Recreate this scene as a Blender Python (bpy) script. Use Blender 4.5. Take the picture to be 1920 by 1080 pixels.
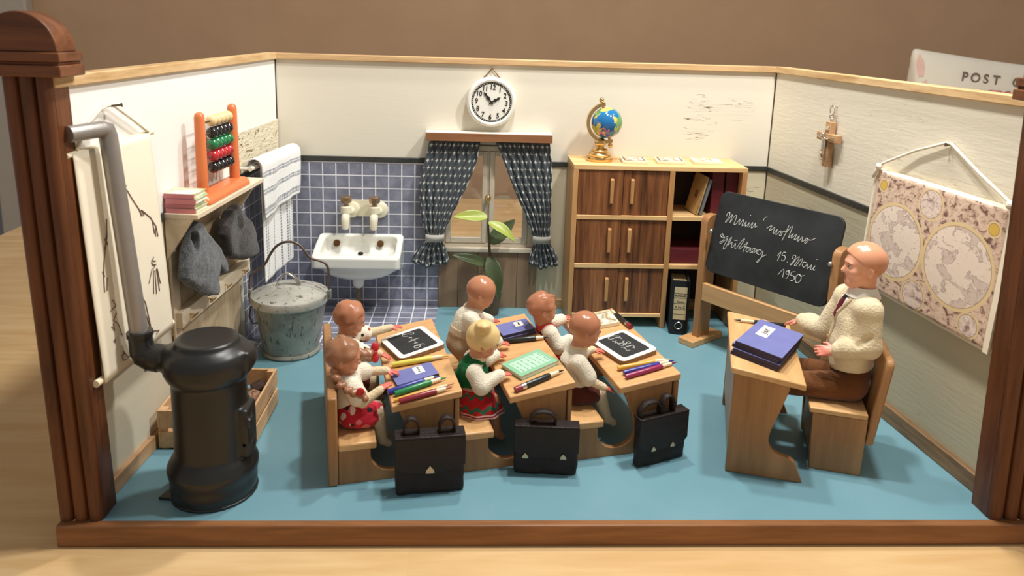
import bpy, bmesh, math, random
import numpy as np
from mathutils import Vector, Matrix

# ------------------------------------------------------------------ reset
for _o in list(bpy.data.objects):
    bpy.data.objects.remove(_o)
SC = bpy.context.scene
COL = SC.collection
K = 0.1                      # one scene unit is ten centimetres; coordinates below are centimetres
rnd = random.Random(7)

# ------------------------------------------------------------------ camera
cam_d = bpy.data.cameras.new('camera')
cam = bpy.data.objects.new('camera', cam_d)
COL.objects.link(cam)
F_PX, CY_PX = 1422.47, 336.25
PITCH, YAW, ROLL = 0.2022, -0.0494, 0.0305
cam_d.sensor_fit = 'HORIZONTAL'
cam_d.sensor_width = 36.0
cam_d.lens = 36.0 * F_PX / 1920.0
cam_d.shift_x = 0.0
cam_d.shift_y = -(540.0 - CY_PX) / 1920.0
cam_d.clip_start = 0.05
cam_d.clip_end = 200
def _cam_matrix():
    cp, sp = math.cos(PITCH), math.sin(PITCH)
    cy, sy = math.cos(YAW), math.sin(YAW)
    cr, sr = math.cos(ROLL), math.sin(ROLL)
    R0 = Matrix(((1, 0, 0), (0, 0, -1), (0, 1, 0)))
    Ry = Matrix(((cy, sy, 0), (-sy, cy, 0), (0, 0, 1)))
    Rp = Matrix(((1, 0, 0), (0, cp, -sp), (0, sp, cp)))
    Rr = Matrix(((cr, -sr, 0), (sr, cr, 0), (0, 0, 1)))
    R = Rr @ Rp @ R0 @ Ry                      # world -> x right, y down, z forward
    W = R.transposed() @ Matrix(((1, 0, 0), (0, -1, 0), (0, 0, -1)))
    M = W.to_4x4()
    M.translation = Vector((-4.3682, -57.3586, 22.2037)) * K
    return M
cam.matrix_world = _cam_matrix()
cam_d.dof.use_dof = True
cam_d.dof.focus_distance = 4.9
cam_d.dof.aperture_fstop = (cam_d.lens / 1000.0) / 0.013
SC.camera = cam

# ------------------------------------------------------------------ exposure, world, lamps
vs = SC.view_settings
vs.view_transform = 'Standard'
vs.look = 'None'
vs.exposure = 0.0
vs.gamma = 1.0
vs.use_curve_mapping = False
wd = bpy.data.worlds.new('room_light')
SC.world = wd
wd.use_nodes = True
wd.node_tree.nodes['Background'].inputs[0].default_value = (1.0, 0.97, 0.92, 1)
wd.node_tree.nodes['Background'].inputs[1].default_value = 0.34
def lamp(name, loc, energy, radius, color):
    d = bpy.data.lights.new(name, 'POINT')
    d.energy = energy
    d.shadow_soft_size = radius
    d.color = color
    o = bpy.data.objects.new(name, d)
    o.location = Vector(loc) * K
    COL.objects.link(o)
    return o
lamp('pendant_bulb', (1.0, -7.0, 56.0), 450, 0.16, (1.0, 0.99, 0.955))
lamp('pendant_bulb', (4.0, -20.0, 58.0), 570, 0.16, (1.0, 0.99, 0.955))
lamp('pendant_bulb', (17.0, -21.0, 46.0), 430, 0.16, (1.0, 0.99, 0.955))

# ------------------------------------------------------------------ materials
def srgb(r, g, b):
    f = lambda c: (c / 12.92 if c <= 0.04045 else ((c + 0.055) / 1.055) ** 2.4)
    return (f(r / 255.0), f(g / 255.0), f(b / 255.0), 1.0)
class NT:
    def __init__(self, name):
        self.m = bpy.data.materials.new(name)
        self.m.use_nodes = True
        self.t = self.m.node_tree
        self.b = self.t.nodes['Principled BSDF']
    def n(self, kind, **kw):
        x = self.t.nodes.new(kind)
        for k, v in kw.items():
            if k.startswith('i_'):
                x.inputs[k[2:].replace('_', ' ')].default_value = v
            else:
                setattr(x, k, v)
        return x
    def l(self, a, b):
        self.t.links.new(a, b)
    def coord(self, scale=(1, 1, 1), kind='Object', loc=(0, 0, 0), rot=(0, 0, 0)):
        tc = self.n('ShaderNodeTexCoord')
        mp = self.n('ShaderNodeMapping')
        mp.inputs['Scale'].default_value = scale
        mp.inputs['Location'].default_value = loc
        mp.inputs['Rotation'].default_value = rot
        self.l(tc.outputs[kind], mp.inputs[0])
        return mp.outputs[0]
    def noise(self, vec, scale, detail=4, rough=0.55, dist=0.0):
        x = self.n('ShaderNodeTexNoise')
        x.inputs['Scale'].default_value = scale
        x.inputs['Detail'].default_value = detail
        x.inputs['Roughness'].default_value = rough
        x.inputs['Distortion'].default_value = dist
        if vec is not None:
            self.l(vec, x.inputs['Vector'])
        return x.outputs['Fac']
    def ramp(self, fac, stops):
        x = self.n('ShaderNodeValToRGB')
        e = x.color_ramp.elements
        while len(e) < len(stops):
            e.new(0.5)
        for el, (p, c) in zip(e, stops):
            el.position = p
            el.color = c
        self.l(fac, x.inputs[0])
        return x.outputs[0]
    def math(self, op, a, b=None, c=None):
        x = self.n('ShaderNodeMath', operation=op)
        for i, v in enumerate((a, b, c)):
            if v is None:
                continue
            if isinstance(v, (int, float)):
                x.inputs[i].default_value = v
            else:
                self.l(v, x.inputs[i])
        return x.outputs[0]
    def mix(self, fac, a, b, blend='MIX'):
        x = self.n('ShaderNodeMix', data_type='RGBA', blend_type=blend)
        for s, v in ((0, fac), (6, a), (7, b)):
            if isinstance(v, (int, float, tuple)):
                x.inputs[s].default_value = v
            else:
                self.l(v, x.inputs[s])
        return x.outputs[2]
    def sep(self, vec):
        x = self.n('ShaderNodeSeparateXYZ')
        self.l(vec, x.inputs[0])
        return x.outputs
    def bump(self, h, strength=0.3, dist=0.02):
        x = self.n('ShaderNodeBump')
        x.inputs['Strength'].default_value = strength
        x.inputs['Distance'].default_value = dist
        self.l(h, x.inputs['Height'])
        self.l(x.outputs[0], self.b.inputs['Normal'])
    def base(self, c):
        if isinstance(c, tuple):
            self.b.inputs['Base Color'].default_value = c
        else:
            self.l(c, self.b.inputs['Base Color'])
    def set(self, rough=0.5, metal=0.0, spec=0.5, sheen=0.0, coat=0.0, sss=0.0):
        self.b.inputs['Roughness'].default_value = rough
        self.b.inputs['Metallic'].default_value = metal
        self.b.inputs['Specular IOR Level'].default_value = spec
        self.b.inputs['Sheen Weight'].default_value = sheen
        self.b.inputs['Coat Weight'].default_value = coat
        if sss:
            self.b.inputs['Subsurface Weight'].default_value = sss
            self.b.inputs['Subsurface Radius'].default_value = (0.06, 0.03, 0.02)
            self.b.inputs['Subsurface Scale'].default_value = 0.6
        return self.m
M = {}
def shade(c, f):
    return (min(1, c[0] * f), min(1, c[1] * f), min(1, c[2] * f), 1)
def plain(name, c, rough=0.5, metal=0.0, spec=0.5, var=0.12, scale=6.0, bump=0.0, sheen=0.0, coat=0.0, sss=0.0, bscale=None):
    t = NT(name)
    v = t.coord()
    f = t.noise(v, scale)
    t.base(t.ramp(f, [(0.3, shade(c, 1 - var)), (0.7, shade(c, 1 + var))]))
    if bump:
        t.bump(t.noise(v, bscale or scale * 5, 5), bump, 0.02)
    M[name] = t.set(rough, metal, spec, sheen, coat, sss)
    return M[name]
def wood(name, c1, c2, axis='X', grain=9.0, rough=0.45, spec=0.4, bump=0.12, stretch=0.09, coat=0.0):
    t = NT(name)
    s = [1.0, 1.0, 1.0]
    s['XYZ'.index(axis)] = stretch
    v = t.coord(tuple(s))
    f = t.noise(v, grain, 6, 0.6, 0.6)
    g = t.noise(v, grain * 5, 4, 0.6)
    mixf = t.math('ADD', t.math('MULTIPLY', f, 0.72), t.math('MULTIPLY', g, 0.28))
    t.base(t.ramp(mixf, [(0.36, c1), (0.64, c2)]))
    t.bump(mixf, bump, 0.012)
    M[name] = t.set(rough, 0, spec, 0, coat)
    return M[name]

# ------------------------------------------------------------------ mesh helpers (centimetres)
class MB:
    def __init__(self):
        self.v, self.f, self.mi, self.uv = [], [], [], {}
    def add(self, vs_, fs_, mi=0):
        o = len(self.v)
        self.v.extend(tuple(p) for p in vs_)
        for f in fs_:
            self.f.append(tuple(o + i for i in f))
            self.mi.append(mi)
        return o
    def box(self, lo, hi, mi=0, rz=0.0, mat=None):
        x0, y0, z0 = lo
        x1, y1, z1 = hi
        p = [(x0, y0, z0), (x1, y0, z0), (x1, y1, z0), (x0, y1, z0), (x0, y0, z1), (x1, y0, z1), (x1, y1, z1), (x0, y1, z1)]
        if mat is not None:
            p = [tuple(mat @ Vector(q)) for q in p]
        self.add(p, [(0, 3, 2, 1), (4, 5, 6, 7), (0, 1, 5, 4), (1, 2, 6, 5), (2, 3, 7, 6), (3, 0, 4, 7)], mi)
        return self
    def prism(self, poly, a, b, axis='z', mi=0):
        # poly in the two other axes (order x,y / x,z / y,z), extruded along axis from a to b
        def P(q, t):
            return {'z': (q[0], q[1], t), 'y': (q[0], t, q[1]), 'x': (t, q[0], q[1])}[axis]
        n = len(poly)
        vs_ = [P(q, a) for q in poly] + [P(q, b) for q in poly]
        fs_ = [tuple(range(n))[::-1], tuple(range(n, 2 * n))] + [(i, (i + 1) % n, n + (i + 1) % n, n + i) for i in range(n)]
        self.add(vs_, fs_, mi)
        return self
    def tube(self, pts, r, seg=10, mi=0, closed=False, cap=True):
        pts = [Vector(p) for p in pts]
        n = len(pts)
        rs = r if isinstance(r, (list, tuple)) else [r] * n
        rings = []
        prev = None
        for i, p in enumerate(pts):
            a = pts[(i - 1) % n] if (closed or i > 0) else p
            b = pts[(i + 1) % n] if (closed or i < n - 1) else p
            t = (b - a)
            t = t.normalized() if t.length > 1e-9 else Vector((0, 0, 1))
            if prev is None:
                u = t.orthogonal().normalized()
            else:
                u = prev - t * prev.dot(t)
                u = u.normalized() if u.length > 1e-6 else t.orthogonal().normalized()
            prev = u
            w = t.cross(u)
            rings.append([p + (u * math.cos(2 * math.pi * k / seg) + w * math.sin(2 * math.pi * k / seg)) * rs[i] for k in range(seg)])
        vs_ = [q for ring in rings for q in ring]
        fs_ = []
        m = n if closed else n - 1
        for i in range(m):
            j = (i + 1) % n
            for k in range(seg):
                k2 = (k + 1) % seg
                fs_.append((i * seg + k, i * seg + k2, j * seg + k2, j * seg + k))
        if cap and not closed:
            fs_.append(tuple(range(seg))[::-1])
            fs_.append(tuple((n - 1) * seg + k for k in range(seg)))
        self.add(vs_, fs_, mi)
        return self
    def cyl(self, a, b, r0, r1=None, seg=20, mi=0):
        return self.tube([a, b], [r0, r0 if r1 is None else r1], seg, mi)
    def lathe(self, prof, c=(0, 0, 0), seg=32, mi=0, mat=None, a0=0.0, a1=2 * math.pi):
        full = abs(a1 - a0 - 2 * math.pi) < 1e-6
        n = len(prof)
        vs_ = []
        cols = seg if full else seg + 1
        for k in range(cols):
            a = a0 + (a1 - a0) * k / seg
            for (r, z) in prof:
                q = Vector((r * math.cos(a), r * math.sin(a), z))
                if mat is not None:
                    q = mat @ q
                vs_.append((q.x + c[0], q.y + c[1], q.z + c[2]))
        fs_ = []
        for k in range(seg):
            k2 = (k + 1) % cols
            for i in range(n - 1):
                fs_.append((k * n + i, k2 * n + i, k2 * n + i + 1, k * n + i + 1))
        self.add(vs_, fs_, mi)
        return self
    def ball(self, c, r, seg=16, rings=10, mi=0, mat=None):
        rr = r if isinstance(r, (list, tuple)) else (r, r, r)
        prof = []
        vs_, fs_ = [], []
        for i in range(rings + 1):
            th = math.pi * i / rings
            for k in range(seg):
                a = 2 * math.pi * k / seg
                q = Vector((rr[0] * math.sin(th) * math.cos(a), rr[1] * math.sin(th) * math.sin(a), rr[2] * math.cos(th)))
                if mat is not None:
                    q = mat @ q
                vs_.append((q.x + c[0], q.y + c[1], q.z + c[2]))
        for i in range(rings):
            for k in range(seg):
                k2 = (k + 1) % seg
                fs_.append((i * seg + k, (i + 1) * seg + k, (i + 1) * seg + k2, i * seg + k2))
        self.add(vs_, fs_, mi)
        return self
    def grid(self, nu, nv, fn, mi=0, uvfn=None, closed_u=False):
        o = len(self.v)
        for j in range(nv + 1):
            for i in range(nu + 1):
                u, v = i / nu, j / nv
                self.v.append(tuple(fn(u, v)))
                self.uv[o + j * (nu + 1) + i] = uvfn(u, v) if uvfn else (u, v)
        for j in range(nv):
            for i in range(nu):
                a = o + j * (nu + 1) + i
                self.f.append((a, a + 1, a + nu + 2, a + nu + 1))
                self.mi.append(mi)
        return self
def build(name, mb, mats, parent=None, smooth=None, bevel=0.0, loc=None, rz=None, solid=0.0, merge=False, segs=2, mat4=None):
    me = bpy.data.meshes.new(name)
    vv = mb.v
    if mat4 is not None:
        vv = [tuple(mat4 @ Vector(p)) for p in vv]
    me.from_pydata([(p[0] * K, p[1] * K, p[2] * K) for p in vv], [], mb.f)
    if not isinstance(mats, (list, tuple)):
        mats = [mats]
    for m in mats:
        me.materials.append(M[m] if isinstance(m, str) else m)
    me.polygons.foreach_set('material_index', mb.mi)
    if mb.uv:
        lay = me.uv_layers.new(name='uv')
        for lp in me.loops:
            lay.data[lp.index].uv = mb.uv.get(lp.vertex_index, (0, 0))
    bm = bmesh.new()
    bm.from_mesh(me)
    if merge:
        bmesh.ops.remove_doubles(bm, verts=bm.verts, dist=1e-5)
    bmesh.ops.recalc_face_normals(bm, faces=bm.faces)
    bm.to_mesh(me)
    bm.free()
    if smooth is not None:
        me.polygons.foreach_set('use_smooth', [True] * len(me.polygons))
        if smooth < 179:
            me.set_sharp_from_angle(angle=math.radians(smooth))
    me.update()
    o = bpy.data.objects.new(name, me)
    COL.objects.link(o)
    if parent is not None:
        o.parent = parent
    if loc is not None:
        o.location = Vector(loc) * K
    if rz is not None:
        o.rotation_euler[2] = rz
    if solid:
        s = o.modifiers.new('thickness', 'SOLIDIFY')
        s.thickness = solid * K
        s.offset = 0.0
    if bevel:
        b = o.modifiers.new('edge', 'BEVEL')
        b.width = bevel * K
        b.segments = segs
        b.limit_method = 'ANGLE'
        b.angle_limit = math.radians(35)
        b.harden_normals = False
        me.polygons.foreach_set('use_smooth', [True] * len(me.polygons))
        if smooth is None:
            me.set_sharp_from_angle(angle=math.radians(30))
    return o
def thing(name, label, cat, loc=(0, 0, 0), rz=0.0, group=None):
    o = bpy.data.objects.new(name, None)
    o.empty_display_size = 0.05
    o.location = Vector(loc) * K
    o.rotation_euler[2] = rz
    COL.objects.link(o)
    return tag(o, label, cat, group)
def tag(o, label, cat, group=None):
    o['label'] = label
    o['category'] = cat
    if group:
        o['group'] = group
    return o
def struct(o, label=None):
    o['kind'] = 'structure'
    if label:
        o['label'] = label
    return o
def dup(src, loc=None, rz=None, label=None, mats=None):
    def cp(s, par):
        c = s.copy()
        COL.objects.link(c)
        if par is not None:
            c.parent = par
        if mats and s.type == 'MESH':
            c.data = s.data.copy()
            for i, mm in enumerate(c.data.materials):
                if mm and mm.name in mats:
                    c.data.materials[i] = M[mats[mm.name]]
        for ch in s.children:
            cp(ch, c)
        return c
    r = cp(src, None)
    if loc is not None:
        r.location = Vector(loc) * K
    if rz is not None:
        r.rotation_euler[2] = rz
    if label:
        r['label'] = label
    return r
def text_part(name, body, size, mat, parent, mat4, bold=0.0, depth=0.004, align='CENTER', sx=1.0):
    cu = bpy.data.curves.new(name, 'FONT')
    cu.body = body
    cu.size = size * K
    cu.align_x = align
    cu.align_y = 'CENTER'
    cu.offset = bold * K
    cu.extrude = depth * K
    o = bpy.data.objects.new(name, cu)
    COL.objects.link(o)
    dg = bpy.context.evaluated_depsgraph_get()
    me = bpy.data.meshes.new_from_object(o.evaluated_get(dg))
    bpy.data.objects.remove(o)
    mm = Matrix.Diagonal((sx, 1, 1, 1))
    m4 = mat4.copy()
    m4.translation = m4.translation * K
    me.transform(m4 @ mm)
    me.materials.clear()
    me.materials.append(M[mat])
    o = bpy.data.objects.new(name, me)
    COL.objects.link(o)
    o.parent = parent
    return o
def smooth_pts(pts):
    # Catmull-Rom through hand-drawn points
    if len(pts) < 3:
        return [Vector(p) for p in pts]
    sm = []
    for i in range(len(pts) - 1):
        p0, p1, p2, p3 = [Vector(pts[max(0, min(len(pts) - 1, i + k))]) for k in (-1, 0, 1, 2)]
        for s_ in (0, 0.34, 0.67):
            sm.append(0.5 * ((2 * p1) + (p2 - p0) * s_ + (2 * p0 - 5 * p1 + 4 * p2 - p3) * s_ ** 2 + (3 * p1 - p0 - 3 * p2 + p3) * s_ ** 3))
    sm.append(Vector(pts[-1]))
    return sm
def basis(origin, ex, ey, ez=None):
    ex, ey = Vector(ex).normalized(), Vector(ey).normalized()
    ez = ex.cross(ey) if ez is None else Vector(ez)
    m = Matrix((ex, ey, ez)).transposed().to_4x4()
    m.translation = Vector(origin)
    return m

# ------------------------------------------------------------------ signed distance modelling for the dolls and other rounded forms
class SDF:
    def __init__(self, lo, hi, h):
        self.lo = np.array(lo, float)
        self.h = h
        self.n = np.ceil((np.array(hi, float) - self.lo) / h).astype(int) + 1
        self.d = np.full(self.n, 50.0, np.float32)
        self.t = np.zeros(self.n, np.int8)
        self.best = np.full(self.n, 50.0, np.float32)
    def _sub(self, lo, hi, m):
        a = np.maximum(0, np.floor((np.array(lo) - m - self.lo) / self.h).astype(int))
        b = np.minimum(self.n, np.ceil((np.array(hi) + m - self.lo) / self.h).astype(int) + 1)
        if (b <= a).any():
            return None, None
        sl = tuple(slice(i, j) for i, j in zip(a, b))
        g = np.meshgrid(*[self.lo[k] + self.h * np.arange(a[k], b[k]) for k in range(3)], indexing='ij')
        return sl, np.stack(g, -1).astype(np.float32)
    def _put(self, sl, d, k, tag, sub=False):
        o = self.d[sl]
        d = d.astype(np.float32)
        if sub:
            h = np.clip(0.5 - 0.5 * (o + d) / max(k, 1e-6), 0, 1)
            self.d[sl] = o * (1 - h) + (-d) * h + k * h * (1 - h)
            return
        if k > 0:
            h = np.clip(0.5 + 0.5 * (o - d) / k, 0, 1)
            self.d[sl] = o * (1 - h) + d * h - k * h * (1 - h)
        else:
            self.d[sl] = np.minimum(o, d)
        b = self.best[sl]
        w = d < b
        b[w] = d[w]
        self.t[sl][w] = tag
    def cap(self, a, b, ra, rb=None, k=0.1, tag=0, sub=False):
        rb = ra if rb is None else rb
        a, b = np.array(a, float), np.array(b, float)
        r = max(ra, rb)
        sl, P = self._sub(np.minimum(a, b) - r, np.maximum(a, b) + r, k + 4 * self.h)
        if sl is None:
            return self
        ab = b - a
        q = P - a
        t = np.clip((q @ ab) / max(ab @ ab, 1e-9), 0, 1)
        d = np.linalg.norm(q - t[..., None] * ab, axis=-1) - (ra + (rb - ra) * t)
        self._put(sl, d, k, tag, sub)
        return self
    def chain(self, pts, rs, k=0.1, tag=0):
        for i in range(len(pts) - 1):
            self.cap(pts[i], pts[i + 1], rs[i], rs[i + 1], k, tag)
        return self
    def ell(self, c, r, k=0.1, tag=0, rot=None, sub=False):
        c, r = np.array(c, float), np.array(r, float)
        m = r.max()
        sl, P = self._sub(c - m, c + m, k + 4 * self.h)
        if sl is None:
            return self
        q = P - c
        if rot is not None:
            q = q @ np.array(rot, float)          # columns of rot are the ellipsoid axes
        k0 = np.linalg.norm(q / r, axis=-1)
        k1 = np.linalg.norm(q / (r * r), axis=-1)
        d = np.where(k1 > 1e-6, k0 * (k0 - 1) / np.maximum(k1, 1e-6), -r.min())
        self._put(sl, d, k, tag, sub)
        return self
    def rbox(self, c, hs, rr, k=0.05, tag=0, rot=None, sub=False):
        c, hs = np.array(c, float), np.array(hs, float)
        m = np.linalg.norm(hs)
        sl, P = self._sub(c - m, c + m, k + 4 * self.h)
        if sl is None:
            return self
        q = P - c
        if rot is not None:
            q = q @ np.array(rot, float)
        w = np.abs(q) - (hs - rr)
        d = np.linalg.norm(np.maximum(w, 0), axis=-1) + np.minimum(w.max(-1), 0) - rr
        self._put(sl, d, k, tag, sub)
        return self
    def poly(self, pts, y0, y1, rr, k=0.0, tag=0):
        # polygon in x,z extruded along y, edges rounded by rr
        pts = np.array(pts, float)
        lo = np.array([pts[:, 0].min(), y0, pts[:, 1].min()])
        hi = np.array([pts[:, 0].max(), y1, pts[:, 1].max()])
        sl, P = self._sub(lo, hi, k + 4 * self.h)
        x, z = P[..., 0], P[..., 2]
        d = np.full(x.shape, 1e9)
        sg = np.ones(x.shape)
        n = len(pts)
        for i in range(n):
            a, b = pts[i], pts[i - 1]
            e = b - a
            wx, wz = x - a[0], z - a[1]
            t = np.clip((wx * e[0] + wz * e[1]) / (e @ e), 0, 1)
            d = np.minimum(d, (wx - e[0] * t) ** 2 + (wz - e[1] * t) ** 2)
            c1, c2, c3 = z >= a[1], z < b[1], e[0] * wz > e[1] * wx
            sg = np.where((c1 & c2 & c3) | (~c1 & ~c2 & ~c3), -sg, sg)
        d2 = sg * np.sqrt(d) + rr
        dy = np.abs(P[..., 1] - (y0 + y1) / 2) - (y1 - y0) / 2 + rr
        o = np.stack([d2, dy], -1)
        dd = np.linalg.norm(np.maximum(o, 0), axis=-1) + np.minimum(o.max(-1), 0) - rr
        self._put(sl, dd, k, tag)
        return self
    def cut(self, n, p):
        # remove everything on the side n points to
        n = np.array(n, float)
        n /= np.linalg.norm(n)
        g = np.meshgrid(*[self.lo[k] + self.h * np.arange(self.n[k]) for k in range(3)], indexing='ij')
        d = (np.stack(g, -1) - np.array(p, float)) @ n
        self.d = np.maximum(self.d, d.astype(np.float32))
        return self
    def noise(self, amp, freq, seed=0, squash=(1, 1, 1)):
        r = np.random.RandomState(seed)
        g = np.meshgrid(*[self.lo[k] + self.h * np.arange(self.n[k]) for k in range(3)], indexing='ij')
        P = np.stack(g, -1).astype(np.float32) * np.array(squash, np.float32)
        w = np.zeros(self.n, np.float32)
        for i in range(7):
            v = r.normal(size=3)
            v /= np.linalg.norm(v)
            w += np.sin(P @ (v * freq * (0.6 + 0.9 * r.rand())) + r.rand() * 6.3)
        self.d += amp * w / 3.0
        return self
    def mesh(self, name, mats, parent=None, smooth=179, relax=1):
        d, t, n, h = self.d, self.t, self.n, self.h
        ins = d < 0
        c = np.zeros(tuple(n - 1), np.int8)
        for i in (0, 1):
            for j in (0, 1):
                for k in (0, 1):
                    c += ins[i:n[0] - 1 + i, j:n[1] - 1 + j, k:n[2] - 1 + k]
        act = (c > 0) & (c < 8)
        idx = np.full(act.shape, -1, np.int64)
        cells = np.argwhere(act)
        idx[act] = np.arange(len(cells))
        corner = np.array([(i, j, k) for i in (0, 1) for j in (0, 1) for k in (0, 1)])
        vals = np.stack([d[cells[:, 0] + q[0], cells[:, 1] + q[1], cells[:, 2] + q[2]] for q in corner], 1)
        acc = np.zeros((len(cells), 3))
        cnt = np.zeros(len(cells))
        for a in range(8):
            for b in range(a + 1, 8):
                if np.abs(corner[a] - corner[b]).sum() != 1:
                    continue
                va, vb = vals[:, a], vals[:, b]
                m = (va < 0) != (vb < 0)
                s = np.where(m, va / np.where(m, va - vb, 1), 0)
                acc += np.where(m[:, None], corner[a] + s[:, None] * (corner[b] - corner[a]), 0)
                cnt += m
        V = (cells + acc / np.maximum(cnt, 1)[:, None]) * h + self.lo
        faces = []
        for ax in range(3):
            o1, o2 = [(1, 2), (2, 0), (0, 1)][ax]
            sh = [slice(None)] * 3
            sh2 = [slice(None)] * 3
            sh[ax] = slice(0, n[ax] - 1)
            sh2[ax] = slice(1, n[ax])
            e = np.argwhere(ins[tuple(sh)] != ins[tuple(sh2)])
            ok = (e[:, o1] > 0) & (e[:, o2] > 0) & (e[:, o1] < n[o1] - 1) & (e[:, o2] < n[o2] - 1)
            e = e[ok]
            flip = ins[tuple(sh)][tuple(e.T)]
            q = []
            for da, db in ((0, 0), (-1, 0), (-1, -1), (0, -1)):
                w = e.copy()
                w[:, o1] += da
                w[:, o2] += db
                q.append(idx[tuple(w.T)])
            q = np.stack(q, 1)
            q[flip] = q[flip][:, ::-1]
            faces.append(q)
        F = np.concatenate(faces)
        F = F[(F >= 0).all(1)]
        for _ in range(relax):
            s = np.zeros_like(V)
            m = np.zeros(len(V))
            for a in range(4):
                for b in ((a + 1) % 4, (a - 1) % 4):
                    np.add.at(s, F[:, a], V[F[:, b]])
                    np.add.at(m, F[:, a], 1)
            V = 0.5 * V + 0.5 * s / np.maximum(m, 1)[:, None]
        if not isinstance(mats, (list, tuple)):
            mats = [mats]
        me = bpy.data.meshes.new(name)
        me.from_pydata((V * K).tolist(), [], F[:, ::-1].tolist())
        for mm in mats:
            me.materials.append(M[mm])
        if len(mats) > 1:
            fc = V[F].mean(1)
            g = np.clip(np.round((fc - self.lo) / h).astype(int), 0, n - 1)
            me.polygons.foreach_set('material_index', np.clip(t[tuple(g.T)], 0, len(mats) - 1).astype(int))
        me.polygons.foreach_set('use_smooth', [True] * len(me.polygons))
        me.update()
        o = bpy.data.objects.new(name, me)
        COL.objects.link(o)
        if parent is not None:
            o.parent = parent
        return o
# ------------------------------------------------------------------ surface materials
def paint_wall(name, up, low, zsplit=1.185, crack=0.0, xmin=None, strength=0.06, horiz=True):
    t = NT(name)
    v = t.coord((1, 1, 1))
    s = t.sep(v)
    f = t.noise(v, 2.2, 4)
    g = t.noise(t.coord((1.2, 1.2, 9.0)), 5.0, 5, 0.6, 0.4)
    sel = t.math('GREATER_THAN', s[2], zsplit)
    c = t.mix(sel, low, up)
    c = t.mix(t.math('MULTIPLY', f, 0.25), c, shade(up, 0.82))
    crk = t.noise(t.coord((0.45, 0.45, 9.0)), 3.6, 3, 0.5, 0.8)
    line = t.math('LESS_THAN', t.math('ABSOLUTE', t.math('SUBTRACT', crk, 0.5)), 0.0045)
    patch = t.math('GREATER_THAN', t.noise(v, 1.7, 2), 0.6)
    line = t.math('MULTIPLY', line, patch)
    if xmin is not None:
        line = t.math('MULTIPLY', line, t.math('GREATER_THAN', s[0], xmin))
    line = t.math('MULTIPLY', line, crack)
    c = t.mix(line, c, srgb(96, 76, 52))
    t.base(c)
    h = t.math('SUBTRACT', t.math('MULTIPLY', g, 0.6), t.math('MULTIPLY', line, 1.2))
    t.bump(h, strength, 0.02)
    M[name] = t.set(0.55, 0, 0.3)
paint_wall('paint_back', srgb(226, 218, 200), srgb(214, 203, 172), crack=1.0, xmin=1.15)
paint_wall('paint_left', srgb(242, 238, 230), srgb(208, 198, 172), crack=0.15)
paint_wall('paint_right', srgb(226, 218, 198), srgb(200, 190, 160), crack=0.35, strength=0.18)
def tile_mat(name, ax, off):
    t = NT(name)
    v = t.coord((10, 10, 10), loc=off)
    s = t.sep(v)
    ws = []
    for a in ax:
        fr = t.math('FRACT', s['xyz'.index(a)])
        d = t.math('MINIMUM', fr, t.math('SUBTRACT', 1.0, fr))
        ws.append(d)
    d = t.math('MINIMUM', ws[0], ws[1])
    grout = t.math('LESS_THAN', d, 0.047)
    n = t.noise(v, 1.1, 4)
    edge = t.math('MULTIPLY', t.math('LESS_THAN', d, 0.12), 0.25)
    c = t.ramp(n, [(0.32, srgb(112, 115, 132)), (0.68, srgb(146, 148, 164))])
    c = t.mix(edge, c, srgb(96, 98, 116))
    c = t.mix(grout, c, srgb(226, 226, 232))
    t.base(c)
    t.bump(t.math('SUBTRACT', 1.0, grout), 0.12, 0.004)
    M[name] = t.set(0.38, 0, 0.4)
tile_mat('tile_wall', 'xz', (0, 0, -0.498))
tile_mat('tile_floor', 'xy', (0, 0.567, 0))
tile_mat('tile_side', 'yz', (0, 0.2, -0.498))
t_ = NT('lino')
v_ = t_.coord()
c_ = t_.ramp(t_.noise(v_, 1.6, 5), [(0.3, srgb(104, 146, 158)), (0.7, srgb(116, 156, 166))])
sp_ = t_.math('GREATER_THAN', t_.noise(v_, 95, 1), 0.80)
t_.base(t_.mix(t_.math('MULTIPLY', sp_, 0.5), c_, srgb(215, 225, 225)))
t_.bump(t_.noise(v_, 30, 3), 0.05, 0.01)
M['lino'] = t_.set(0.42, 0, 0.4)
wood('trim_wood', srgb(176, 136, 92), srgb(222, 186, 138), 'X', 10)
wood('trim_wood_y', srgb(182, 142, 94), srgb(226, 194, 146), 'Y', 10)
wood('board_brown_x', srgb(128, 84, 54), srgb(160, 112, 76), 'X', 8)
wood('board_brown', srgb(112, 84, 56), srgb(160, 124, 86), 'Y', 12)
wood('board_tan', srgb(158, 118, 82), srgb(196, 156, 114), 'Y', 12)
wood('post_wood', srgb(66, 36, 20), srgb(116, 68, 38), 'Z', 9, 0.4, 0.35)
wood('sill_wood', srgb(112, 70, 40), srgb(160, 108, 66), 'X', 8, 0.42, 0.35)
wood('post_wood_x', srgb(74, 42, 24), srgb(124, 76, 46), 'X', 8, 0.42, 0.35)
wood('plank_panel', srgb(132, 106, 82), srgb(160, 132, 104), 'Z', 6, 0.6)
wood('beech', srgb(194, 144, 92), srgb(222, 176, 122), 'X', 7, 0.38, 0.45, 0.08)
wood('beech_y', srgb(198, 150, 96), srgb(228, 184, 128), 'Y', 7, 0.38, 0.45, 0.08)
wood('beech_z_shaded', srgb(146, 102, 62), srgb(178, 130, 84), 'Z', 7, 0.4, 0.4, 0.08)  # beech for upright panels and posts, their shade put into the darker colour
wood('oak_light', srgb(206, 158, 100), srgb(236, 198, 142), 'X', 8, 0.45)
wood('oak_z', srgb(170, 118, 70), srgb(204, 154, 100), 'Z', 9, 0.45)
wood('grey_wood', srgb(182, 164, 142), srgb(214, 198, 176), 'Z', 10, 0.5)
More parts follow.
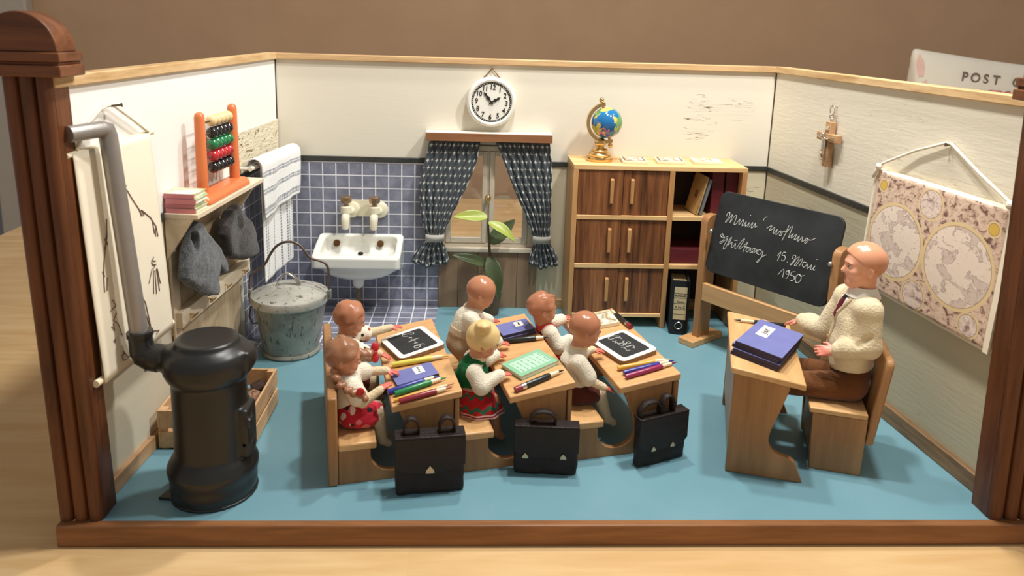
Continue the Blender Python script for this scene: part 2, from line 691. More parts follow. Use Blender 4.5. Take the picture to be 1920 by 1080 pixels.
wood('shelf_wood', srgb(214, 190, 158), srgb(238, 222, 196), 'Y', 9, 0.5)
wood('back_wood', srgb(172, 148, 116), srgb(206, 184, 150), 'Z', 9, 0.5)
wood('crate_wood', srgb(186, 142, 98), srgb(222, 182, 136), 'Y', 9, 0.55)
wood('rod_wood', srgb(226, 206, 168), srgb(246, 232, 204), 'Y', 9, 0.5)
plain('white_paint', srgb(228, 222, 208), 0.4, 0, 0.45, 0.05, bump=0.08)
plain('stripe_black', srgb(52, 54, 50), 0.45, 0, 0.5, 0.25, 8, bump=0.25)
plain('seam_dark', srgb(70, 52, 36), 0.9)
t_ = NT('zebrano')
v_ = t_.coord((1, 1, 0.05))
a_ = t_.noise(v_, 16, 5, 0.65, 0.5)
b_ = t_.noise(v_, 60, 3, 0.6)
t_.base(t_.ramp(t_.math('ADD', t_.math('MULTIPLY', a_, 0.7), t_.math('MULTIPLY', b_, 0.3)), [(0.36, srgb(70, 40, 22)), (0.52, srgb(128, 78, 44)), (0.68, srgb(168, 112, 68))]))
M['zebrano'] = t_.set(0.4, 0, 0.4)
t_ = NT('table_wood')
v_ = t_.coord((1, 1, 1))
s_ = t_.sep(v_)
row_ = t_.math('FLOOR', t_.math('DIVIDE', s_[1], 0.45))
wn_ = t_.n('ShaderNodeTexWhiteNoise', noise_dimensions='2D')
cx_ = t_.n('ShaderNodeCombineXYZ')
t_.l(t_.math('FLOOR', t_.math('ADD', t_.math('DIVIDE', s_[0], 1.7), t_.math('MULTIPLY', row_, 0.37))), cx_.inputs[0])
t_.l(row_, cx_.inputs[1])
t_.l(cx_.outputs[0], wn_.inputs['Vector'])
g_ = t_.noise(t_.coord((0.12, 1, 1)), 9, 5, 0.6, 0.4)
c_ = t_.ramp(g_, [(0.35, srgb(212, 172, 118)), (0.65, srgb(230, 196, 146))])
t_.base(t_.mix(t_.math('MULTIPLY', wn_.outputs['Value'], 0.35), c_, srgb(206, 164, 110)))
M['table_wood'] = t_.set(0.3, 0, 0.5)
plain('room_paint', srgb(186, 152, 120), 0.8, 0, 0.2, 0.04, 1.2, bump=0.15, bscale=40)
plain('door_frame_paint', srgb(178, 166, 150), 0.5, 0, 0.3, 0.03)
plain('door_grey', srgb(128, 132, 138), 0.4, 0, 0.3, 0.03)

# ------------------------------------------------------------------ setting: the box of the school room
XL, XR, XLF, XRF, YW = -19.336, 18.431, -21.208, 21.071, -25.23
def lx(y, off=0.0):
    return XL + (XLF - XL) * (y / YW) + off
def rx(y, off=0.0):
    return XR + (XRF - XR) * (y / YW) - off
YE = -26.4
HW = 19.2
TH = 0.55
wx0, wx1, wz0, wz1 = -6.95, 0.35, 4.95, 13.1       # window opening
mb = MB()
mb.box((XL - TH, 0, -0.9), (wx0, TH, HW))
mb.box((wx1, 0, -0.9), (XR + TH, TH, HW))
mb.box((wx0, 0, -0.9), (wx1, TH, wz0))
mb.box((wx0, 0, wz1), (wx1, TH, HW))
struct(build('wall_back', mb, 'paint_back'))
mb = MB().prism([(XL, 0), (lx(-25.32), -25.32), (lx(-25.32) - TH, -25.32), (XL - TH, 0)], -0.9, HW)
struct(build('wall_left', mb, 'paint_left'))
mb = MB().prism([(XR, 0), (rx(-25.32), -25.32), (rx(-25.32) + TH, -25.32), (XR + TH, 0)], -0.9, HW)
struct(build('wall_right', mb, 'paint_right'))
mb = MB().prism([(XL, 0), (XR, 0), (rx(-26.62), -26.62), (lx(-26.62), -26.62)], -0.85, 0.0)
struct(build('floor', mb, 'lino'))
# capping boards on the walls
mb = MB().box((XL - TH, -0.28, HW - 0.06), (XR + TH, TH, HW + 0.40))
struct(build('trim_1', mb, 'trim_wood', bevel=0.06))
def strip(off0, off1, z0, z1, side, y0=0.0, y1=YE):
    f = lx if side == 'L' else rx
    return MB().prism([(f(y0, off0), y0), (f(y1, off0), y1), (f(y1, off1), y1), (f(y0, off1), y0)], z0, z1)
struct(build('trim_2', strip(0.24, -TH, HW - 0.06, HW + 0.43, 'L', -0.28), 'trim_wood_y', bevel=0.06))
struct(build('trim_3', strip(0.24, -TH, HW - 0.06, HW + 0.43, 'R', -0.28), 'trim_wood_y', bevel=0.06))
# black dado lines
mb = MB().box((XL, -0.12, 11.55), (wx0 - 0.3, 0.02, 11.97)).box((wx1, -0.12, 11.5), (XR, 0.02, 11.9))
struct(build('trim_4', mb, 'stripe_black', bevel=0.05))
struct(build('trim_5', strip(0.13, -0.02, 11.55, 12.0, 'L'), 'stripe_black', bevel=0.05))
struct(build('trim_6', strip(0.13, -0.02, 11.45, 11.88, 'R'), 'stripe_black', bevel=0.05))
# corner seams
struct(build('trim_7', MB().cyl((XL + 0.02, -0.02, 0), (XL + 0.02, -0.02, HW - 0.1), 0.055, seg=8), 'seam_dark'))
struct(build('trim_8', MB().cyl((XR - 0.02, -0.02, 0), (XR - 0.02, -0.02, HW - 0.1), 0.055, seg=8), 'seam_dark'))
# skirting
struct(build('baseboard_left', strip(0.26, -0.02, 0, 0.8, 'L', -8.8, YE), 'board_tan', bevel=0.04))
struct(build('baseboard_right', strip(0.3, -0.02, 0, 0.95, 'R', -0.2, YE), 'board_brown', bevel=0.05))
struct(build('baseboard_back', MB().box((0.75, -0.22, 0), (XR - 0.1, 0.02, 0.75)), 'trim_wood', bevel=0.04))
# blue tile paper behind the sink, round the corner and on the floor
struct(build('wall_tile_back', MB().box((XL + 0.05, -0.035, 0.0), (-7.1, 0.02, 11.55)), 'tile_wall'))
struct(build('wall_tile_left', strip(0.035, -0.02, 0.0, 11.55, 'L', -0.03, -7.7), 'tile_side'))
mb = MB().prism([(lx(0), 0), (-7.12, 0), (-7.12, -8.55), (lx(-8.55), -8.55)], 0.0, 0.025)
struct(build('floor_tile', mb, 'tile_floor'))
# strip of peeling board in the left corner above the towel
t_ = NT('peeling')
v_ = t_.coord((1, 1, 3))
p_ = t_.math('GREATER_THAN', t_.noise(v_, 9, 4, 0.65, 0.8), 0.615)
t_.base(t_.mix(p_, srgb(220, 208, 180), srgb(128, 98, 66)))
t_.bump(t_.math('SUBTRACT', t_.noise(v_, 14, 4), t_.math('MULTIPLY', p_, 0.8)), 0.6, 0.02)
M['peeling'] = t_.set(0.6)
struct(build('trim_9', strip(0.12, -0.02, 11.97, 14.72, 'L', -0.12, -8.0), 'peeling', bevel=0.03))
# front sill
t_ = MB().box((-22.45, -27.05, -1.0), (22.6, -26.6, 0.03))
struct(build('trim_10', t_, 'sill_wood', bevel=0.07))
# fluted posts with rounded tops
def post(name, x0, x1, lean, mirror):
    w = x1 - x0
    prof = [(x0, YE + 1.1), (x0, YE)]
    for k in range(3):
        for i in range(0, 9):
            a = math.pi * (1 - i / 8)
            prof.append((x0 + w * (k + 0.5) / 3 + w / 6.2 * math.cos(a), YE - 0.34 * math.sin(a) ** 0.8 if 0 < i < 8 else YE))
    prof += [(x1, YE), (x1, YE + 1.1)]
    m = MB().prism(prof, 0.0, 19.7)
    sh = Matrix(((1, 0, lean / 19.7, 0), (0, 1, 0, 0), (0, 0, 1, 0), (0, 0, 0, 1)))
    o = build(name, m, 'post_wood', smooth=50, mat4=sh)
    struct(o, None)
    c = (x0 + x1) / 2 + lean
    cap = MB()
    cap.box((c - 1.6, YE - 0.62, 19.62), (c + 1.6, YE + 1.3, 20.08))
    cap.box((c - 1.5, YE - 0.5, 20.08), (c + 1.5, YE + 1.2, 20.2))
    cap.box((c - 1.58, YE - 0.58, 20.2), (c + 1.58, YE + 1.26, 20.58))
    build('post_cap', cap, 'post_wood_x', parent=o, bevel=0.05)
    arc = [(c + 1.46 * math.cos(math.pi * i / 24), 20.58 + 1.55 * math.sin(math.pi * i / 24)) for i in range(25)]
    build('post_finial', MB().prism(arc, YE - 0.45, YE + 1.0, 'y'), 'post_wood_x', parent=o, smooth=40, bevel=0.05)
post('corner_post_left', -22.5, -20.6, -0.55, False)
post('corner_post_right', 20.12, 22.3, -0.62, True)

# ------------------------------------------------------------------ the room around the box
tb = thing('dining_table', 'large pale wooden table top under the whole toy schoolroom', 'table', (0, 0, -1.0))
build('table_top', MB().box((-54, -80, -3.2), (95, 42.5, 0)), 'table_wood', parent=tb, bevel=0.3)
for sx, sy in ((-50, -76), (91, -76), (-50, 38.5), (91, 38.5)):
    build('leg', MB().box((sx - 3, sy - 3, -74), (sx + 3, sy + 3, -3.2)), 'table_wood', parent=tb, bevel=0.3)
struct(build('wall_room', MB().box((-200, 80, -75), (260, 84, 190)), 'room_paint'))
struct(build('floor_room', MB().box((-200, -160, -79), (260, 84, -75)), 'board_tan'))
struct(build('door_1', MB().box((-140, 79.2, -75), (-88.9, 80.2, 130)), 'door_grey'))
struct(build('trim_11', MB().box((-88.9, 77.8, -75), (-81.0, 80.2, 132)), 'door_frame_paint', bevel=0.4))
CHALK_BOARD = [[(1.07, 1.14), (1.11, 1.37), (1.28, 1.44), (1.28, 1.15), (1.09, 0.76), (1.17, 0.75), (1.39, 1.14), (1.52, 1.36), (1.49, 1.07), (1.46, 0.75), (1.67, 1.2), (1.84, 1.37), (1.85, 1.09), (1.79, 0.76), (1.87, 0.71), (1.98, 0.83), (2.12, 1.12), (2.18, 1.17), (2.16, 0.84), (2.24, 0.83), (2.4, 1.15), (2.48, 1.13), (2.42, 0.81), (2.53, 0.8), (2.69, 1.12), (2.66, 0.83), (2.78, 0.83), (2.94, 1.11), (2.88, 0.82), (2.98, 0.81), (3.2, 1.17), (3.15, 0.82), (3.26, 0.83), (3.41, 1.19), (3.42, 0.88), (3.56, 0.98)], [(2.87, 1.61), (2.92, 1.59)], [(4.01, 1.69), (4.15, 1.75)], [(3.92, 1.45), (3.96, 1.63)], [(4.3, 1.02), (4.63, 1.28), (4.52, 0.95), (4.62, 0.95), (4.85, 1.21), (4.81, 0.84), (4.91, 0.84), (5.06, 1.14), (5.03, 0.77), (5.14, 0.83), (5.28, 1.07), (5.36, 1.0), (5.29, 0.77), (5.41, 0.8), (5.48, 1.06), (5.71, 1.17), (5.8, 1.55), (5.69, 0.99), (5.56, 0.48)], [(5.69, 0.99), (6.05, 1.58), (5.96, 0.82), (6.04, 0.86), (6.23, 1.12), (6.12, 0.8), (6.23, 0.85), (6.45, 1.11), (6.36, 0.74), (6.47, 0.79), (6.68, 1.08), (6.58, 0.73), (6.7, 0.76), (6.9, 1.07), (6.91, 0.75), (7.09, 0.91), (7.18, 1.05), (7.31, 0.91), (7.17, 0.7), (7.1, 0.77), (7.27, 0.96), (7.5, 0.98), (7.73, 1.16)], [(1.18, -0.27), (1.06, -0.11), (0.95, -0.26), (1.1, -0.38), (1.3, -0.3), (1.22, -0.58), (1.0, -0.73), (1.13, -0.79), (1.42, -0.47), (1.57, -0.37), (1.41, -0.85), (1.41, -1.14), (1.56, -1.0), (1.73, -0.39), (1.85, -0.17), (1.81, -0.43), (1.71, -0.74), (1.8, -0.69), (1.97, -0.49), (1.99, -0.83), (2.1, -0.84), (2.26, -0.51), (2.27, -0.82), (2.41, -0.79), (2.69, -0.22), (2.86, -0.05), (2.78, -0.32), (2.59, -0.8), (2.72, -0.77), (3.17, -0.19), (3.01, -0.64), (2.95, -0.96)], [(1.41, -0.29), (1.56, -0.19)], [(2.11, -0.34), (2.35, -0.29)], [(2.95, -0.56), (3.4, -0.54), (3.18, -0.62), (3.16, -0.82), (3.31, -0.84), (3.47, -0.52), (3.48, -0.83), (3.61, -0.82), (3.81, -0.53), (3.67, -0.5), (3.59, -0.74), (3.75, -0.82), (3.95, -0.52), (3.94, -0.77), (4.08, -0.76)], [(4.28, -0.5), (4.08, -0.52), (4.04, -0.74), (4.2, -0.83), (4.39, -0.5), (4.39, -0.9), (4.22, -1.31), (4.14, -1.27), (4.45, -0.88), (4.7, -0.69)], [(5.49, -0.55), (5.67, -0.23), (5.57, -0.86)], [(6.02, -0.21), (5.86, -0.22), (5.79, -0.44), (5.98, -0.42), (6.06, -0.61), (5.94, -0.78), (5.83, -0.73)], [(6.24, -0.76), (6.28, -0.78)], [(6.54, -0.48), (6.57, -0.24), (6.73, -0.26), (6.66, -0.6), (6.5, -0.85), (6.6, -0.85), (6.78, -0.45), (6.97, -0.22), (6.94, -0.47), (6.78, -0.83), (6.9, -0.83), (7.08, -0.43), (7.24, -0.3), (7.17, -0.64), (7.09, -0.83)], [(7.56, -0.48), (7.34, -0.48), (7.31, -0.72), (7.45, -0.79), (7.63, -0.51), (7.64, -0.8), (7.72, -0.78), (7.9, -0.5), (7.88, -0.79), (7.97, -0.8), (8.14, -0.49), (8.06, -0.8), (8.2, -0.76)], [(8.13, -0.08), (8.17, -0.1)], [(5.82, -1.72), (6.13, -1.27), (6.18, -1.79)], [(6.43, -1.31), (6.32, -1.4), (6.38, -1.53), (6.53, -1.49), (6.55, -1.31), (6.45, -1.27), (6.56, -1.48), (6.48, -1.77), (6.39, -1.79)], [(6.94, -1.23), (6.71, -1.32), (6.7, -1.53), (6.88, -1.51), (6.99, -1.68), (6.84, -1.84), (6.74, -1.81)], [(7.21, -1.3), (7.07, -1.48), (7.08, -1.77), (7.23, -1.88), (7.4, -1.68), (7.39, -1.39), (7.21, -1.3), (7.36, -1.4), (7.59, -1.28)]]
CHALK_SUM = [[(1.84, 7.31), (2.0, 7.26), (2.04, 7.07), (1.91, 7.0), (1.72, 7.17), (1.5, 7.18), (1.38, 7.21), (1.43, 6.95), (1.66, 6.86)], [(1.71, 6.7), (1.88, 6.47)], [(1.86, 6.62), (1.73, 6.52)], [(2.25, 6.31), (2.03, 6.26), (1.86, 6.19), (1.6, 6.06)], [(1.8, 6.35), (1.99, 5.99)], [(1.88, 5.75), (2.01, 5.75)], [(1.96, 5.78), (2.09, 5.77)], [(2.43, 5.34), (2.29, 5.48), (2.09, 5.36), (1.84, 5.36), (1.84, 5.13), (2.02, 5.1), (2.16, 5.25), (2.07, 5.43), (1.9, 5.39)]]
CHALK_LETTERS = [[(1.69, 4.31), (1.84, 4.2), (1.86, 4.38), (1.68, 4.54), (1.43, 4.61), (1.21, 4.5), (1.22, 4.3), (1.43, 4.28), (1.7, 4.34), (1.89, 4.01)], [(1.3, 4.03), (1.3, 3.91), (1.5, 3.93)], [(1.3, 3.72), (1.44, 3.71), (1.44, 3.46), (1.49, 3.25), (1.67, 3.28), (1.64, 3.54), (1.44, 3.58)], [(1.89, 3.73), (1.76, 3.66), (1.77, 3.44), (1.92, 3.3), (2.09, 3.31), (2.09, 3.5), (1.95, 3.5), (1.82, 3.32), (1.58, 3.2)], [(1.4, 3.05), (1.56, 2.97), (1.56, 2.72), (1.56, 2.54), (1.73, 2.52)], [(1.67, 3.03), (1.85, 3.0), (2.07, 3.01), (2.11, 2.86), (2.06, 2.65), (1.98, 2.75)]]
CHART_LINES = [[(22.91, 0.54), (22.73, 0.78), (22.74, 1.05), (22.91, 1.22), (22.99, 1.07)], [(22.24, 2.08), (22.59, 2.18), (22.82, 2.34)], [(22.5, 2.1), (22.24, 2.33)], [(22.76, 2.35), (22.49, 2.55), (22.83, 2.62), (22.5, 2.83), (22.84, 2.89), (22.51, 3.11), (22.81, 3.25), (22.52, 3.39), (22.82, 3.53), (22.44, 3.84)], [(22.36, 2.3), (22.48, 2.98), (22.5, 3.82)], [(22.24, 2.33), (21.91, 2.83), (21.5, 3.36), (21.32, 3.73)], [(21.26, 3.49), (20.54, 4.04), (20.1, 4.62), (20.02, 5.17)], [(20.39, 4.31), (20.33, 4.93)], [(20.19, 4.67), (20.23, 5.11)], [(21.32, 3.48), (21.05, 3.77), (21.39, 3.72)], [(24.15, 3.18), (24.31, 4.02), (24.61, 4.48)], [(24.44, 4.05), (24.32, 4.29)], [(24.32, 3.86), (24.54, 4.47), (24.77, 5.01), (24.92, 5.57), (25.01, 6.29)], [(24.68, 5.72), (24.83, 6.29)], [(24.48, 4.01), (24.38, 4.32)], [(24.95, 5.36), (24.86, 5.63)], [(24.55, 6.81), (24.33, 7.17), (24.79, 7.27)], [(24.36, 7.51), (24.67, 7.74), (24.37, 8.01), (24.16, 8.66)], [(24.7, 7.87), (24.68, 8.23), (24.85, 7.95)], [(24.7, 8.57), (24.75, 8.77), (24.84, 8.62)], [(24.23, 9.43), (23.84, 9.9), (24.34, 9.82), (24.4, 9.57), (24.14, 9.54)], [(22.23, 7.45), (21.93, 7.94), (21.7, 9.25)], [(22.21, 7.91), (21.89, 8.87), (21.74, 9.39)], [(21.49, 9.57), (20.94, 9.77), (21.26, 9.83)], [(20.69, 6.02), (20.97, 6.23), (20.66, 6.48), (20.84, 6.58)], [(20.97, 6.53), (21.43, 7.14)], [(20.86, 6.65), (21.09, 7.8)], [(20.72, 6.7), (20.82, 7.9)], [(20.56, 6.67), (20.5, 7.86)], [(20.49, 6.69), (20.33, 7.53)], [(20.94, 6.13), (20.53, 6.29)], [(20.93, 6.36), (20.5, 6.46)]]
# ------------------------------------------------------------------ more materials
def curtain_mat():
    t = NT('curtain_cloth')
    tc = t.n('ShaderNodeUVMap')
    mp = t.n('ShaderNodeMapping')
    mp.inputs['Scale'].default_value = (11, 17, 1)
    t.l(tc.outputs[0], mp.inputs[0])
    s = t.sep(mp.outputs[0])
    row = t.math('FLOOR', s[1])
    odd = t.math('MULTIPLY', t.math('MODULO', row, 2.0), 0.5)
    fx = t.math('SUBTRACT', t.math('FRACT', t.math('ADD', s[0], odd)), 0.5)
    fy = t.math('SUBTRACT', t.math('FRACT', s[1]), 0.5)
    ax = t.math('POWER', t.math('ABSOLUTE', fx), 0.5)
    ay = t.math('POWER', t.math('ABSOLUTE', fy), 0.5)
    star = t.math('LESS_THAN', t.math('ADD', ax, ay), 0.66)
    hem = t.math('GREATER_THAN', t.math('FRACT', t.math('MULTIPLY', s[0], 1.0)), 0.35)
    hem = t.math('MULTIPLY', hem, t.math('LESS_THAN', t.math('ABSOLUTE', t.math('SUBTRACT', s[1], 0.45)), 0.09))
    w = t.math('MAXIMUM', star, hem)
    n = t.noise(t.coord(), 40, 3)
    c = t.mix(n, srgb(66, 72, 76), srgb(88, 94, 98))
    t.base(t.mix(w, c, srgb(214, 214, 208)))
    t.bump(t.noise(t.coord(), 120, 2), 0.15, 0.005)
    M['curtain_cloth'] = t.set(0.85, 0, 0.1, 0.2)
curtain_mat()
plain('ribbon_grey', srgb(176, 172, 162), 0.8, bump=0.2)
plain('pale_frame', srgb(206, 194, 172), 0.5, 0, 0.4, 0.08, bump=0.1)
plain('brass', srgb(224, 188, 128), 0.22, 1.0, 0.5, 0.08)
plain('dark_brass', srgb(126, 92, 58), 0.35, 0.9, 0.5, 0.1)
plain('copper_knob', srgb(178, 146, 116), 0.25, 0.85, 0.5, 0.1)
plain('steel', srgb(190, 186, 178), 0.3, 1.0, 0.5, 0.06)
plain('silver', srgb(214, 208, 200), 0.22, 1.0, 0.5, 0.06)
plain('nail_steel', srgb(120, 104, 84), 0.4, 0.8)
plain('porcelain', srgb(238, 236, 226), 0.12, 0, 0.6, 0.01, coat=0.5)
plain('enamel_cream', srgb(232, 224, 196), 0.3, 0, 0.5, 0.02)
plain('pipe_olive', srgb(126, 112, 80), 0.5)
plain('black_gloss', srgb(22, 22, 22), 0.3, 0, 0.5, 0.1)
plain('clock_white', srgb(240, 236, 224), 0.28, 0, 0.5, 0.01)
plain('ink_black', srgb(26, 24, 24), 0.6)
plain('drain_dark', srgb(14, 12, 10), 0.6)
plain('chart_paper', srgb(238, 226, 202), 0.8, 0, 0.2, 0.04, 3, bump=0.05)
plain('chart_ink', srgb(120, 88, 78), 0.9)
plain('cord_cream', srgb(236, 226, 206), 0.8, bump=0.3, bscale=120)
plain('stove_black', srgb(31, 30, 29), 0.36, 0.0, 0.5, 0.12, 3, bump=0.06)
plain('pipe_grey', srgb(158, 152, 146), 0.38, 0.55, 0.5, 0.08, 8, bump=0.06)
plain('abacus_orange', srgb(220, 122, 70), 0.35, 0, 0.5, 0.05)
for n_, c_ in (('bead_cream', (236, 206, 150)), ('bead_black', (26, 25, 28)), ('bead_green', (26, 122, 70)), ('bead_red', (190, 40, 48))):
    plain(n_, srgb(*c_), 0.18, 0, 0.6, 0.04, coat=0.4)
plain('felt_grey', srgb(96, 98, 100), 0.95, 0, 0.1, 0.45, 30, bump=0.6, bscale=130, sheen=0.3)
plain('felt_dark', srgb(60, 54, 50), 0.95, 0, 0.1, 0.45, 30, bump=0.6, bscale=130, sheen=0.3)
plain('paper_white', srgb(238, 234, 222), 0.7, 0, 0.3, 0.03)
plain('cover_red', srgb(218, 138, 142), 0.5, 0, 0.4, 0.1)
plain('chalk', srgb(200, 200, 194), 0.95, 0, 0.1, 0.1, 30)
plain('book_maroon', srgb(98, 34, 40), 0.45, 0, 0.4, 0.12)
plain('book_grey', srgb(120, 124, 130), 0.5, 0, 0.4, 0.1)
plain('binder_black', srgb(28, 28, 30), 0.5, 0, 0.4, 0.2, 20)
plain('label_tan', srgb(206, 184, 142), 0.7)
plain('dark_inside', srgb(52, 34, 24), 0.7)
plain('pot_brown', srgb(112, 88, 64), 0.6)
plain('leaf_light', srgb(158, 170, 76), 0.35, 0, 0.5, 0.12, 5, bump=0.1)
plain('leaf_dark', srgb(72, 84, 52), 0.35, 0, 0.5, 0.18, 5, bump=0.1)
plain('stem_brown', srgb(92, 76, 52), 0.7)
plain('lump_dark', srgb(64, 46, 38), 0.8, 0, 0.3, 0.4, 6, bump=0.5)
plain('lump_pale', srgb(150, 116, 92), 0.8, 0, 0.3, 0.3, 6, bump=0.5)
t = NT('blackboard_slate')
v = t.coord()
dust = t.noise(v, 2.6, 5, 0.65)
t.base(t.ramp(dust, [(0.35, srgb(30, 32, 33)), (0.75, srgb(52, 55, 56))]))
t.bump(t.noise(v, 40, 3), 0.08, 0.005)
M['blackboard_slate'] = t.set(0.55, 0, 0.35)
t = NT('galvanised')
v = t.coord()
streak = t.noise(t.coord((1, 1, 0.35)), 26, 5, 0.7)
cl = t.noise(v, 4.5, 4, 0.6)
c = t.ramp(cl, [(0.3, srgb(118, 118, 110)), (0.7, srgb(172, 170, 160))])
c = t.mix(t.math('MULTIPLY', t.math('GREATER_THAN', streak, 0.59), 0.75), c, srgb(72, 70, 62))
t.base(c)
t.bump(t.noise(v, 12, 4), 0.12, 0.01)
M['galvanised'] = t.set(0.42, 0.3, 0.5)
t = NT('lid_worn')
v = t.coord()
sp = t.noise(v, 22, 5, 0.7)
c = t.ramp(t.noise(v, 5, 4), [(0.3, srgb(156, 153, 142)), (0.7, srgb(208, 205, 194))])
c = t.mix(t.math('MULTIPLY', t.math('GREATER_THAN', sp, 0.6), 0.8), c, srgb(86, 76, 58))
t.base(c)
M['lid_worn'] = t.set(0.4, 0.35, 0.5)
plain('wire_rust', srgb(112, 98, 88), 0.45, 0.7, 0.5, 0.25, 20)
def stripes_mat(name, along, bands, dash):
    t = NT(name)
    uvn = t.n('ShaderNodeUVMap')
    s = t.sep(uvn.outputs[0])
    a, b = (s[0], s[1]) if along == 'v' else (s[1], s[0])
    acc = None
    for p, w in bands:
        m = t.math('LESS_THAN', t.math('ABSOLUTE', t.math('SUBTRACT', a, p)), w)
        acc = m if acc is None else t.math('MAXIMUM', acc, m)
    d = t.math('GREATER_THAN', t.math('FRACT', t.math('MULTIPLY', b, dash)), 0.4)
    w = t.math('MULTIPLY', acc, t.math('ADD', 0.25, t.math('MULTIPLY', d, 0.6)))
    c = t.mix(t.noise(t.coord(), 6, 3), srgb(226, 224, 218), srgb(244, 242, 238))
    t.base(t.mix(w, c, srgb(86, 92, 110)))
    t.bump(t.noise(t.coord(), 90, 3), 0.35, 0.01)
    M[name] = t.set(0.9, 0, 0.1, 0.3)
stripes_mat('towel_long', 'v', [(0.1, .018), (0.16, .012), (0.36, .018), (0.57, .022), (0.78, .022), (0.84, .012), (0.95, .02)], 46)
stripes_mat('towel_top', 'u', [(0.05, .022), (0.28, .016), (0.33, .022), (0.55, .016), (0.6, .022), (0.86, .03), (0.92, .02)], 40)
t = NT('glass_thin')
mixs = t.n('ShaderNodeMixShader')
tr = t.n('ShaderNodeBsdfTransparent')
gl = t.n('ShaderNodeBsdfGlossy')
gl.inputs['Roughness'].default_value = 0.02
mixs.inputs[0].default_value = 0.05
t.l(tr.outputs[0], mixs.inputs[1])
t.l(gl.outputs[0], mixs.inputs[2])
t.l(mixs.outputs[0], t.t.nodes['Material Output'].inputs[0])
M['glass_thin'] = t.m

# ------------------------------------------------------------------ window with sashes, sill and planks below
w_ = bpy.data.objects.new('window_1', None)
COL.objects.link(w_)
struct(w_, None)
mb = MB()
mb.box((wx0, 0.02, wz0), (-6.66, 0.4, wz1)).box((-0.2, 0.02, wz0), (wx1, 0.4, wz1)).box((-6.66, 0.02, 12.6), (-0.2, 0.4, wz1)).box((-6.66, 0.02, wz0), (-0.2, 0.4, 5.24))
mb.box((-3.43, 0.1, 5.24), (-3.27, 0.3, 12.6))
build('window_frame', mb, 'pale_frame', parent=w_, bevel=0.04)
def sash(x0, x1, sl, sr):
    m = MB()
    z0, z1 = 5.26, 12.58
    m.box((x0, -0.02, z0), (x0 + sl, 0.28, z1)).box((x1 - sr, -0.02, z0), (x1, 0.28, z1))
    m.box((x0 + sl, -0.02, z0), (x1 - sr, 0.28, z0 + 0.46)).box((x0 + sl, -0.02, z1 - 0.37), (x1 - sr, 0.28, z1))
    s = build('sash', m, 'pale_frame', parent=w_, bevel=0.05)
    build('pane', MB().box((x0 + sl, 0.1, z0 + 0.46), (x1 - sr, 0.14, z1 - 0.37)), 'glass_thin', parent=s)
    return s
sash(-6.62, -3.44, 0.42, 0.38)
s_ = sash(-3.26, -0.22, 0.4, 0.42)
build('window_handle', MB().ball((-3.36, -0.32, 8.95), (0.24, 0.24, 0.3)).cyl((-3.36, 0.0, 8.95), (-3.36, -0.3, 8.95), 0.1).cyl((-3.36, -0.3, 8.85), (-3.36, -0.3, 8.45), 0.1, 0.07), 'brass', parent=w_, smooth=179)
build('window_sill', MB().box((-7.05, -0.42, 4.62), (0.45, 0.05, 4.98)), 'pale_frame', parent=w_, bevel=0.06)
mb = MB()
for k in range(5):
    mb.box((-7.1 + 1.545 * k, -0.16, 0.0), (-7.1 + 1.545 * (k + 1) - 0.03, 0.01, 4.62))
struct(build('wall_panel', mb, 'plank_panel', bevel=0.025))

# pelmet, rod, curtains
pm = thing('curtain_pelmet', 'narrow brown-fronted board above the window, below the wall clock', 'pelmet', (0, 0, 0))
build('top_board', MB().box((-8.12, -1.18, 13.95), (1.36, -0.02, 14.13)), 'white_paint', parent=pm, bevel=0.02)
build('front_board', MB().box((-8.1, -1.3, 13.5), (1.36, -1.18, 14.1)), 'board_brown_x', parent=pm, bevel=0.02)
build('side_board', MB().box((-8.12, -1.18, 13.5), (-8.0, -0.02, 13.95)), 'white_paint', parent=pm)
build('side_board', MB().box((1.24, -1.18, 13.5), (1.36, -0.02, 13.95)), 'white_paint', parent=pm)
rod = build('curtain_rod', MB().cyl((-7.99, -0.14, 13.05), (1.23, -0.14, 13.05), 0.06), 'nail_steel', smooth=60)
tag(rod, 'thin dark rod carrying both curtains under the pelmet', 'curtain rod')
def lerp_rows(rows, z):
    for (z0, a0, b0), (z1, a1, b1) in zip(rows, rows[1:]):
        if z <= z0 and z >= z1:
            f = (z0 - z) / (z0 - z1)
            return a0 + (a1 - a0) * f, b0 + (b1 - b0) * f
    return rows[-1][1:]
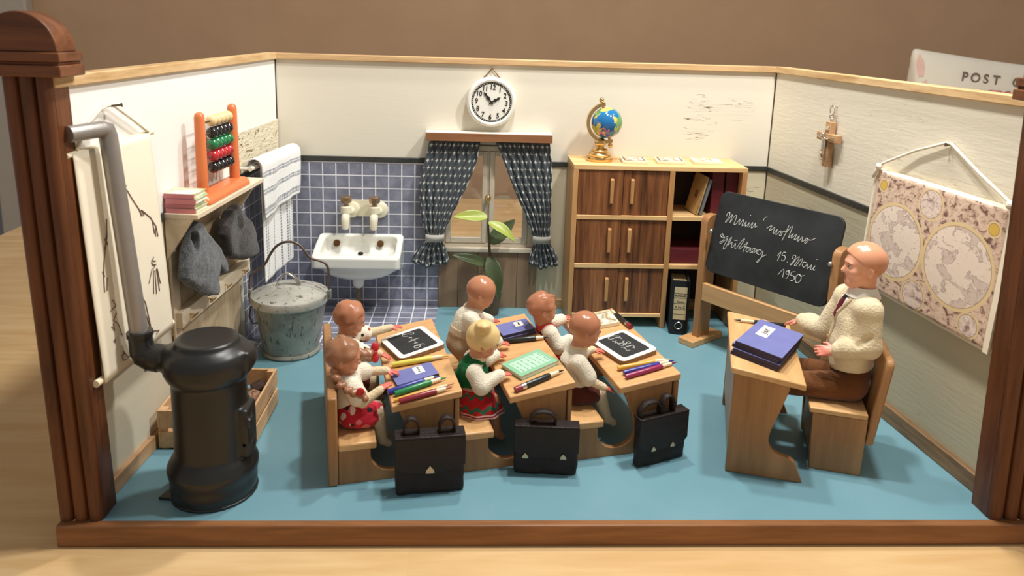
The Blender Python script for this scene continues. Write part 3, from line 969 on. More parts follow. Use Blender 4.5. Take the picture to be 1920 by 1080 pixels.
def curtain(label, rows, seed, hemc):
    r = thing('curtain', label, 'curtain', (0, 0, 0), 0, 'star-patterned curtains of the toy window')
    rr = random.Random(seed)
    ph = rr.random() * 6
    ztop, zbot = rows[0][0], rows[-1][0]
    def fn(u, v):
        z = ztop + (zbot - ztop) * v
        a, b = lerp_rows(rows, z)
        tie = math.exp(-((z - 5.85) / 0.7) ** 2)
        low = max(0.0, min(1.0, (5.4 - z) / 1.2))
        amp = 0.17 * (1 - 0.3 * tie) + 0.14 * low
        w = math.sin(2 * math.pi * (6.2 * u + 0.25 * math.sin(3 * v + ph)) + ph)
        w += 0.35 * math.sin(2 * math.pi * (11 * u) + 2 * ph + 4 * v)
        bul = -0.35 * math.sin(math.pi * min(1, max(0, (z - 6) / 7.4))) - 0.1
        y = -0.55 + bul * 0.5 + amp * w * 0.75
        zz = z
        if z < 5.5:
            zz = z + low * (hemc * (2 * u - 1) ** 2) - 0.1 * low * math.sin(14 * u + ph)
        return (a + (b - a) * u + 0.05 * math.sin(9 * v + 6 * u), min(y, -0.3), zz)
    m = MB().grid(110, 90, fn, uvfn=lambda u, v: (u, 1 - v))
    build('cloth', m, 'curtain_cloth', parent=r, smooth=179, solid=0.05)
    a, b = lerp_rows(rows, 5.85)
    cx, hw = (a + b) / 2, (b - a) / 2 + 0.08
    ring = [(cx + hw * math.cos(2 * math.pi * k / 28), -0.62 + 0.36 * math.sin(2 * math.pi * k / 28)) for k in range(28)]
    m = MB()
    vs_ = [(x, y, 5.58) for x, y in ring] + [(x * 1.0, y, 6.12) for x, y in ring]
    m.add(vs_, [(k, (k + 1) % 28, 28 + (k + 1) % 28, 28 + k) for k in range(28)])
    build('tie_band', m, 'ribbon_grey', parent=r, smooth=179, solid=0.05)
curtain('dark grey star-patterned curtain tied back on the sink side of the window', [(13.4, -7.85, -4.05), (12.0, -8.2, -4.3), (10.1, -8.58, -4.97), (7.8, -8.45, -5.98), (6.15, -8.12, -6.7), (5.85, -8.02, -6.78), (5.5, -8.14, -6.86), (4.7, -8.75, -6.6), (3.85, -9.15, -6.4), (3.5, -9.2, -6.35)], 3, 0.42)
curtain('dark grey star-patterned curtain tied back on the bookcase side of the window', [(13.4, -2.86, 1.22), (12.0, -2.3, 1.36), (10.2, -1.56, 1.43), (7.92, -0.46, 1.56), (6.1, 0.2, 1.53), (5.85, 0.28, 1.5), (5.55, 0.28, 1.5), (4.7, 0.1, 1.85), (3.9, -0.05, 2.2), (3.5, -0.1, 2.25)], 8, 0.42)

# ------------------------------------------------------------------ wall clock
ck = thing('wall_clock', 'round white wall clock with black numerals hanging above the window', 'clock', (-3.28, 0, 16.42))
T = Matrix.Rotation(math.radians(90), 4, 'X')         # lathe axis -> -y (towards the room)
def facing(x=0, z=0, y=0, tilt=0.0):
    m = Matrix.Rotation(tilt, 4, 'Y') @ basis((x, y, z), (1, 0, 0), (0, 0, 1), (0, -1, 0))
    m.translation = Matrix.Rotation(tilt, 4, 'Y') @ Vector((x, y, z))
    return m
TL = math.radians(4.0)
prof = [(0, 0.0), (1.7, 0.0), (1.84, 0.08), (1.88, 0.3), (1.86, 0.62), (1.78, 0.82), (1.66, 0.88), (1.54, 0.84), (1.5, 0.76), (0, 0.76)]
m = MB().lathe(prof, seg=64, mat=T)
build('case', m, 'clock_white', parent=ck, smooth=40)
m = MB().lathe([(1.36, 0.775), (1.5, 0.775), (1.5, 0.76), (1.36, 0.76), (1.36, 0.775)], seg=64, mat=T)
build('minute_track', m, 'ink_black', parent=ck)
m = MB()
for k in range(60):
    a = 2 * math.pi * k / 60
    m.ball((1.43 * math.sin(a), -0.778, 1.43 * math.cos(a)), 0.03, 6, 4)
build('minute_dots', m, 'clock_white', parent=ck)
for k in range(1, 13):
    a = 2 * math.pi * k / 12
    text_part('numeral', str(k), 0.53, 'ink_black', ck, facing(1.12 * math.sin(a), 1.12 * math.cos(a), -0.785, TL), bold=0.012, sx=0.85)
def hand(ang, ln):
    m = MB()
    pr = [(-0.05, -0.2), (0.05, -0.2), (0.045, 0.15), (0.14, 0.42 * ln), (0.045, 0.62 * ln), (0.12, 0.72 * ln), (0.0, ln), (-0.12, 0.72 * ln), (-0.045, 0.62 * ln), (-0.14, 0.42 * ln), (-0.045, 0.15)]
    m.prism(pr, -0.83, -0.80, 'y')
    build('hand', m, 'ink_black', parent=ck, mat4=Matrix.Rotation(ang, 4, 'Y'))
hand(math.radians(61), 0.78)
hand(math.radians(-38), 0.98)
build('centre_cap', MB().cyl((0, -0.76, 0), (0, -0.86, 0), 0.1), 'ink_black', parent=ck, smooth=40)
build('hanger', MB().tube([(-0.62, -0.1, 1.72), (0.02, -0.1, 2.46), (0.62, -0.1, 1.72)], 0.045), 'dark_brass', parent=ck, smooth=179)
nl_ = build('nail', MB().cyl((0, 0.1, 0), (0, -0.2, 0), 0.04).cyl((0, -0.2, 0), (0, -0.25, 0), 0.08), 'brass', smooth=40, loc=(-3.26, 0, 18.86))
tag(nl_, 'small brass nail that the round clock hangs from', 'nail')

# ------------------------------------------------------------------ sink, taps
sk = thing('sink', 'white porcelain hand basin on the blue tiled wall', 'sink', (-13.05, 0, 0))
S = SDF((-3.7, -4.0, 1.9), (3.7, 0.3, 6.5), 0.075)
S.rbox((0, -1.75, 4.6), (3.25, 1.75, 1.45), 0.4, 0)
slope = (6.02 - 4.98) / 3.4
S.cut((0, -slope, 1), (0, 0, 6.0))
S.cut((0, -0.35, -1), (0, -3.5, 4.15))
S.ell((0, -1.75, 3.75), (2.75, 1.45, 0.95), 0.35)
S.cap((-0.1, -1.5, 3.2), (-0.1, -1.5, 2.4), 0.5, 0.45, 0.15)
rs = np.array(Matrix.Rotation(math.atan(slope), 3, 'X'))
S.rbox((0, -1.72, 5.5), (2.75, 1.3, 1.15), 0.5, 0.18, 0, rs, sub=True)
S.cut((0, 1, 0), (0, -0.03, 0))
S.mesh('basin', 'porcelain', sk)
build('overflow_hole', MB().ball((0.02, -1.1, 4.62), (0.22, 0.13, 0.12)), 'drain_dark', parent=sk, smooth=179)
for sx in (-1.9, 1.45):
    m = MB().lathe([(0, 0.12), (0.14, 0.12), (0.16, 0.06), (0.26, 0.06), (0.27, 0.0)], seg=12)
    m4 = basis((sx, -0.42, 5.2), (1, 0, 0), (0, 0.45, 0.9))
    build('tap_hole_plug', m, 'dark_brass', parent=sk, smooth=40, mat4=m4)
build('waste_pipe', MB().tube([(-0.1, -1.5, 2.5), (-0.1, -1.5, 0.6), (-0.1, -1.2, 0.35), (-0.1, -0.04, 0.3)], 0.17), 'pipe_olive', parent=sk, smooth=179)
tp = thing('wall_taps', 'cream mixer plate with two taps and brown knobs above the basin', 'taps', (-12.9, 0, 0))
build('plate', MB().box((-0.95, -0.14, 7.3), (1.35, -0.03, 8.6)), 'enamel_cream', parent=tp, bevel=0.03)
for sx in (-1.2, 0.93):
    m = MB().lathe([(0, 0.35), (0.5, 0.35), (0.62, 0.25), (0.64, 0.0), (0, 0.0)], seg=28, mat=T, c=(sx + 0.3, -0.03, 7.85))
    m.lathe([(0, 0.0), (0.33, 0.0), (0.36, 0.25), (0.42, 0.3), (0.42, 0.75), (0.33, 0.82), (0.0, 0.82)], seg=24, c=(sx, -0.95, 7.5))
    m.tube([(sx + 0.25, -0.3, 7.8), (sx + 0.05, -0.9, 7.8)], 0.33, 16)
    m.tube([(sx, -1.0, 7.6), (sx, -1.3, 7.5), (sx, -1.42, 7.3), (sx, -1.42, 6.62)], [0.3, 0.32, 0.31, 0.23], 18)
    tap = build('tap', m, 'enamel_cream', parent=tp, smooth=45)
    m = MB().lathe([(0, 8.3), (0.2, 8.3), (0.17, 8.45), (0.4, 8.6), (0.43, 8.75), (0.43, 9.0), (0.36, 9.04), (0.2, 8.98), (0, 8.98)], seg=10, c=(sx, -0.95, 0))
    build('knob', m, 'copper_knob', parent=tap, smooth=30)

# ------------------------------------------------------------------ bucket
bk = thing('pail', 'galvanised metal pail with domed lid and wire bail', 'bucket', (-16.62, -8.5, 0.025))
m = MB().lathe([(0, 0.1), (1.78, 0.1), (1.9, 0.0), (1.96, 0.12), (1.9, 0.26), (1.8, 0.28), (1.84, 0.4), (2.36, 3.5), (2.42, 3.52), (2.44, 3.62), (2.4, 3.66), (2.0, 3.66)], seg=56)
build('body', m, 'galvanised', parent=bk, smooth=40)
m = MB().lathe([(2.42, 3.5), (2.52, 3.6), (2.55, 4.0), (2.5, 4.1), (2.38, 4.12), (2.1, 4.26), (1.4, 4.55), (0.7, 4.7), (0.0, 4.75)], seg=56)
ld = build('lid', m, 'lid_worn', parent=bk, smooth=40)
pts = [(-0.85 + 1.6 * i / 14, -0.2 + 0.1 * i / 14, 4.55 + 0.95 * math.sin(math.pi * i / 14) ** 0.8) for i in range(15)]
m = MB()
for dy in (0,):
    vs_ = []
    for p in pts:
        vs_ += [(p[0], p[1] - 0.22, p[2]), (p[0], p[1] + 0.22, p[2])]
    m.add(vs_, [(2 * i, 2 * i + 1, 2 * i + 3, 2 * i + 2) for i in range(14)])
build('lid_handle', m, 'steel', parent=ld, smooth=60, solid=0.07)
bp = [(-2.5, 0, 3.4), (-2.62, 0, 3.55), (-2.62, 0, 4.9), (-2.45, 0.0, 5.35), (-1.9, 0, 5.75), (-1.55, 0, 6.1), (-1.2, 0, 6.75), (-0.8, 0, 7.3), (-0.25, 0, 7.6), (0.35, 0, 7.6), (0.8, 0, 7.35), (1.15, 0, 6.85), (1.5, 0, 6.5), (2.0, 0, 6.35), (2.35, 0, 6.2), (2.56, 0, 5.85), (2.6, 0, 5.3), (2.62, 0, 4.3)]
build('bail', MB().tube(smooth_pts(bp), 0.085, 10), 'wire_rust', parent=bk, smooth=179)
for sx in (-1, 1):
    m = MB().box((sx * 2.62 - 0.12, -0.2, 3.75), (sx * 2.62 + 0.12, 0.2, 4.35))
    build('ear', m, 'galvanised', parent=bk, bevel=0.04)
build('side_catch', MB().tube([(-2.45, -0.5, 3.3), (-2.52, -0.75, 2.7), (-2.3, -0.85, 2.2), (-1.95, -0.95, 2.3)], 0.06, 8), 'wire_rust', parent=bk, smooth=179)

# ------------------------------------------------------------------ towels on a rail in the corner
rl = thing('towel_rail', 'white round rail in the corner beside the tiled wall, mostly under towels', 'rail', (0, 0, 0))
build('rail', MB().cyl((-19.12, -7.85, 12.35), (-18.02, -0.32, 12.35), 0.15, seg=14), 'white_paint', parent=rl, smooth=60)
for y in (-7.72, -0.42):
    build('bracket', MB().cyl((lx(y), y, 12.35), (-19.1 + (y + 7.7) * 0.146, y, 12.35), 0.1, seg=10), 'white_paint', parent=rl, smooth=60)
ta, tb2 = Vector((-18.98, -6.9, 0)), Vector((-18.12, -1.0, 0))
tdir = (tb2 - ta)
tn = Vector((tdir.y, -tdir.x, 0)).normalized()
def towel_fn(u0, u1, ztop, zbot, wav, off, rag, back=0.0, side=1.0):
    def fn(u, v):
        z = ztop + (zbot - ztop) * v - rag * math.sin(5 * u + 1) * v
        p = ta + tdir * (u0 + (u1 - u0) * u)
        w = off + wav * math.sin(9 * u + 1.5 * v) * v + wav * 0.5 * math.sin(21 * u + 2)
        return (p.x + tn.x * w, p.y + tn.y * w, z)
    return fn
def hang(fn_front, fn_back, zr, off):
    def fn(u, v):
        if v < 0.18:
            a = math.pi * (v / 0.18)
            f = Vector(fn_front(u, 0))
            b = Vector(fn_back(u, 0))
            c = (f + b) / 2
            return tuple(c + (b - c) * math.cos(a) + Vector((0, 0, (f - b).length * 0.5 * math.sin(a))))
        return fn_front(u, (v - 0.18) / 0.82)
    return fn
o = build('towel', MB().grid(50, 60, hang(towel_fn(0.0, 0.9, 12.36, 4.3, 0.06, 0.27, 0.1), towel_fn(0.0, 0.9, 12.36, 11.3, 0.02, -0.27, 0), 12.35, 0.24), uvfn=lambda u, v: (u, v)), 'towel_long', smooth=179, solid=0.07)
tag(o, 'long white towel with blue-grey vertical stripes behind the pail', 'towel')
o = build('towel', MB().grid(50, 40, hang(towel_fn(-0.1, 1.06, 12.42, 9.15, 0.12, 0.62, 0.25), towel_fn(-0.1, 1.06, 12.42, 11.6, 0.03, -0.46, 0), 12.35, 0.4), uvfn=lambda u, v: (u, v)), 'towel_top', smooth=179, solid=0.09)
tag(o, 'short white towel with cross stripes folded over the top of the long one', 'towel')
# ------------------------------------------------------------------ frames along the side walls
wl = Vector((XLF - XL, YW, 0)).normalized()      # along the left wall towards the viewer
nlv = Vector((-wl.y, wl.x, 0))
if nlv.x < 0:
    nlv = -nlv
def LW(s, off, z):
    p = Vector((XL, 0, 0)) + wl * s + nlv * off
    return (p.x, p.y, z)
wr = Vector((XRF - XR, YW, 0)).normalized()
nrv = Vector((wr.y, -wr.x, 0))
if nrv.x > 0:
    nrv = -nrv
def RW(s, off, z):
    p = Vector((XR, 0, 0)) + wr * s + nrv * off
    return (p.x, p.y, z)
ML = Matrix(((wl.x, nlv.x, 0, XL), (wl.y, nlv.y, 0, 0), (0, 0, 1, 0), (0, 0, 0, 1)))    # (s, off, z) -> world on the left wall
MR = Matrix(((wr.x, nrv.x, 0, XR), (wr.y, nrv.y, 0, 0), (0, 0, 1, 0), (0, 0, 0, 1)))

# coat rack: shelf board, back board, rail with hooks
cr = thing('wall_coat_rack', 'pale wooden wall shelf with coat rail and wire hooks beneath it', 'coat rack')
def lwbox(name, lo, hi, mat, par, bevel=0.03):
    return build(name, MB().box(lo, hi), mat, parent=par, bevel=bevel, mat4=ML)
lwbox('shelf_board', (8.4, 0.02, 11.68), (18.2, 1.9, 11.95), 'shelf_wood', cr)
lwbox('back_board', (8.6, 0.0, 5.0), (18.0, 0.1, 11.68), 'back_wood', cr)
lwbox('stile', (17.2, 0.1, 0.8), (18.0, 0.24, 11.68), 'shelf_wood', cr)
lwbox('lower_board', (8.6, 0.0, 0.8), (17.2, 0.08, 5.0), 'back_wood', cr)
rail_o = lwbox('coat_rail', (8.0, 0.1, 5.45), (17.9, 0.62, 6.35), 'shelf_wood', cr)
for s in (9.4, 12.2, 14.6, 17.0):
    m = MB().tube([(s, 0.6, 5.95), (s, 0.95, 5.9), (s - 0.02, 1.05, 6.0), (s + 0.75, 1.08, 6.02), (s + 0.78, 1.1, 6.2)], 0.045, 8)
    build('hook', m, 'brass', parent=rail_o, smooth=179, mat4=ML)
for s in (9.0, 18.02):
    m = MB().prism([(0.1, 11.68), (1.6, 11.68), (0.1, 9.4), (0.1, 9.7)], s - 0.12, s + 0.12, 'x')
    build('bracket', m, 'shelf_wood', parent=cr, mat4=ML)

# garments on the rail
def garment(name, mat, label, build_sdf, lo, hi, h=0.085):
    S = SDF(lo, hi, h)
    build_sdf(S)
    o = S.mesh(name, mat)
    o.data.transform(Matrix.Diagonal((1, 1, 1, 1)))
    mm = ML.copy()
    mm.translation = mm.translation * K
    o.data.transform(mm)
    return tag(o, label, 'jacket', None)
def vest(S):
    S.poly([(17.03, 11.28), (16.26, 10.97), (15.95, 10.42), (15.18, 9.72), (14.3, 9.0), (13.55, 8.0), (13.4, 7.2), (13.94, 7.15), (14.67, 7.93), (14.71, 6.87), (14.69, 6.35), (15.12, 6.25), (16.9, 7.02), (16.99, 7.46), (17.95, 7.87), (18.6, 8.5), (18.5, 9.14), (18.2, 9.99), (17.99, 10.33), (17.81, 10.73)], 0.72, 1.5, 0.3, 0.1)
    S.ell((16.4, 1.35, 8.3), (1.5, 0.4, 1.3), 0.3)
    S.cap((16.3, 1.9, 10.4), (16.9, 1.95, 7.6), 0.2, 0.16, 0.14, 0, True)
    S.ell((17.55, 1.3, 10.3), (0.35, 0.5, 0.55), 0.1, sub=True)
    S.ell((15.8, 1.15, 6.45), (0.95, 0.26, 0.4), 0.06, sub=True)
    S.ell((13.7, 1.2, 7.25), (0.3, 0.24, 0.35), 0.06, sub=True)
    S.cap((15.2, 1.7, 9.4), (14.6, 1.72, 8.2), 0.14, 0.12, 0.1, 0, True)
    S.noise(0.03, 4.0, 4)
garment('toy_waistcoat', 'felt_grey', 'light grey felt waistcoat hanging beside the skeleton chart', vest, (13.0, 0.3, 5.9), (19.3, 2.1, 11.7), 0.07)
def cape(S):
    S.poly([(12.37, 10.79), (11.3, 10.56), (10.77, 10.21), (9.6, 9.36), (8.9, 8.22), (8.4, 6.9), (8.75, 6.75), (10.6, 7.1), (12.01, 7.59), (12.9, 8.0), (13.2, 8.64), (13.5, 9.5), (13.3, 10.0), (12.78, 10.34)], 0.72, 1.55, 0.32, 0.1)
    S.ell((10.6, 1.4, 8.4), (1.3, 0.45, 1.0), 0.3)
    S.cap((11.7, 1.2, 10.5), (11.6, 1.3, 9.9), 0.45, 0.5, 0.2)
    S.cap((11.9, 2.0, 9.9), (12.3, 1.95, 8.0), 0.2, 0.2, 0.15, 0, True)
    S.cap((10.3, 2.0, 9.0), (9.8, 1.98, 7.4), 0.14, 0.16, 0.12, 0, True)
    S.noise(0.03, 4.0, 9)
garment('toy_cape', 'felt_dark', 'dark charcoal felt cape hanging nearest the towels', cape, (7.9, 0.3, 6.3), (14.2, 2.2, 11.2), 0.07)

# abacus on the shelf
ab = thing('abacus', 'orange abacus with five rows of coloured beads on the wall shelf', 'abacus', (0, 0, 0))
S = SDF((9.4, 0.1, 11.8), (17.4, 2.0, 12.8), 0.06)
S.rbox((13.2, 0.98, 11.98), (3.1, 0.78, 0.45), 0.4, 0)
S.cut((0, 0, -1), (0, 0, 11.95))
o = S.mesh('base', 'abacus_orange', ab)
mm = ML.copy(); mm.translation = mm.translation * K
o.data.transform(mm)
for s in (15.3, 10.75):
    m = MB().tube([(s, 0.95, 12.3), (s, 0.95, 16.65), (s, 0.95, 16.85), (s, 0.95, 16.95)], [0.31, 0.28, 0.24, 0.12], 16)
    build('post', m, 'abacus_orange', parent=ab, smooth=50, mat4=ML)
for z, mt in ((16.3, 'bead_cream'), (15.62, 'bead_black'), (14.95, 'bead_green'), (14.28, 'bead_red'), (13.6, 'bead_black')):
    rod_ = build('rod', MB().cyl((10.75, 0.95, z), (15.3, 0.95, z), 0.055, seg=8), 'nail_steel', parent=ab, smooth=60, mat4=ML)
    for k in range(5):
        m = MB().lathe([(0.05, -0.27), (0.2, -0.26), (0.31, -0.12), (0.33, 0), (0.31, 0.12), (0.2, 0.26), (0.05, 0.27)], seg=18, mat=Matrix.Rotation(math.pi / 2, 4, 'Y'), c=(11.5 + 0.56 * k, 0.95, z))
        build('bead', m, mt, parent=rod_, smooth=60, mat4=ML)

# stack of red-spined booklets on the shelf
t = NT('booklet_cover')
v = t.coord()
t.base(t.ramp(t.noise(v, 7, 3, 0.6, 1.0), [(0.4, srgb(236, 228, 208)), (0.52, srgb(170, 190, 120)), (0.6, srgb(222, 206, 176))]))
M['booklet_cover'] = t.set(0.5)
words_ = ['lowest', 'second from the bottom', 'third from the bottom', 'topmost, its pale picture cover showing']
for k in range(4):
    ox, oy = (0.05, -0.06, 0.08, 0.0)[k], (0.02, -0.1, 0.05, -0.06)[k]
    b_ = thing('booklet', 'red-spined booklet stacked beside the abacus, ' + words_[k], 'booklet', (0, 0, 0), 0, 'red-spined booklets on the shelf')
    z = 11.955 + 0.255 * k
    lo, hi = (16.45 + ox, 0.12 + oy, z), (18.0 + ox, 1.72 + oy, z + 0.25)
    build('pages', MB().box((lo[0] + .05, lo[1] + .05, z + 0.04), (hi[0] - 0.06, hi[1] - 0.06, z + 0.21)), 'paper_white', parent=b_, mat4=ML)
    cov = MB()
    cov.box((lo[0], lo[1], z), (hi[0], hi[1], z + 0.04), 1).box((lo[0], lo[1], z + 0.21), (hi[0], hi[1], z + 0.25), 1)
    cov.box((hi[0] - 0.06, lo[1], z), (hi[0] + 0.02, hi[1], z + 0.25), 0)
    build('cover', cov, ['cover_red', 'booklet_cover'], parent=b_, mat4=ML)

# skeleton wall chart
sc_ = thing('skeleton_chart', 'long cream wall chart with faint skeleton drawing beside the stovepipe', 'wall chart')
c_top, c_bot = Vector((0, 0.28, 16.4)), Vector((0, 0.85, 6.2))
cz = (c_bot - c_top).normalized()
cn = Vector((0, cz.z, -cz.y))
if cn.y < 0:
    cn = -cn
clen = (c_bot - c_top).length
def chart_pt(s, q, lift=0.0):
    p = c_top + cz * q + cn * lift
    return (s, p.y, p.z)
# the sheet hangs between its rods
m = MB().grid(24, 30, lambda u, v: chart_pt(19.45 + 6.35 * u, clen * v, 0.06 * math.sin(3.1 * u + 0.5) * math.sin(3.14 * v)))
sheet = build('sheet', m, 'chart_paper', parent=sc_, smooth=179, solid=0.04, mat4=ML)
m = MB()
for st in CHART_LINES:
    m.tube([chart_pt(s, q, 0.05 + 0.06 * math.sin(3.1 * (s - 19.45) / 6.35 + 0.5) * math.sin(3.14 * q / clen)) for s, q in st], 0.022, 5)
build('skeleton_print', m, 'chart_ink', parent=sheet, mat4=ML)
build('top_rod', MB().cyl((18.95, 0.14, 16.35), (26.1, 0.14, 16.35), 0.13, seg=14), 'rod_wood', parent=sc_, smooth=50, mat4=ML)
build('bottom_rod', MB().cyl((19.1, 0.62, 6.32), (26.15, 0.62, 6.32), 0.16, seg=14), 'rod_wood', parent=sc_, smooth=50, mat4=ML)
build('cord', MB().tube([(25.4, 0.22, 16.5), (24.4, 0.1, 17.4), (23.3, 0.16, 18.0), (22.95, 0.3, 18.12), (22.5, 0.3, 18.05), (21.0, 0.3, 17.25), (19.6, 0.28, 16.45)], 0.075, 8), 'cord_cream', parent=sc_, smooth=179, mat4=ML)
o = build('nail', MB().cyl((22.95, -0.2, 18.02), (22.7, 0.75, 18.12), 0.05).cyl((22.7, 0.75, 18.12), (22.68, 0.8, 18.13), 0.1), 'nail_steel', smooth=40, mat4=ML)
tag(o, 'nail in the left wall that holds up the skeleton chart', 'nail')

# ------------------------------------------------------------------ stove with pipe
sv = thing('stove', 'squat black cylindrical stove with grey stovepipe beside the left post', 'stove', (-16.5, -24.2, 0))
S = SDF((-3.0, -2.7, -0.05), (2.95, 2.7, 8.4), 0.085)
def disc(z0, z1, r0, r1, k=0.2):
    n = 1
    S.cap((0, 0, z0), (0, 0, z1), r0, r1, k)
g = np.meshgrid(*[S.lo[k] + S.h * np.arange(S.n[k]) for k in range(3)], indexing='ij')
rr_ = np.sqrt(g[0] ** 2 + g[1] ** 2)
zs_ = np.array([0, 0.35, 0.45, 0.9, 1.25, 1.5, 1.85, 2.15, 5.3, 5.7, 5.8, 6.0, 6.35, 6.85, 7.15, 7.4, 7.5, 7.6, 7.7, 7.75])
rs_ = np.array([1.92, 1.92, 1.96, 1.96, 2.04, 2.06, 1.88, 1.68, 1.66, 1.66, 1.68, 1.84, 1.98, 1.98, 1.86, 1.62, 1.45, 1.42, 1.38, 1.2])
prof_r = np.interp(g[2], zs_, rs_)
dd = np.maximum(rr_ - prof_r, np.maximum(g[2] - 7.75, -g[2]))
S.d = np.minimum(S.d, dd.astype(np.float32))
S.rbox((1.72, 0.1, 6.75), (0.35, 0.75, 0.5), 0.15, 0.2)          # front fitting of the head
S.ell((2.08, 0.0, 6.8), (0.12, 0.36, 0.36), 0.05)
S.cap((1.55, -1.1, 6.4), (1.65, -1.0, 6.3), 0.16, 0.16, 0.08)
S.rbox((1.72, -0.15, 3.3), (0.22, 0.7, 1.2), 0.12, 0.15)         # fire door
S.rbox((1.98, -0.6, 3.9), (0.13, 0.32, 0.2), 0.08, 0.1)
S.rbox((1.98, -0.4, 2.6), (0.12, 0.3, 0.28), 0.08, 0.1)
S.cap((1.7, -0.75, 2.75), (1.9, -0.55, 2.75), 0.1, 0.1, 0.05, sub=True)
S.cap((-1.6, 0.0, 6.6), (-2.5, 0.0, 6.75), 0.62, 0.62, 0.3)       # outlet
S.mesh('body', 'stove_black', sv, relax=2)
el = [(-2.2, 0, 6.62), (-2.55, 0, 6.65), (-2.8, 0, 6.82), (-2.94, 0, 7.1), (-2.97, 0, 7.4), (-2.99, 0, 7.75), (-2.99, 0, 7.76), (-3.0, 0, 7.98)]
build('elbow', MB().tube(el, [0.6, 0.58, 0.58, 0.56, 0.52, 0.51, 0.57, 0.57], 22), 'stove_black', parent=sv, smooth=50)
build('elbow_ribs', MB().tube([(-2.5, 0, 6.6), (-2.52, 0, 6.61)], [0.62, 0.62], 22).tube([(-2.74, 0, 6.75), (-2.75, 0, 6.77)], [0.62, 0.62], 22).tube([(-2.89, 0, 7.0), (-2.895, 0, 7.02)], [0.6, 0.6], 22), 'stove_black', parent=sv, smooth=40)
pp = [(-3.0, 0, 7.6), (-3.26, 0, 11.0), (-3.58, 0, 15.2), (-3.72, 0, 16.95), (-3.76, -0.06, 17.22), (-3.86, -0.3, 17.28), (-4.2, -1.1, 17.26), (-4.5, -1.75, 17.24)]
build('stovepipe', MB().tube(pp, [0.4, 0.39, 0.38, 0.38, 0.38, 0.36, 0.35, 0.35], 20), 'pipe_grey', parent=sv, smooth=50)
plate = [(1.95 * math.cos(a) , 1.95 * math.sin(a)) for a in [2 * math.pi * k / 40 for k in range(40)]]
build('base_plate', MB().prism([(-2.3, -0.9)] + [(1.99 * math.cos(a), 1.96 * math.sin(a)) for a in [math.radians(x) for x in range(-150, 181, 15)]], 0.0, 0.14), 'stove_black', parent=sv, bevel=0.04)

# ------------------------------------------------------------------ crate
ct = thing('crate', 'small slatted wooden crate on the floor behind the stove', 'crate', (-18.05, -18.37, 0))
for sx in (-2.42, 2.3):
    for sl, (z0, z1) in enumerate(((0.1, 0.98), (1.2, 2.2))):
        build('side_slat', MB().box((sx, -2.48, z0), (sx + 0.12, 2.48, z1)), 'crate_wood', parent=ct, bevel=0.02)
for sy in (-2.48, 2.36):
    for z0, z1 in ((0.1, 0.98), (1.2, 2.2)):
        build('end_slat', MB().box((-2.3, sy, z0), (2.3, sy + 0.12, z1)), 'crate_wood', parent=ct, bevel=0.02)
for sx in (-2.3, 1.95):
    for sy in (-2.36, 2.01):
        m = MB().prism([(sx, sy), (sx + 0.35, sy), (sx + 0.35, sy + 0.35), (sx, sy + 0.35)], 0.0, 2.2)
        build('corner_block', m, 'crate_wood', parent=ct)
build('bottom', MB().box((-2.3, -2.36, 0.05), (2.3, 2.36, 0.2)), 'crate_wood', parent=ct)
lr = random.Random(4)
spots_ = [(1.55, 1.72, 0.5), (1.62, 0.5, 0.5), (0.5, 1.15, 0.5), (1.4, 0.2, 0.58), (0.2, 1.7, 0.6), (1.2, -0.8, 0.6), (0.3, 0.3, 0.62), (-0.7, 1.0, 0.6)]
for k, (x, y, r) in enumerate(spots_):
    m = MB().ball((0, 0, 0), (r, r * 0.8, r * 0.7), 12, 8, mat=Matrix.Rotation(lr.random() * 3, 3, 'Z'))
    m.v = [(p[0] + lr.uniform(-.07, .07), p[1] + lr.uniform(-.07, .07), p[2] + lr.uniform(-.06, .06)) for p in m.v]
    z = 0.2 + r * 0.66 + (0.78 if k < 3 else 0.0)
    o = build('fuel_lump', m, ['lump_dark', 'lump_pale'][k % 3 == 1], smooth=30, merge=True, loc=(-18.05 + x, -18.37 + y, z + 0.1))
    tag(o, 'rough brown lump lying in the slatted crate behind the stove', 'lump', 'lumps in the slatted crate')

# ------------------------------------------------------------------ map on the right wall
t = NT('map_paper')
uvn = t.n('ShaderNodeUVMap')
s = t.sep(uvn.outputs[0])
X = t.math('MULTIPLY', s[0], 10.0)
Y = t.math('MULTIPLY', s[1], 7.6)
n1 = t.noise(uvn.outputs[0], 7.0, 8, 0.68, 0.5)
n2 = t.noise(uvn.outputs[0], 21.0, 5, 0.65, 0.6)
n3 = t.noise(uvn.outputs[0], 46.0, 3, 0.6)
paper = t.mix(n1, srgb(222, 202, 186), srgb(240, 226, 208))
fig = t.ramp(n2, [(0.38, srgb(112, 82, 72)), (0.46, srgb(200, 170, 148)), (0.6, srgb(226, 200, 178)), (0.7, srgb(150, 96, 86))])
col = fig
def circ(cx, cy, r):
    dx = t.math('SUBTRACT', X, cx)
    dy = t.math('SUBTRACT', Y, cy)
    return t.math('SQRT', t.math('ADD', t.math('MULTIPLY', dx, dx), t.math('MULTIPLY', dy, dy)))
land = t.math('GREATER_THAN', n1, 0.53)
coast = t.math('LESS_THAN', t.math('ABSOLUTE', t.math('SUBTRACT', n1, 0.53)), 0.012)
sea = t.mix(t.math('MULTIPLY', t.math('GREATER_THAN', n3, 0.64), 0.35), paper, srgb(140, 112, 100))
globe_c = t.mix(t.math('MULTIPLY', land, 0.34), sea, srgb(156, 126, 128))
globe_c = t.mix(t.math('MULTIPLY', coast, 0.5), globe_c, srgb(110, 76, 76))
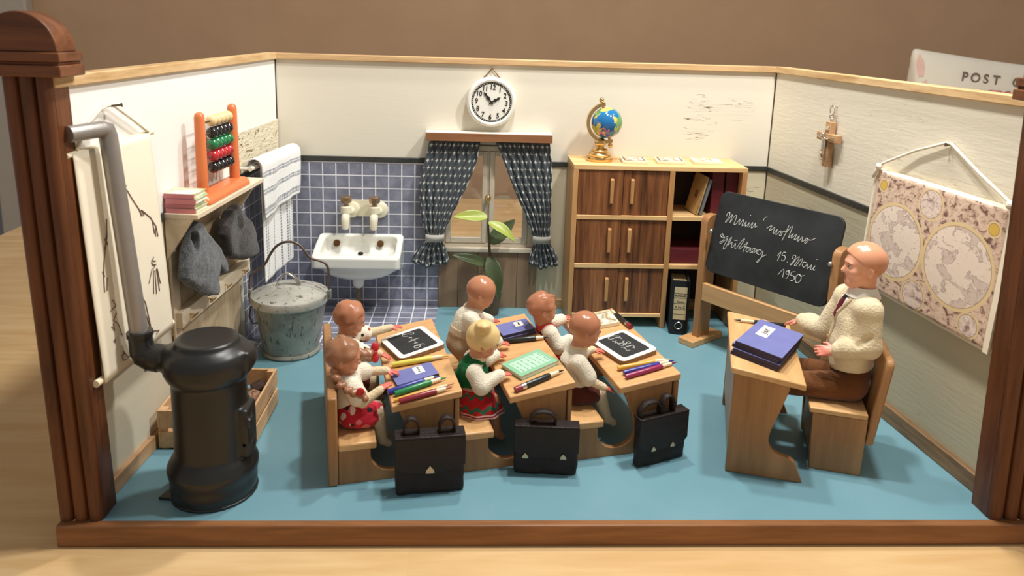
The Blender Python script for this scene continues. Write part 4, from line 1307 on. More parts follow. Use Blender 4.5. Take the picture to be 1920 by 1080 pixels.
for cx, cy, r, big in ((2.55, 3.55, 2.38, 1), (7.35, 3.65, 2.42, 1), (4.85, 6.5, 0.92, 0), (4.7, 0.95, 0.92, 0), (0.8, 6.7, 0.4, 2), (9.2, 6.3, 0.42, 2), (8.75, 0.85, 0.7, 0), (0.75, 0.6, 0.42, 0)):
    d = circ(cx, cy, r)
    inside = t.math('LESS_THAN', d, r)
    ring = t.math('MULTIPLY', t.math('LESS_THAN', d, r + 0.02), t.math('GREATER_THAN', d, r - (0.2 if big == 1 else 0.1)))
    line = t.math('LESS_THAN', t.math('ABSOLUTE', t.math('SUBTRACT', d, r - (0.2 if big == 1 else 0.1))), 0.025)
    fill = globe_c if big == 1 else (t.ramp(n2, [(0.36, srgb(140, 112, 106)), (0.46, srgb(206, 184, 172)), (0.6, srgb(232, 214, 198)), (0.68, srgb(170, 140, 130))]) if big == 0 else srgb(214, 176, 84))
    col = t.mix(inside, col, fill)
    col = t.mix(ring, col, srgb(222, 196, 150))
    col = t.mix(t.math('MULTIPLY', line, 0.6), col, srgb(140, 104, 78))
bx = t.math('MINIMUM', t.math('MINIMUM', X, t.math('SUBTRACT', 10.0, X)), t.math('MINIMUM', Y, t.math('SUBTRACT', 7.6, Y)))
col = t.mix(t.math('LESS_THAN', bx, 0.12), col, srgb(238, 226, 204))
t.base(col)
M['map_paper'] = t.set(0.6, 0, 0.3)
mp_ = thing('world_map', 'old two-hemisphere world map on a wooden rod behind the teacher', 'wall map')
def map_pt(u, v):
    return (14.2 + 10.1 * u, 0.42 + 0.28 * v + 0.12 * math.sin(3.0 * u + 0.6) * math.sin(3.0 * v), 14.45 - 7.05 * v + 0.02 * u)
m = MB().grid(30, 24, map_pt, uvfn=lambda u, v: (u, 1 - v))
build('sheet', m, 'map_paper', parent=mp_, smooth=179, solid=0.03, mat4=MR)
for s_a, s_b in ((14.02, 14.2), (24.3, 24.62)):
    build('edge_strip', MB().prism([(0.36, 14.45), (0.46, 14.45), (0.78, 7.4), (0.66, 7.4)], s_a, s_b, 'x'), 'chart_paper', parent=mp_, mat4=MR)
build('top_rod', MB().cyl((13.9, 0.2, 14.35), (24.7, 0.2, 14.38), 0.13, seg=12), 'rod_wood', parent=mp_, smooth=50, mat4=MR)
build('bottom_rod', MB().cyl((13.9, 0.44, 7.55), (25.05, 0.44, 7.55), 0.16, seg=12), 'rod_wood', parent=mp_, smooth=50, mat4=MR)
build('cord', MB().tube([(14.1, 0.62, 13.9), (14.3, 0.6, 14.4), (14.6, 0.45, 14.85), (17.0, 0.25, 16.0), (19.1, 0.18, 16.75), (19.5, 0.18, 16.78), (21.8, 0.3, 15.7), (24.3, 0.55, 14.75), (24.55, 0.6, 14.3)], 0.085, 8), 'cord_cream', parent=mp_, smooth=179, mat4=MR)
build('knot', MB().ball((14.4, 0.55, 14.62), (0.22, 0.18, 0.2), 10, 8).ball((24.4, 0.62, 14.68), (0.25, 0.2, 0.24), 10, 8), 'cord_cream', parent=mp_, smooth=179, mat4=MR)
o = build('nail', MB().cyl((19.3, -0.2, 16.68), (19.3, 0.3, 16.7), 0.05).cyl((19.3, 0.3, 16.7), (19.3, 0.34, 16.7), 0.1), 'nail_steel', smooth=40, mat4=MR)
tag(o, 'nail in the right wall that holds up the world map', 'nail')

# crucifix
cx_ = thing('crucifix', 'small wooden crucifix with a silver figure high on the right wall', 'crucifix')
sv0 = 8.55
build('upright', MB().box((sv0 - 0.28, 0.1, 13.5), (sv0 + 0.28, 0.52, 16.5)), 'board_tan', parent=cx_, bevel=0.03, mat4=MR)
build('crossbar', MB().box((sv0 - 1.15, 0.12, 15.2), (sv0 + 1.15, 0.56, 15.72)), 'board_tan', parent=cx_, bevel=0.03, mat4=MR)
S = SDF((sv0 - 1.3, 0.3, 13.6), (sv0 + 1.3, 1.1, 16.0), 0.04)
S.ell((sv0 - 0.05, 0.78, 15.62), (0.16, 0.15, 0.19), 0.05)
S.chain([(sv0, 0.68, 15.35), (sv0, 0.7, 14.95), (sv0 + 0.03, 0.72, 14.7)], [0.17, 0.14, 0.16], 0.08)
for sg in (-1, 1):
    S.chain([(sv0 + sg * 0.12, 0.66, 15.35), (sv0 + sg * 0.55, 0.68, 15.45), (sv0 + sg * 0.95, 0.66, 15.55)], [0.08, 0.07, 0.06], 0.06)
    S.chain([(sv0 + sg * 0.07, 0.72, 14.7), (sv0 + sg * 0.07 + 0.05, 0.76, 14.4), (sv0 + sg * 0.03, 0.68, 14.05)], [0.1, 0.085, 0.06], 0.05)
S.ell((sv0, 0.66, 14.0), (0.12, 0.12, 0.08), 0.04)
o = S.mesh('figure', 'silver', cx_)
mm = MR.copy(); mm.translation = mm.translation * K
o.data.transform(mm)
build('scroll', MB().box((sv0 - 0.22, 0.52, 15.95), (sv0 + 0.22, 0.6, 16.2)), 'silver', parent=cx_, bevel=0.02, mat4=MR)
lk = MB()
for z, rr2, ry in ((16.62, 0.1, 0), (16.85, 0.13, 1), (17.25, 0.26, 0)):
    ring = [(sv0 + rr2 * math.cos(a), 0.32, z + rr2 * 1.25 * math.sin(a)) if not ry else (sv0, 0.32 + rr2 * math.cos(a), z + rr2 * 1.2 * math.sin(a)) for a in [2 * math.pi * k / 18 for k in range(18)]]
    lk.tube(ring, 0.045, 8, closed=True)
build('hanging_link', lk, 'silver', parent=cx_, smooth=179, mat4=MR)
o = build('nail', MB().cyl((sv0, -0.2, 17.5), (sv0, 0.45, 17.5), 0.05).cyl((sv0, 0.45, 17.5), (sv0, 0.5, 17.5), 0.09), 'silver', smooth=40, mat4=MR)
tag(o, 'silver nail in the right wall that the crucifix hangs from', 'nail')
# ------------------------------------------------------------------ potted plant under the window
pl = thing('potted_plant', 'tall leafy plant in a small brown pot in front of the window', 'plant', (-2.9, -1.45, 0))
m = MB().lathe([(0, 0.0), (0.5, 0.0), (0.56, 0.1), (0.72, 1.55), (0.8, 1.6), (0.8, 1.85), (0.7, 1.85), (0.66, 1.6), (0, 1.55)], seg=28)
build('pot', m, 'pot_brown', parent=pl, smooth=40)
build('stem', MB().tube([(0, 0, 1.5), (-0.1, -0.05, 3.4), (-0.28, -0.2, 5.4), (-0.42, -0.4, 7.0), (-0.46, -0.45, 7.95)], [0.12, 0.11, 0.1, 0.09, 0.06], 8), 'stem_brown', parent=pl, smooth=179)
def leaf(b, tp_, w, mat, bend, up):
    b, tp_ = Vector(b), Vector(tp_)
    ax = tp_ - b
    side_ = ax.cross(Vector(up)).normalized()
    nv = side_.cross(ax).normalized()
    def fn(u, v):
        ww = w * 0.5 * (math.sin(math.pi * min(1, v ** 0.8)) ** 0.75) * (1 - 0.15 * v)
        c = b + ax * v + nv * (bend * math.sin(math.pi * v))
        s_ = (2 * u - 1)
        return tuple(c + side_ * (ww * s_) + nv * (0.16 * w * abs(s_) ** 1.3 * math.sin(math.pi * v)))
    m = MB().grid(10, 18, fn)
    o = build('leaf', m, mat, parent=pl, smooth=179, solid=0.035, merge=False)
    return o
P0 = Vector((-2.9, -1.45, 0))
for b, tp_, w, mt, bd, up in (((-3.35, -1.9, 7.9), (-5.95, -2.3, 7.95), 1.0, 'leaf_light', 0.1, (0, -0.75, 0.65)),
                          ((-3.33, -1.9, 7.5), (-1.25, -2.5, 6.15), 0.95, 'leaf_light', 0.25, (0.3, -0.65, 0.7)),
                          ((-3.2, -1.6, 5.7), (-1.25, -1.0, 7.5), 1.3, 'leaf_dark', -0.1, (-0.3, -0.9, 0.35)),
                          ((-3.12, -1.5, 3.95), (-6.05, -2.3, 5.0), 0.85, 'leaf_dark', 0.15, (0, -0.8, 0.6)),
                          ((-3.15, -1.7, 4.8), (-2.45, -2.5, 1.55), 1.4, 'leaf_dark', 0.25, (0.2, -1, 0.1))):
    leaf(Vector(b) - P0, Vector(tp_) - P0, w, mt, bd, up)

# ------------------------------------------------------------------ bookcase
cb = thing('bookcase', 'low wooden bookcase with six striped doors and open shelves against the back wall', 'bookcase', (2.7, 0, 0))
W_, D_, H_ = 12.75, 4.0, 12.42
def cbox(name, lo, hi, mat, par=cb, bevel=0.03):
    return build(name, MB().box(lo, hi), mat, parent=par, bevel=bevel)
cbox('top', (0, -D_, 12.08), (W_, -0.03, H_), 'oak_light')
cbox('side_panel', (0, -D_, 0), (0.36, -0.03, 12.08), 'oak_z')
cbox('side_panel', (W_ - 0.36, -D_, 0), (W_, -0.03, 12.08), 'oak_z')
cbox('divider', (7.05, -D_, 0), (7.42, -0.1, 12.08), 'oak_z')
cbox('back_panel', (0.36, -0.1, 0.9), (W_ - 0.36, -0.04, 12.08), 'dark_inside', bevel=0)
for z in (8.38, 4.68):
    cbox('shelf', (0.36, -D_ + 0.02, z), (7.05, -0.1, z + 0.32), 'oak_light')
    cbox('shelf', (7.42, -D_ + 0.02, z), (W_ - 0.36, -0.1, z + 0.32), 'oak_light')
cbox('bottom_rail', (0.36, -D_ + 0.02, 0.85), (7.05, -0.1, 1.12), 'oak_light')
for z0, z1 in ((8.72, 12.06), (5.02, 8.36), (1.14, 4.66)):
    for x0, x1, hx, yy in ((0.4, 3.68, 2.85, -3.9), (3.72, 7.02, 4.35, -3.82)):
        dr = cbox('door', (x0, yy, z0), (x1, yy + 0.18, z1 - (0.05 if x0 > 3 else 0)), 'zebrano', bevel=0.02)
        zc = (z0 + z1) / 2 + 0.12
        m = MB().prism([(yy, zc - 0.95), (yy - 0.22, zc - 0.9), (yy - 0.22, zc + 0.85), (yy, zc + 0.95)], hx - 0.13, hx + 0.13, 'x')
        build('handle', m, 'oak_z', parent=dr, bevel=0.04)
# things in and on the bookcase
def book(name, label, size, mats, loc, mat4, group=None, parts=True):
    w, d, h = size                                  # thickness (x), depth (y), height (z); spine faces -y
    r = thing(name, label, 'book', loc, 0, group)
    r.matrix_world = Matrix.Translation(Vector(loc) * K) @ mat4
    cov = MB().box((0, 0, 0), (0.06, d, h)).box((w - 0.06, 0, 0), (w, d, h)).box((0, 0, 0), (w, 0.07, h))
    build('cover', cov, mats, parent=r, bevel=0.02)
    build('pages', MB().box((0.06, 0.07, 0.06), (w - 0.06, d - 0.06, h - 0.06)), 'paper_white', parent=r)
    return r
I4 = Matrix.Identity(4)
book('book', 'thick dark maroon book standing against the bookcase side panel, behind the blackboard', (0.95, 2.4, 3.2), 'book_maroon', (14.12, -3.2, 8.705), I4, 'maroon books in the open top compartment')
book('book', 'thick dark maroon book standing next to the slim leaning books', (0.95, 2.4, 3.2), 'book_maroon', (13.1, -3.2, 8.705), I4, 'maroon books in the open top compartment')
plain('photo_cover', srgb(196, 160, 104), 0.45, 0, 0.4, 0.2, 5)
lean = Matrix.Rotation(math.radians(13), 4, 'Y') @ Matrix.Rotation(math.radians(9), 4, 'Z')
r = book('picture_book', 'slim tan picture book leaning in the open top compartment', (0.16, 2.0, 2.95), 'photo_cover', (11.98, -3.55, 8.74), lean)
build('cover_picture', MB().box((-0.012, 0.7, 1.2), (0.0, 1.1, 1.75)), 'board_brown', parent=r)
r = book('picture_book', 'slim grey-blue book leaning behind the tan picture book', (0.26, 1.9, 2.75), 'book_grey', (12.22, -3.5, 8.765), lean)
bm_ = thing('book', 'maroon book lying flat in the open middle compartment', 'book', (10.3, -3.6, 5.005))
build('cover', MB().box((0, 0, 0), (4.3, 0.1, 1.1)).box((0, 0, 0), (4.3, 2.9, 0.08)).box((0, 0, 1.02), (4.3, 2.9, 1.1)), 'book_maroon', parent=bm_, bevel=0.04)
build('pages', MB().box((0.06, 0.1, 0.08), (4.24, 2.8, 1.02)), 'paper_white', parent=bm_)
# ring binder standing on the floor
bd = thing('ring_binder', 'black ring binder with tan spine label at the bottom of the bookcase', 'binder', (10.2, -5.05, 0), math.radians(-9))
m = MB().box((0, 0.12, 0), (0.1, 3.0, 4.15)).box((1.22, 0.12, 0), (1.32, 3.0, 4.15))
build('cover', m, 'binder_black', parent=bd, bevel=0.03)
arc = [(0.0, 0.14), (0.1, 0.04), (0.35, -0.03), (0.66, -0.05), (0.97, -0.03), (1.22, 0.04), (1.32, 0.14), (1.22, 0.2), (0.1, 0.2)]
build('spine', MB().prism(arc, 0.0, 4.15), 'binder_black', parent=bd, smooth=50)
build('papers', MB().box((0.12, 0.4, 0.1), (1.2, 2.8, 3.8)), 'label_tan', parent=bd)
lb = build('spine_label', MB().box((0.2, -0.075, 1.2), (1.12, -0.055, 3.7)), 'label_tan', parent=bd)
for z in (3.2, 2.86, 2.45, 2.0, 1.6):
    build('ruled_line', MB().box((0.2, -0.082, z), (1.12, -0.07, z + 0.025)), 'ink_black', parent=lb)
F2 = lambda x, z, y=-0.08: basis((x, y, z), (1, 0, 0), (0, 0, 1), (0, -1, 0))
text_part('lettering', 'SCHÜLER', 0.2, 'ink_black', lb, F2(0.66, 3.04), bold=0.006)
text_part('lettering', 'Klasse', 0.2, 'ink_black', lb, F2(0.66, 2.58))
text_part('lettering', 'A bis Z', 0.25, 'ink_black', lb, F2(0.66, 2.16))
build('finger_ring', MB().lathe([(0.2, 0.0), (0.29, 0.0), (0.3, 0.04), (0.27, 0.07), (0.22, 0.05), (0.2, 0.0)], seg=28, mat=Matrix.Rotation(math.radians(90), 4, 'X'), c=(0.66, -0.05, 0.72)), 'steel', parent=bd, smooth=50)
build('finger_hole', MB().cyl((0.66, -0.03, 0.72), (0.66, -0.07, 0.72), 0.2), 'drain_dark', parent=bd)
# three small picture tiles on top
t = NT('tile_picture')
v = t.coord(kind='Object')
t.base(t.ramp(t.noise(v, 9, 3, 0.6, 0.8), [(0.42, srgb(236, 228, 206)), (0.55, srgb(150, 124, 84)), (0.62, srgb(230, 220, 194))]))
M['tile_picture'] = t.set(0.4)
plain('tile_frame', srgb(232, 222, 192), 0.45)
plain('tile_border', srgb(116, 100, 70), 0.5)
for lab, (x, y, w, d, rz), full in (('small square picture booklet with a pale cover next to the globe', (7.35, -2.3, 1.85, 1.85, -0.05), 0),
                                ('small picture booklet with a brown and green cover, middle of the three on the bookcase', (10.1, -2.1, 2.1, 1.7, -0.07), 1),
                                ('small whitish picture booklet at the blackboard end of the bookcase top', (12.9, -2.0, 2.15, 1.5, -0.08), 2)):
    r = thing('picture_booklet', lab, 'booklet', (x, y, 12.425), rz, 'picture booklets on the bookcase')
    build('pages', MB().box((-w / 2, -d / 2, 0), (w / 2, d / 2, 0.22)), 'tile_frame', parent=r, bevel=0.03)
    e = 0.14
    if full < 2:
        build('border', MB().box((-w / 2 + e, -d / 2 + e, 0.2), (w / 2 - e, d / 2 - e, 0.23)), 'tile_border', parent=r)
    build('cover_picture', MB().box((-w / 2 + 2 * e, -d / 2 + 2 * e * .8, 0.2), (w / 2 - 2 * e, d / 2 - 2 * e * .8, 0.24)), 'tile_picture', parent=r)
# globe
gb = thing('globe', 'small blue globe on a brass stand on the bookcase', 'globe', (5.2, -2.0, 12.43))
m = MB().lathe([(0, 0), (0.96, 0), (1.0, 0.12), (0.97, 0.28), (0.82, 0.36), (0.84, 0.48), (0.74, 0.62), (0.6, 0.66), (0.62, 0.78), (0.5, 0.92), (0.32, 0.98), (0.28, 1.06), (0.4, 1.16), (0.46, 1.35), (0.42, 1.52), (0.28, 1.62), (0.2, 1.7), (0, 1.72)], seg=40, c=(-0.35, 0, 0))
build('stand', m, 'brass', parent=gb, smooth=40)
t = NT('globe_map')
v = t.coord()
n1 = t.noise(v, 8.5, 4, 0.55, 0.3)
sep = t.sep(v)
land = t.ramp(t.noise(t.coord(loc=(3, 1, 2)), 7, 2), [(0.35, srgb(196, 84, 70)), (0.45, srgb(226, 110, 130)), (0.52, srgb(232, 214, 90)), (0.6, srgb(90, 150, 90))])
sea = t.mix(t.noise(v, 5, 2), srgb(10, 70, 130), srgb(40, 140, 196))
t.base(t.mix(t.math('GREATER_THAN', n1, 0.5), sea, land))
M['globe_map'] = t.set(0.12, 0, 0.6, coat=0.5)
gc = Vector((0.05, 0, 2.83))
tiltm = Matrix.Rotation(math.radians(23), 4, 'Y')
build('sphere', MB().ball(gc, 1.15, 40, 28, mat=tiltm), 'globe_map', parent=gb, smooth=179)
# curved meridian band on the bookcase-side of the sphere
axis_a = math.radians(90 + 14)
vs_, n_ = [], 30
for i in range(n_ + 1):
    a = math.radians(98) + (math.radians(290) - math.radians(98)) * i / n_
    for rr2, yy in ((1.27, -0.22), (1.52, -0.22), (1.52, 0.22), (1.27, 0.22)):
        vs_.append((gc.x + rr2 * math.cos(a), yy, gc.z + rr2 * math.sin(a)))
m = MB()
fs_ = []
for i in range(n_):
    for k in range(4):
        fs_.append((4 * i + k, 4 * i + (k + 1) % 4, 4 * i + 4 + (k + 1) % 4, 4 * i + 4 + k))
m.add(vs_, fs_ + [(0, 1, 2, 3), (4 * n_, 4 * n_ + 1, 4 * n_ + 2, 4 * n_ + 3)])
build('meridian', m, 'brass', parent=gb, smooth=40)
for a in (math.radians(106), math.radians(282)):
    d_ = Vector((math.cos(a), 0, math.sin(a)))
    build('axis_knob', MB().cyl(gc + d_ * 1.1, gc + d_ * 1.62, 0.1).ball(gc + d_ * 1.72, 0.19, 14, 10), 'brass', parent=gb, smooth=60)

# ------------------------------------------------------------------ blackboard on its stand
AB = math.radians(-54)
bb = thing('blackboard', 'black chalkboard swivelling between two wooden posts, covered in handwriting', 'blackboard', (12.0, -6.4, 0), AB)
# local x along the board, local y away from the class
def bbox_(name, lo, hi, mat, par=bb, bevel=0.05):
    return build(name, MB().box(lo, hi), mat, parent=par, bevel=bevel)
for x0 in (-0.34, 9.42):
    pr = [(-0.3, 0.4), (1.0, 0.4), (1.0, 9.35), (0.7, 9.5), (0.3, 9.5), (0.0, 9.4), (-0.18, 9.25), (-0.3, 9.0)]
    build('post', MB().prism(pr, x0, x0 + 0.54, 'x'), 'beech_z_shaded', parent=bb, bevel=0.05)
    bbox_('foot', (x0 - 0.4, -1.3, 0.0), (x0 + 0.9, 2.15, 0.45), 'beech')
bbox_('crossbar', (0.2, -0.3, 3.3), (9.42, 0.12, 4.6), 'beech')
tl_ = math.radians(13)
BQ = basis((0, 0.5, 8.4), (1, 0, 0), (0, math.sin(tl_), math.cos(tl_)))
def rrect(x0, y0, x1, y1, r, n=6):
    out = []
    for cx, cy, a0 in ((x1 - r, y1 - r, 0), (x0 + r, y1 - r, 90), (x0 + r, y0 + r, 180), (x1 - r, y0 + r, 270)):
        for i in range(n + 1):
            a = math.radians(a0 + 90 * i / n)
            out.append((cx + r * math.cos(a), cy + r * math.sin(a)))
    return out
pan = build('panel', MB().prism(rrect(0.24, -2.92, 9.36, 2.85, 0.62), -0.13, 0.13), 'blackboard_slate', parent=bb, mat4=BQ, bevel=0.04)
for st in CHALK_BOARD:
    pts = [(x, q, 0.14) for x, q in st]
    pts = smooth_pts(pts)
    build('chalk_stroke', MB().tube(pts, 0.024, 5), 'chalk', parent=pan, mat4=BQ)
for x in (0.2, 9.4):
    build('pivot_pin', MB().cyl((x - 0.3, 0.5, 8.4), (x + 0.3, 0.5, 8.4), 0.1).ball((x + (0.4 if x < 1 else 0.0), -0.34, 8.5), 0.17, 10, 8), 'steel', parent=bb, smooth=50)

# ------------------------------------------------------------------ pupils' benches
AW = math.radians(12.47)
BO = Vector((-11.05, -24.1, 0))
BU = Vector((math.cos(AW), math.sin(AW), 0))
BV = Vector((-math.sin(AW), math.cos(AW), 0))
def bench(label, k, du, dv, first=False, last=False):
    p = BO + BU * (5.9 * k + du) + BV * dv
    r = thing('school_bench', label, 'school bench', tuple(p), AW, 'wooden school benches in one row')
    curve_ = smooth_pts([(3.3, 3.6, 0), (3.72, 2.6, 0), (3.98, 1.7, 0), (4.0, 1.2, 0), (3.85, 0.82, 0), (3.45, 0.55, 0), (2.95, 0.46, 0), (2.45, 0.6, 0), (2.1, 0.92, 0), (1.95, 1.3, 0), (1.95, 1.76, 0)])
    side_p = [(0.4, 0), (6.02, 0), (6.02, 3.98)] + [(c.x, c.y) for c in curve_] + [(0.4, 1.76)]
    for v0 in (0.1, 8.95):
        build('side_panel', MB().prism(side_p, v0, v0 + 0.32, 'y'), 'beech_z_shaded', parent=r, bevel=0.03)
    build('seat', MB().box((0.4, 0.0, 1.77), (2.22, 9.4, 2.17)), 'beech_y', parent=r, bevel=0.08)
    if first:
        build('backrest', MB().box((-0.08, -0.02, 0.0), (0.38, 9.4, 4.62)), 'beech_z_shaded', parent=r, bevel=0.09)
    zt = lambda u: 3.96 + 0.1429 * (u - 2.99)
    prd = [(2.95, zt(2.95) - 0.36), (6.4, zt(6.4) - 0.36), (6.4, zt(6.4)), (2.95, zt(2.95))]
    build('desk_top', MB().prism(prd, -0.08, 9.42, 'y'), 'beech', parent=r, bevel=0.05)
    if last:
        build('front_panel', MB().box((6.08, 0.0, 2.3), (6.38, 9.4, 4.02)), 'beech_z_shaded', parent=r, bevel=0.1)
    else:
        build('front_panel', MB().box((6.05, 0.0, 2.22), (6.28, 9.4, 4.0)), 'beech_z_shaded', parent=r, bevel=0.04)
    return r
bench('wooden school bench with full-height backrest, nearest the stove', 0, 0, 0, first=True)
bench('wooden school bench between the two others, with the green booklet on it', 1, -0.08, -0.25)
bench('wooden school bench nearest the blackboard, at the head of the row', 2, -0.16, -0.45, last=True)
def DK(k, p=0.0, q=0.0, lift=0.0, rz=0.0):
    # frame on the sloped top of desk k: x down-class along the slope, y away from the viewer
    o = BO + BU * (5.9 * k + 2.99) + Vector((0, 0, 3.962))
    sl = math.atan(0.1429)
    m = Matrix.Translation(o * K) @ Matrix.Rotation(AW, 4, 'Z') @ Matrix.Rotation(-sl, 4, 'Y') @ Matrix.Translation(Vector((p, q, lift + 0.004 + 0.0125 * k)) * K) @ Matrix.Rotation(rz, 4, 'Z')
    return m
def at(o, m):
    o.matrix_world = m
    return o
# slates
plain('slate_white', srgb(244, 240, 226), 0.4, 0, 0.4, 0.02)
plain('slate_dark', srgb(44, 45, 46), 0.6, 0, 0.3, 0.15, 8)
def slate(label, k, p, q, w, h, rz, strokes):
    r = thing('slate', label, 'slate', (0, 0, 0))
    at(r, DK(k, p, q, 0.0, rz))
    build('frame', MB().prism(rrect(-w / 2, -h / 2, w / 2, h / 2, 0.3), 0.0, 0.24), 'board_brown', parent=r, bevel=0.03)
    build('rim', MB().prism(rrect(-w / 2, -h / 2, w / 2, h / 2, 0.3), 0.24, 0.29), 'slate_white', parent=r, bevel=0.02)
    e = 0.31
    bo = build('writing_surface', MB().prism(rrect(-w / 2 + e, -h / 2 + e, w / 2 - e, h / 2 - e, 0.16), 0.28, 0.3), 'slate_dark', parent=r)
    cs_, sn_ = math.cos(-rz), math.sin(-rz)
    for st in strokes:
        pts = [((x - p) * cs_ - (y - q) * sn_, (x - p) * sn_ + (y - q) * cs_, 0.302) for x, y in st]
        build('chalk_stroke', MB().tube(smooth_pts(pts), 0.023, 5), 'chalk', parent=bo)
slate('white-rimmed slate with a chalked sum on the desk nearest the stove', 0, 1.8, 6.12, 2.7, 3.22, math.radians(15.5), CHALK_SUM)
slate('white-rimmed slate with chalked letters on the desk nearest the blackboard', 2, 1.68, 3.35, 2.4, 3.3, math.radians(12), CHALK_LETTERS)
# notebooks
plain('notebook_blue', srgb(112, 116, 170), 0.6, 0, 0.3, 0.06, 10)
plain('notebook_edge', srgb(54, 46, 66), 0.7)
def notebook(label, m4, w, h, th, lab=(0.3, 0.1, 0.5, 0.75), cover='notebook_blue', scrib=True, group=None, shift=0.0):
    r = thing('notebook', label, 'notebook', (0, 0, 0), 0, group)
    at(r, m4)
    build('pages', MB().box((-w / 2 + 0.01, -h / 2 + 0.05, 0.03), (w / 2 - 0.01, h / 2 - 0.01, th - 0.03)), 'notebook_edge', parent=r)
    c = build('cover', MB().box((-w / 2, -h / 2, 0), (w / 2, h / 2, 0.035), 1).box((-w / 2, -h / 2, th - 0.02), (w / 2, h / 2, th)).box((-w / 2, -h / 2 - 0.02, 0.0), (w / 2, -h / 2 + 0.05, th - 0.012), 1), [cover, 'notebook_edge'], parent=r)
    if scrib:
        lx_, ly_, lw_, lh_ = lab
        lb = build('label', MB().box((lx_ - lw_ / 2, ly_ - lh_ / 2, th), (lx_ + lw_ / 2, ly_ + lh_ / 2, th + 0.012)), 'paper_white', parent=c)
        return r, lb, th
    return r, None, th
def scribble(par, cx, cy, z, w, h, vert=True, rows=1):
    rr = random.Random(int(1000 * (cx + cy + w)))
    pts = []
    n = 14
    for i in range(n + 1):
        f = i / n
        a = (rr.uniform(-.5, .5)) * w * 0.5
        pts.append((cx + a, cy - h / 2 + h * f, z) if vert else (cx - w / 2 + w * f, cy + rr.uniform(-.5, .5) * h, z))
    build('handwriting', MB().tube(pts, 0.016, 4), 'ink_black', parent=par)
r, lb, th = notebook('blue notebook under the braided girl\'s outstretched hand', DK(0, 1.42, 2.5, 0.0, math.radians(8)), 2.2, 1.5, 0.16, (0.3, 0.22, 0.52, 0.8))
scribble(lb, 0.3, 0.22, th + 0.02, 0.24, 0.6)
notebook('blue notebook at the bottom of the pair on the middle desk', DK(1, 2.12, 6.72, 0.0, math.radians(4)), 1.95, 1.6, 0.17, scrib=False, group='blue notebooks on the middle desk')
r, lb, th = notebook('blue labelled notebook on top of the pair on the middle desk', DK(1, 2.1, 6.78, 0.175, math.radians(3)), 1.95, 1.6, 0.17, (0.32, 0.25, 0.52, 0.66), group='blue notebooks on the middle desk')
scribble(lb, 0.32, 0.25, th + 0.02, 0.24, 0.4)
t = NT('green_print')
v = t.coord()
s = t.sep(v)
ln = t.math('LESS_THAN', t.math('FRACT', t.math('MULTIPLY', s[0], 36.0)), 0.22)
brk = t.math('GREATER_THAN', t.noise(t.coord((40, 14, 1)), 3.0, 2), 0.48)
ins = t.math('LESS_THAN', t.math('ABSOLUTE', s[1]), 0.065)
ins = t.math('MULTIPLY', ins, t.math('LESS_THAN', t.math('ABSOLUTE', s[0]), 0.095))
t.base(t.mix(t.math('MULTIPLY', t.math('MULTIPLY', ln, brk), t.math('MULTIPLY', ins, 0.75)), t.mix(ins, srgb(136, 186, 150), srgb(178, 220, 188)), srgb(70, 112, 92)))
M['green_print'] = t.set(0.55)
r = thing('exercise_book', 'thin pale green printed booklet in front of the blonde girl', 'booklet')
at(r, DK(1, 1.72, 2.32, 0.0, math.radians(19)))
build('pages', MB().box((-1.2, -0.93, 0.03), (1.2, 0.93, 0.2)), 'paper_white', parent=r)
build('cover', MB().box((-1.23, -0.96, 0.2), (1.23, 0.96, 0.235)).box((-1.23, -0.96, 0.0), (1.23, 0.96, 0.035)), 'green_print', parent=r)
r = thing('picture_booklet', 'small sepia picture booklet at the far end of the desk nearest the blackboard', 'booklet')
at(r, DK(2, 1.98, 7.35, 0.0, math.radians(-4)))
build('pages', MB().box((-0.78, -0.95, 0.0), (0.78, 0.95, 0.26)), 'tile_frame', parent=r, bevel=0.03)
build('cover_picture', MB().box((-0.66, -0.82, 0.25), (0.66, 0.82, 0.275)), 'tile_picture', parent=r)
# pens and brushes
for n_, c_ in (('pen_yellow', (226, 212, 96)), ('pen_orange', (226, 170, 66)), ('pen_blue', (52, 56, 140)), ('pen_green', (36, 128, 72)), ('pen_red', (140, 42, 50)), ('pen_magenta', (150, 40, 84)), ('pen_black', (34, 38, 36)), ('pen_cream', (232, 216, 182)), ('pen_dark', (52, 38, 34)), ('pen_tip_red', (158, 74, 52))):
    plain(n_, srgb(*c_), 0.3, 0, 0.5, 0.06)
def pen(label, k, a, b, body, cuff, tip, r=0.14, cap=None, frame=None, fb=0.7, f2=0.88, name='pen'):
    a, b = Vector((a[0], a[1], 0)), Vector((b[0], b[1], 0))
    L = (b - a).length
    rz = math.atan2(b.y - a.y, b.x - a.x)
    o = thing(name, label, 'pen')
    at(o, (frame(a.x, a.y, rz) if frame else DK(k, a.x, a.y, 0.0, rz)))
    t0 = 0.0
    if cap:
        build('end_cap', MB().tube([(0, 0, r), (0.38, 0, r)], [r, r], 12), cap, parent=o, smooth=50)
        build('ring', MB().tube([(0.38, 0, r), (0.62, 0, r)], [r * 1.06, r * 1.06], 12), 'silver', parent=o, smooth=50)
        t0 = 0.62
    build('barrel', MB().tube([(t0, 0, r), (t0 + 0.05, 0, r), (L * fb - 0.1, 0, r * 1.02), (L * fb, 0, r * 0.9)], [r * 0.9, r, r, r * 0.85], 12), body, parent=o, smooth=50)
    build('cuff', MB().tube([(L * fb, 0, r), (L * f2, 0, r * 0.98)], [r * 0.78, r * 0.62], 12), cuff, parent=o, smooth=50)
    build('tip', MB().tube([(L * f2, 0, r * 0.98), (L, 0, r * 0.8)], [r * 0.5, r * 0.12], 10), tip, parent=o, smooth=50)
    return o
pen('yellow pencil beside the slate with the sum', 0, (0.45, 4.0), (3.5, 3.7), 'pen_yellow', 'pen_cream', 'pen_orange', 0.15)
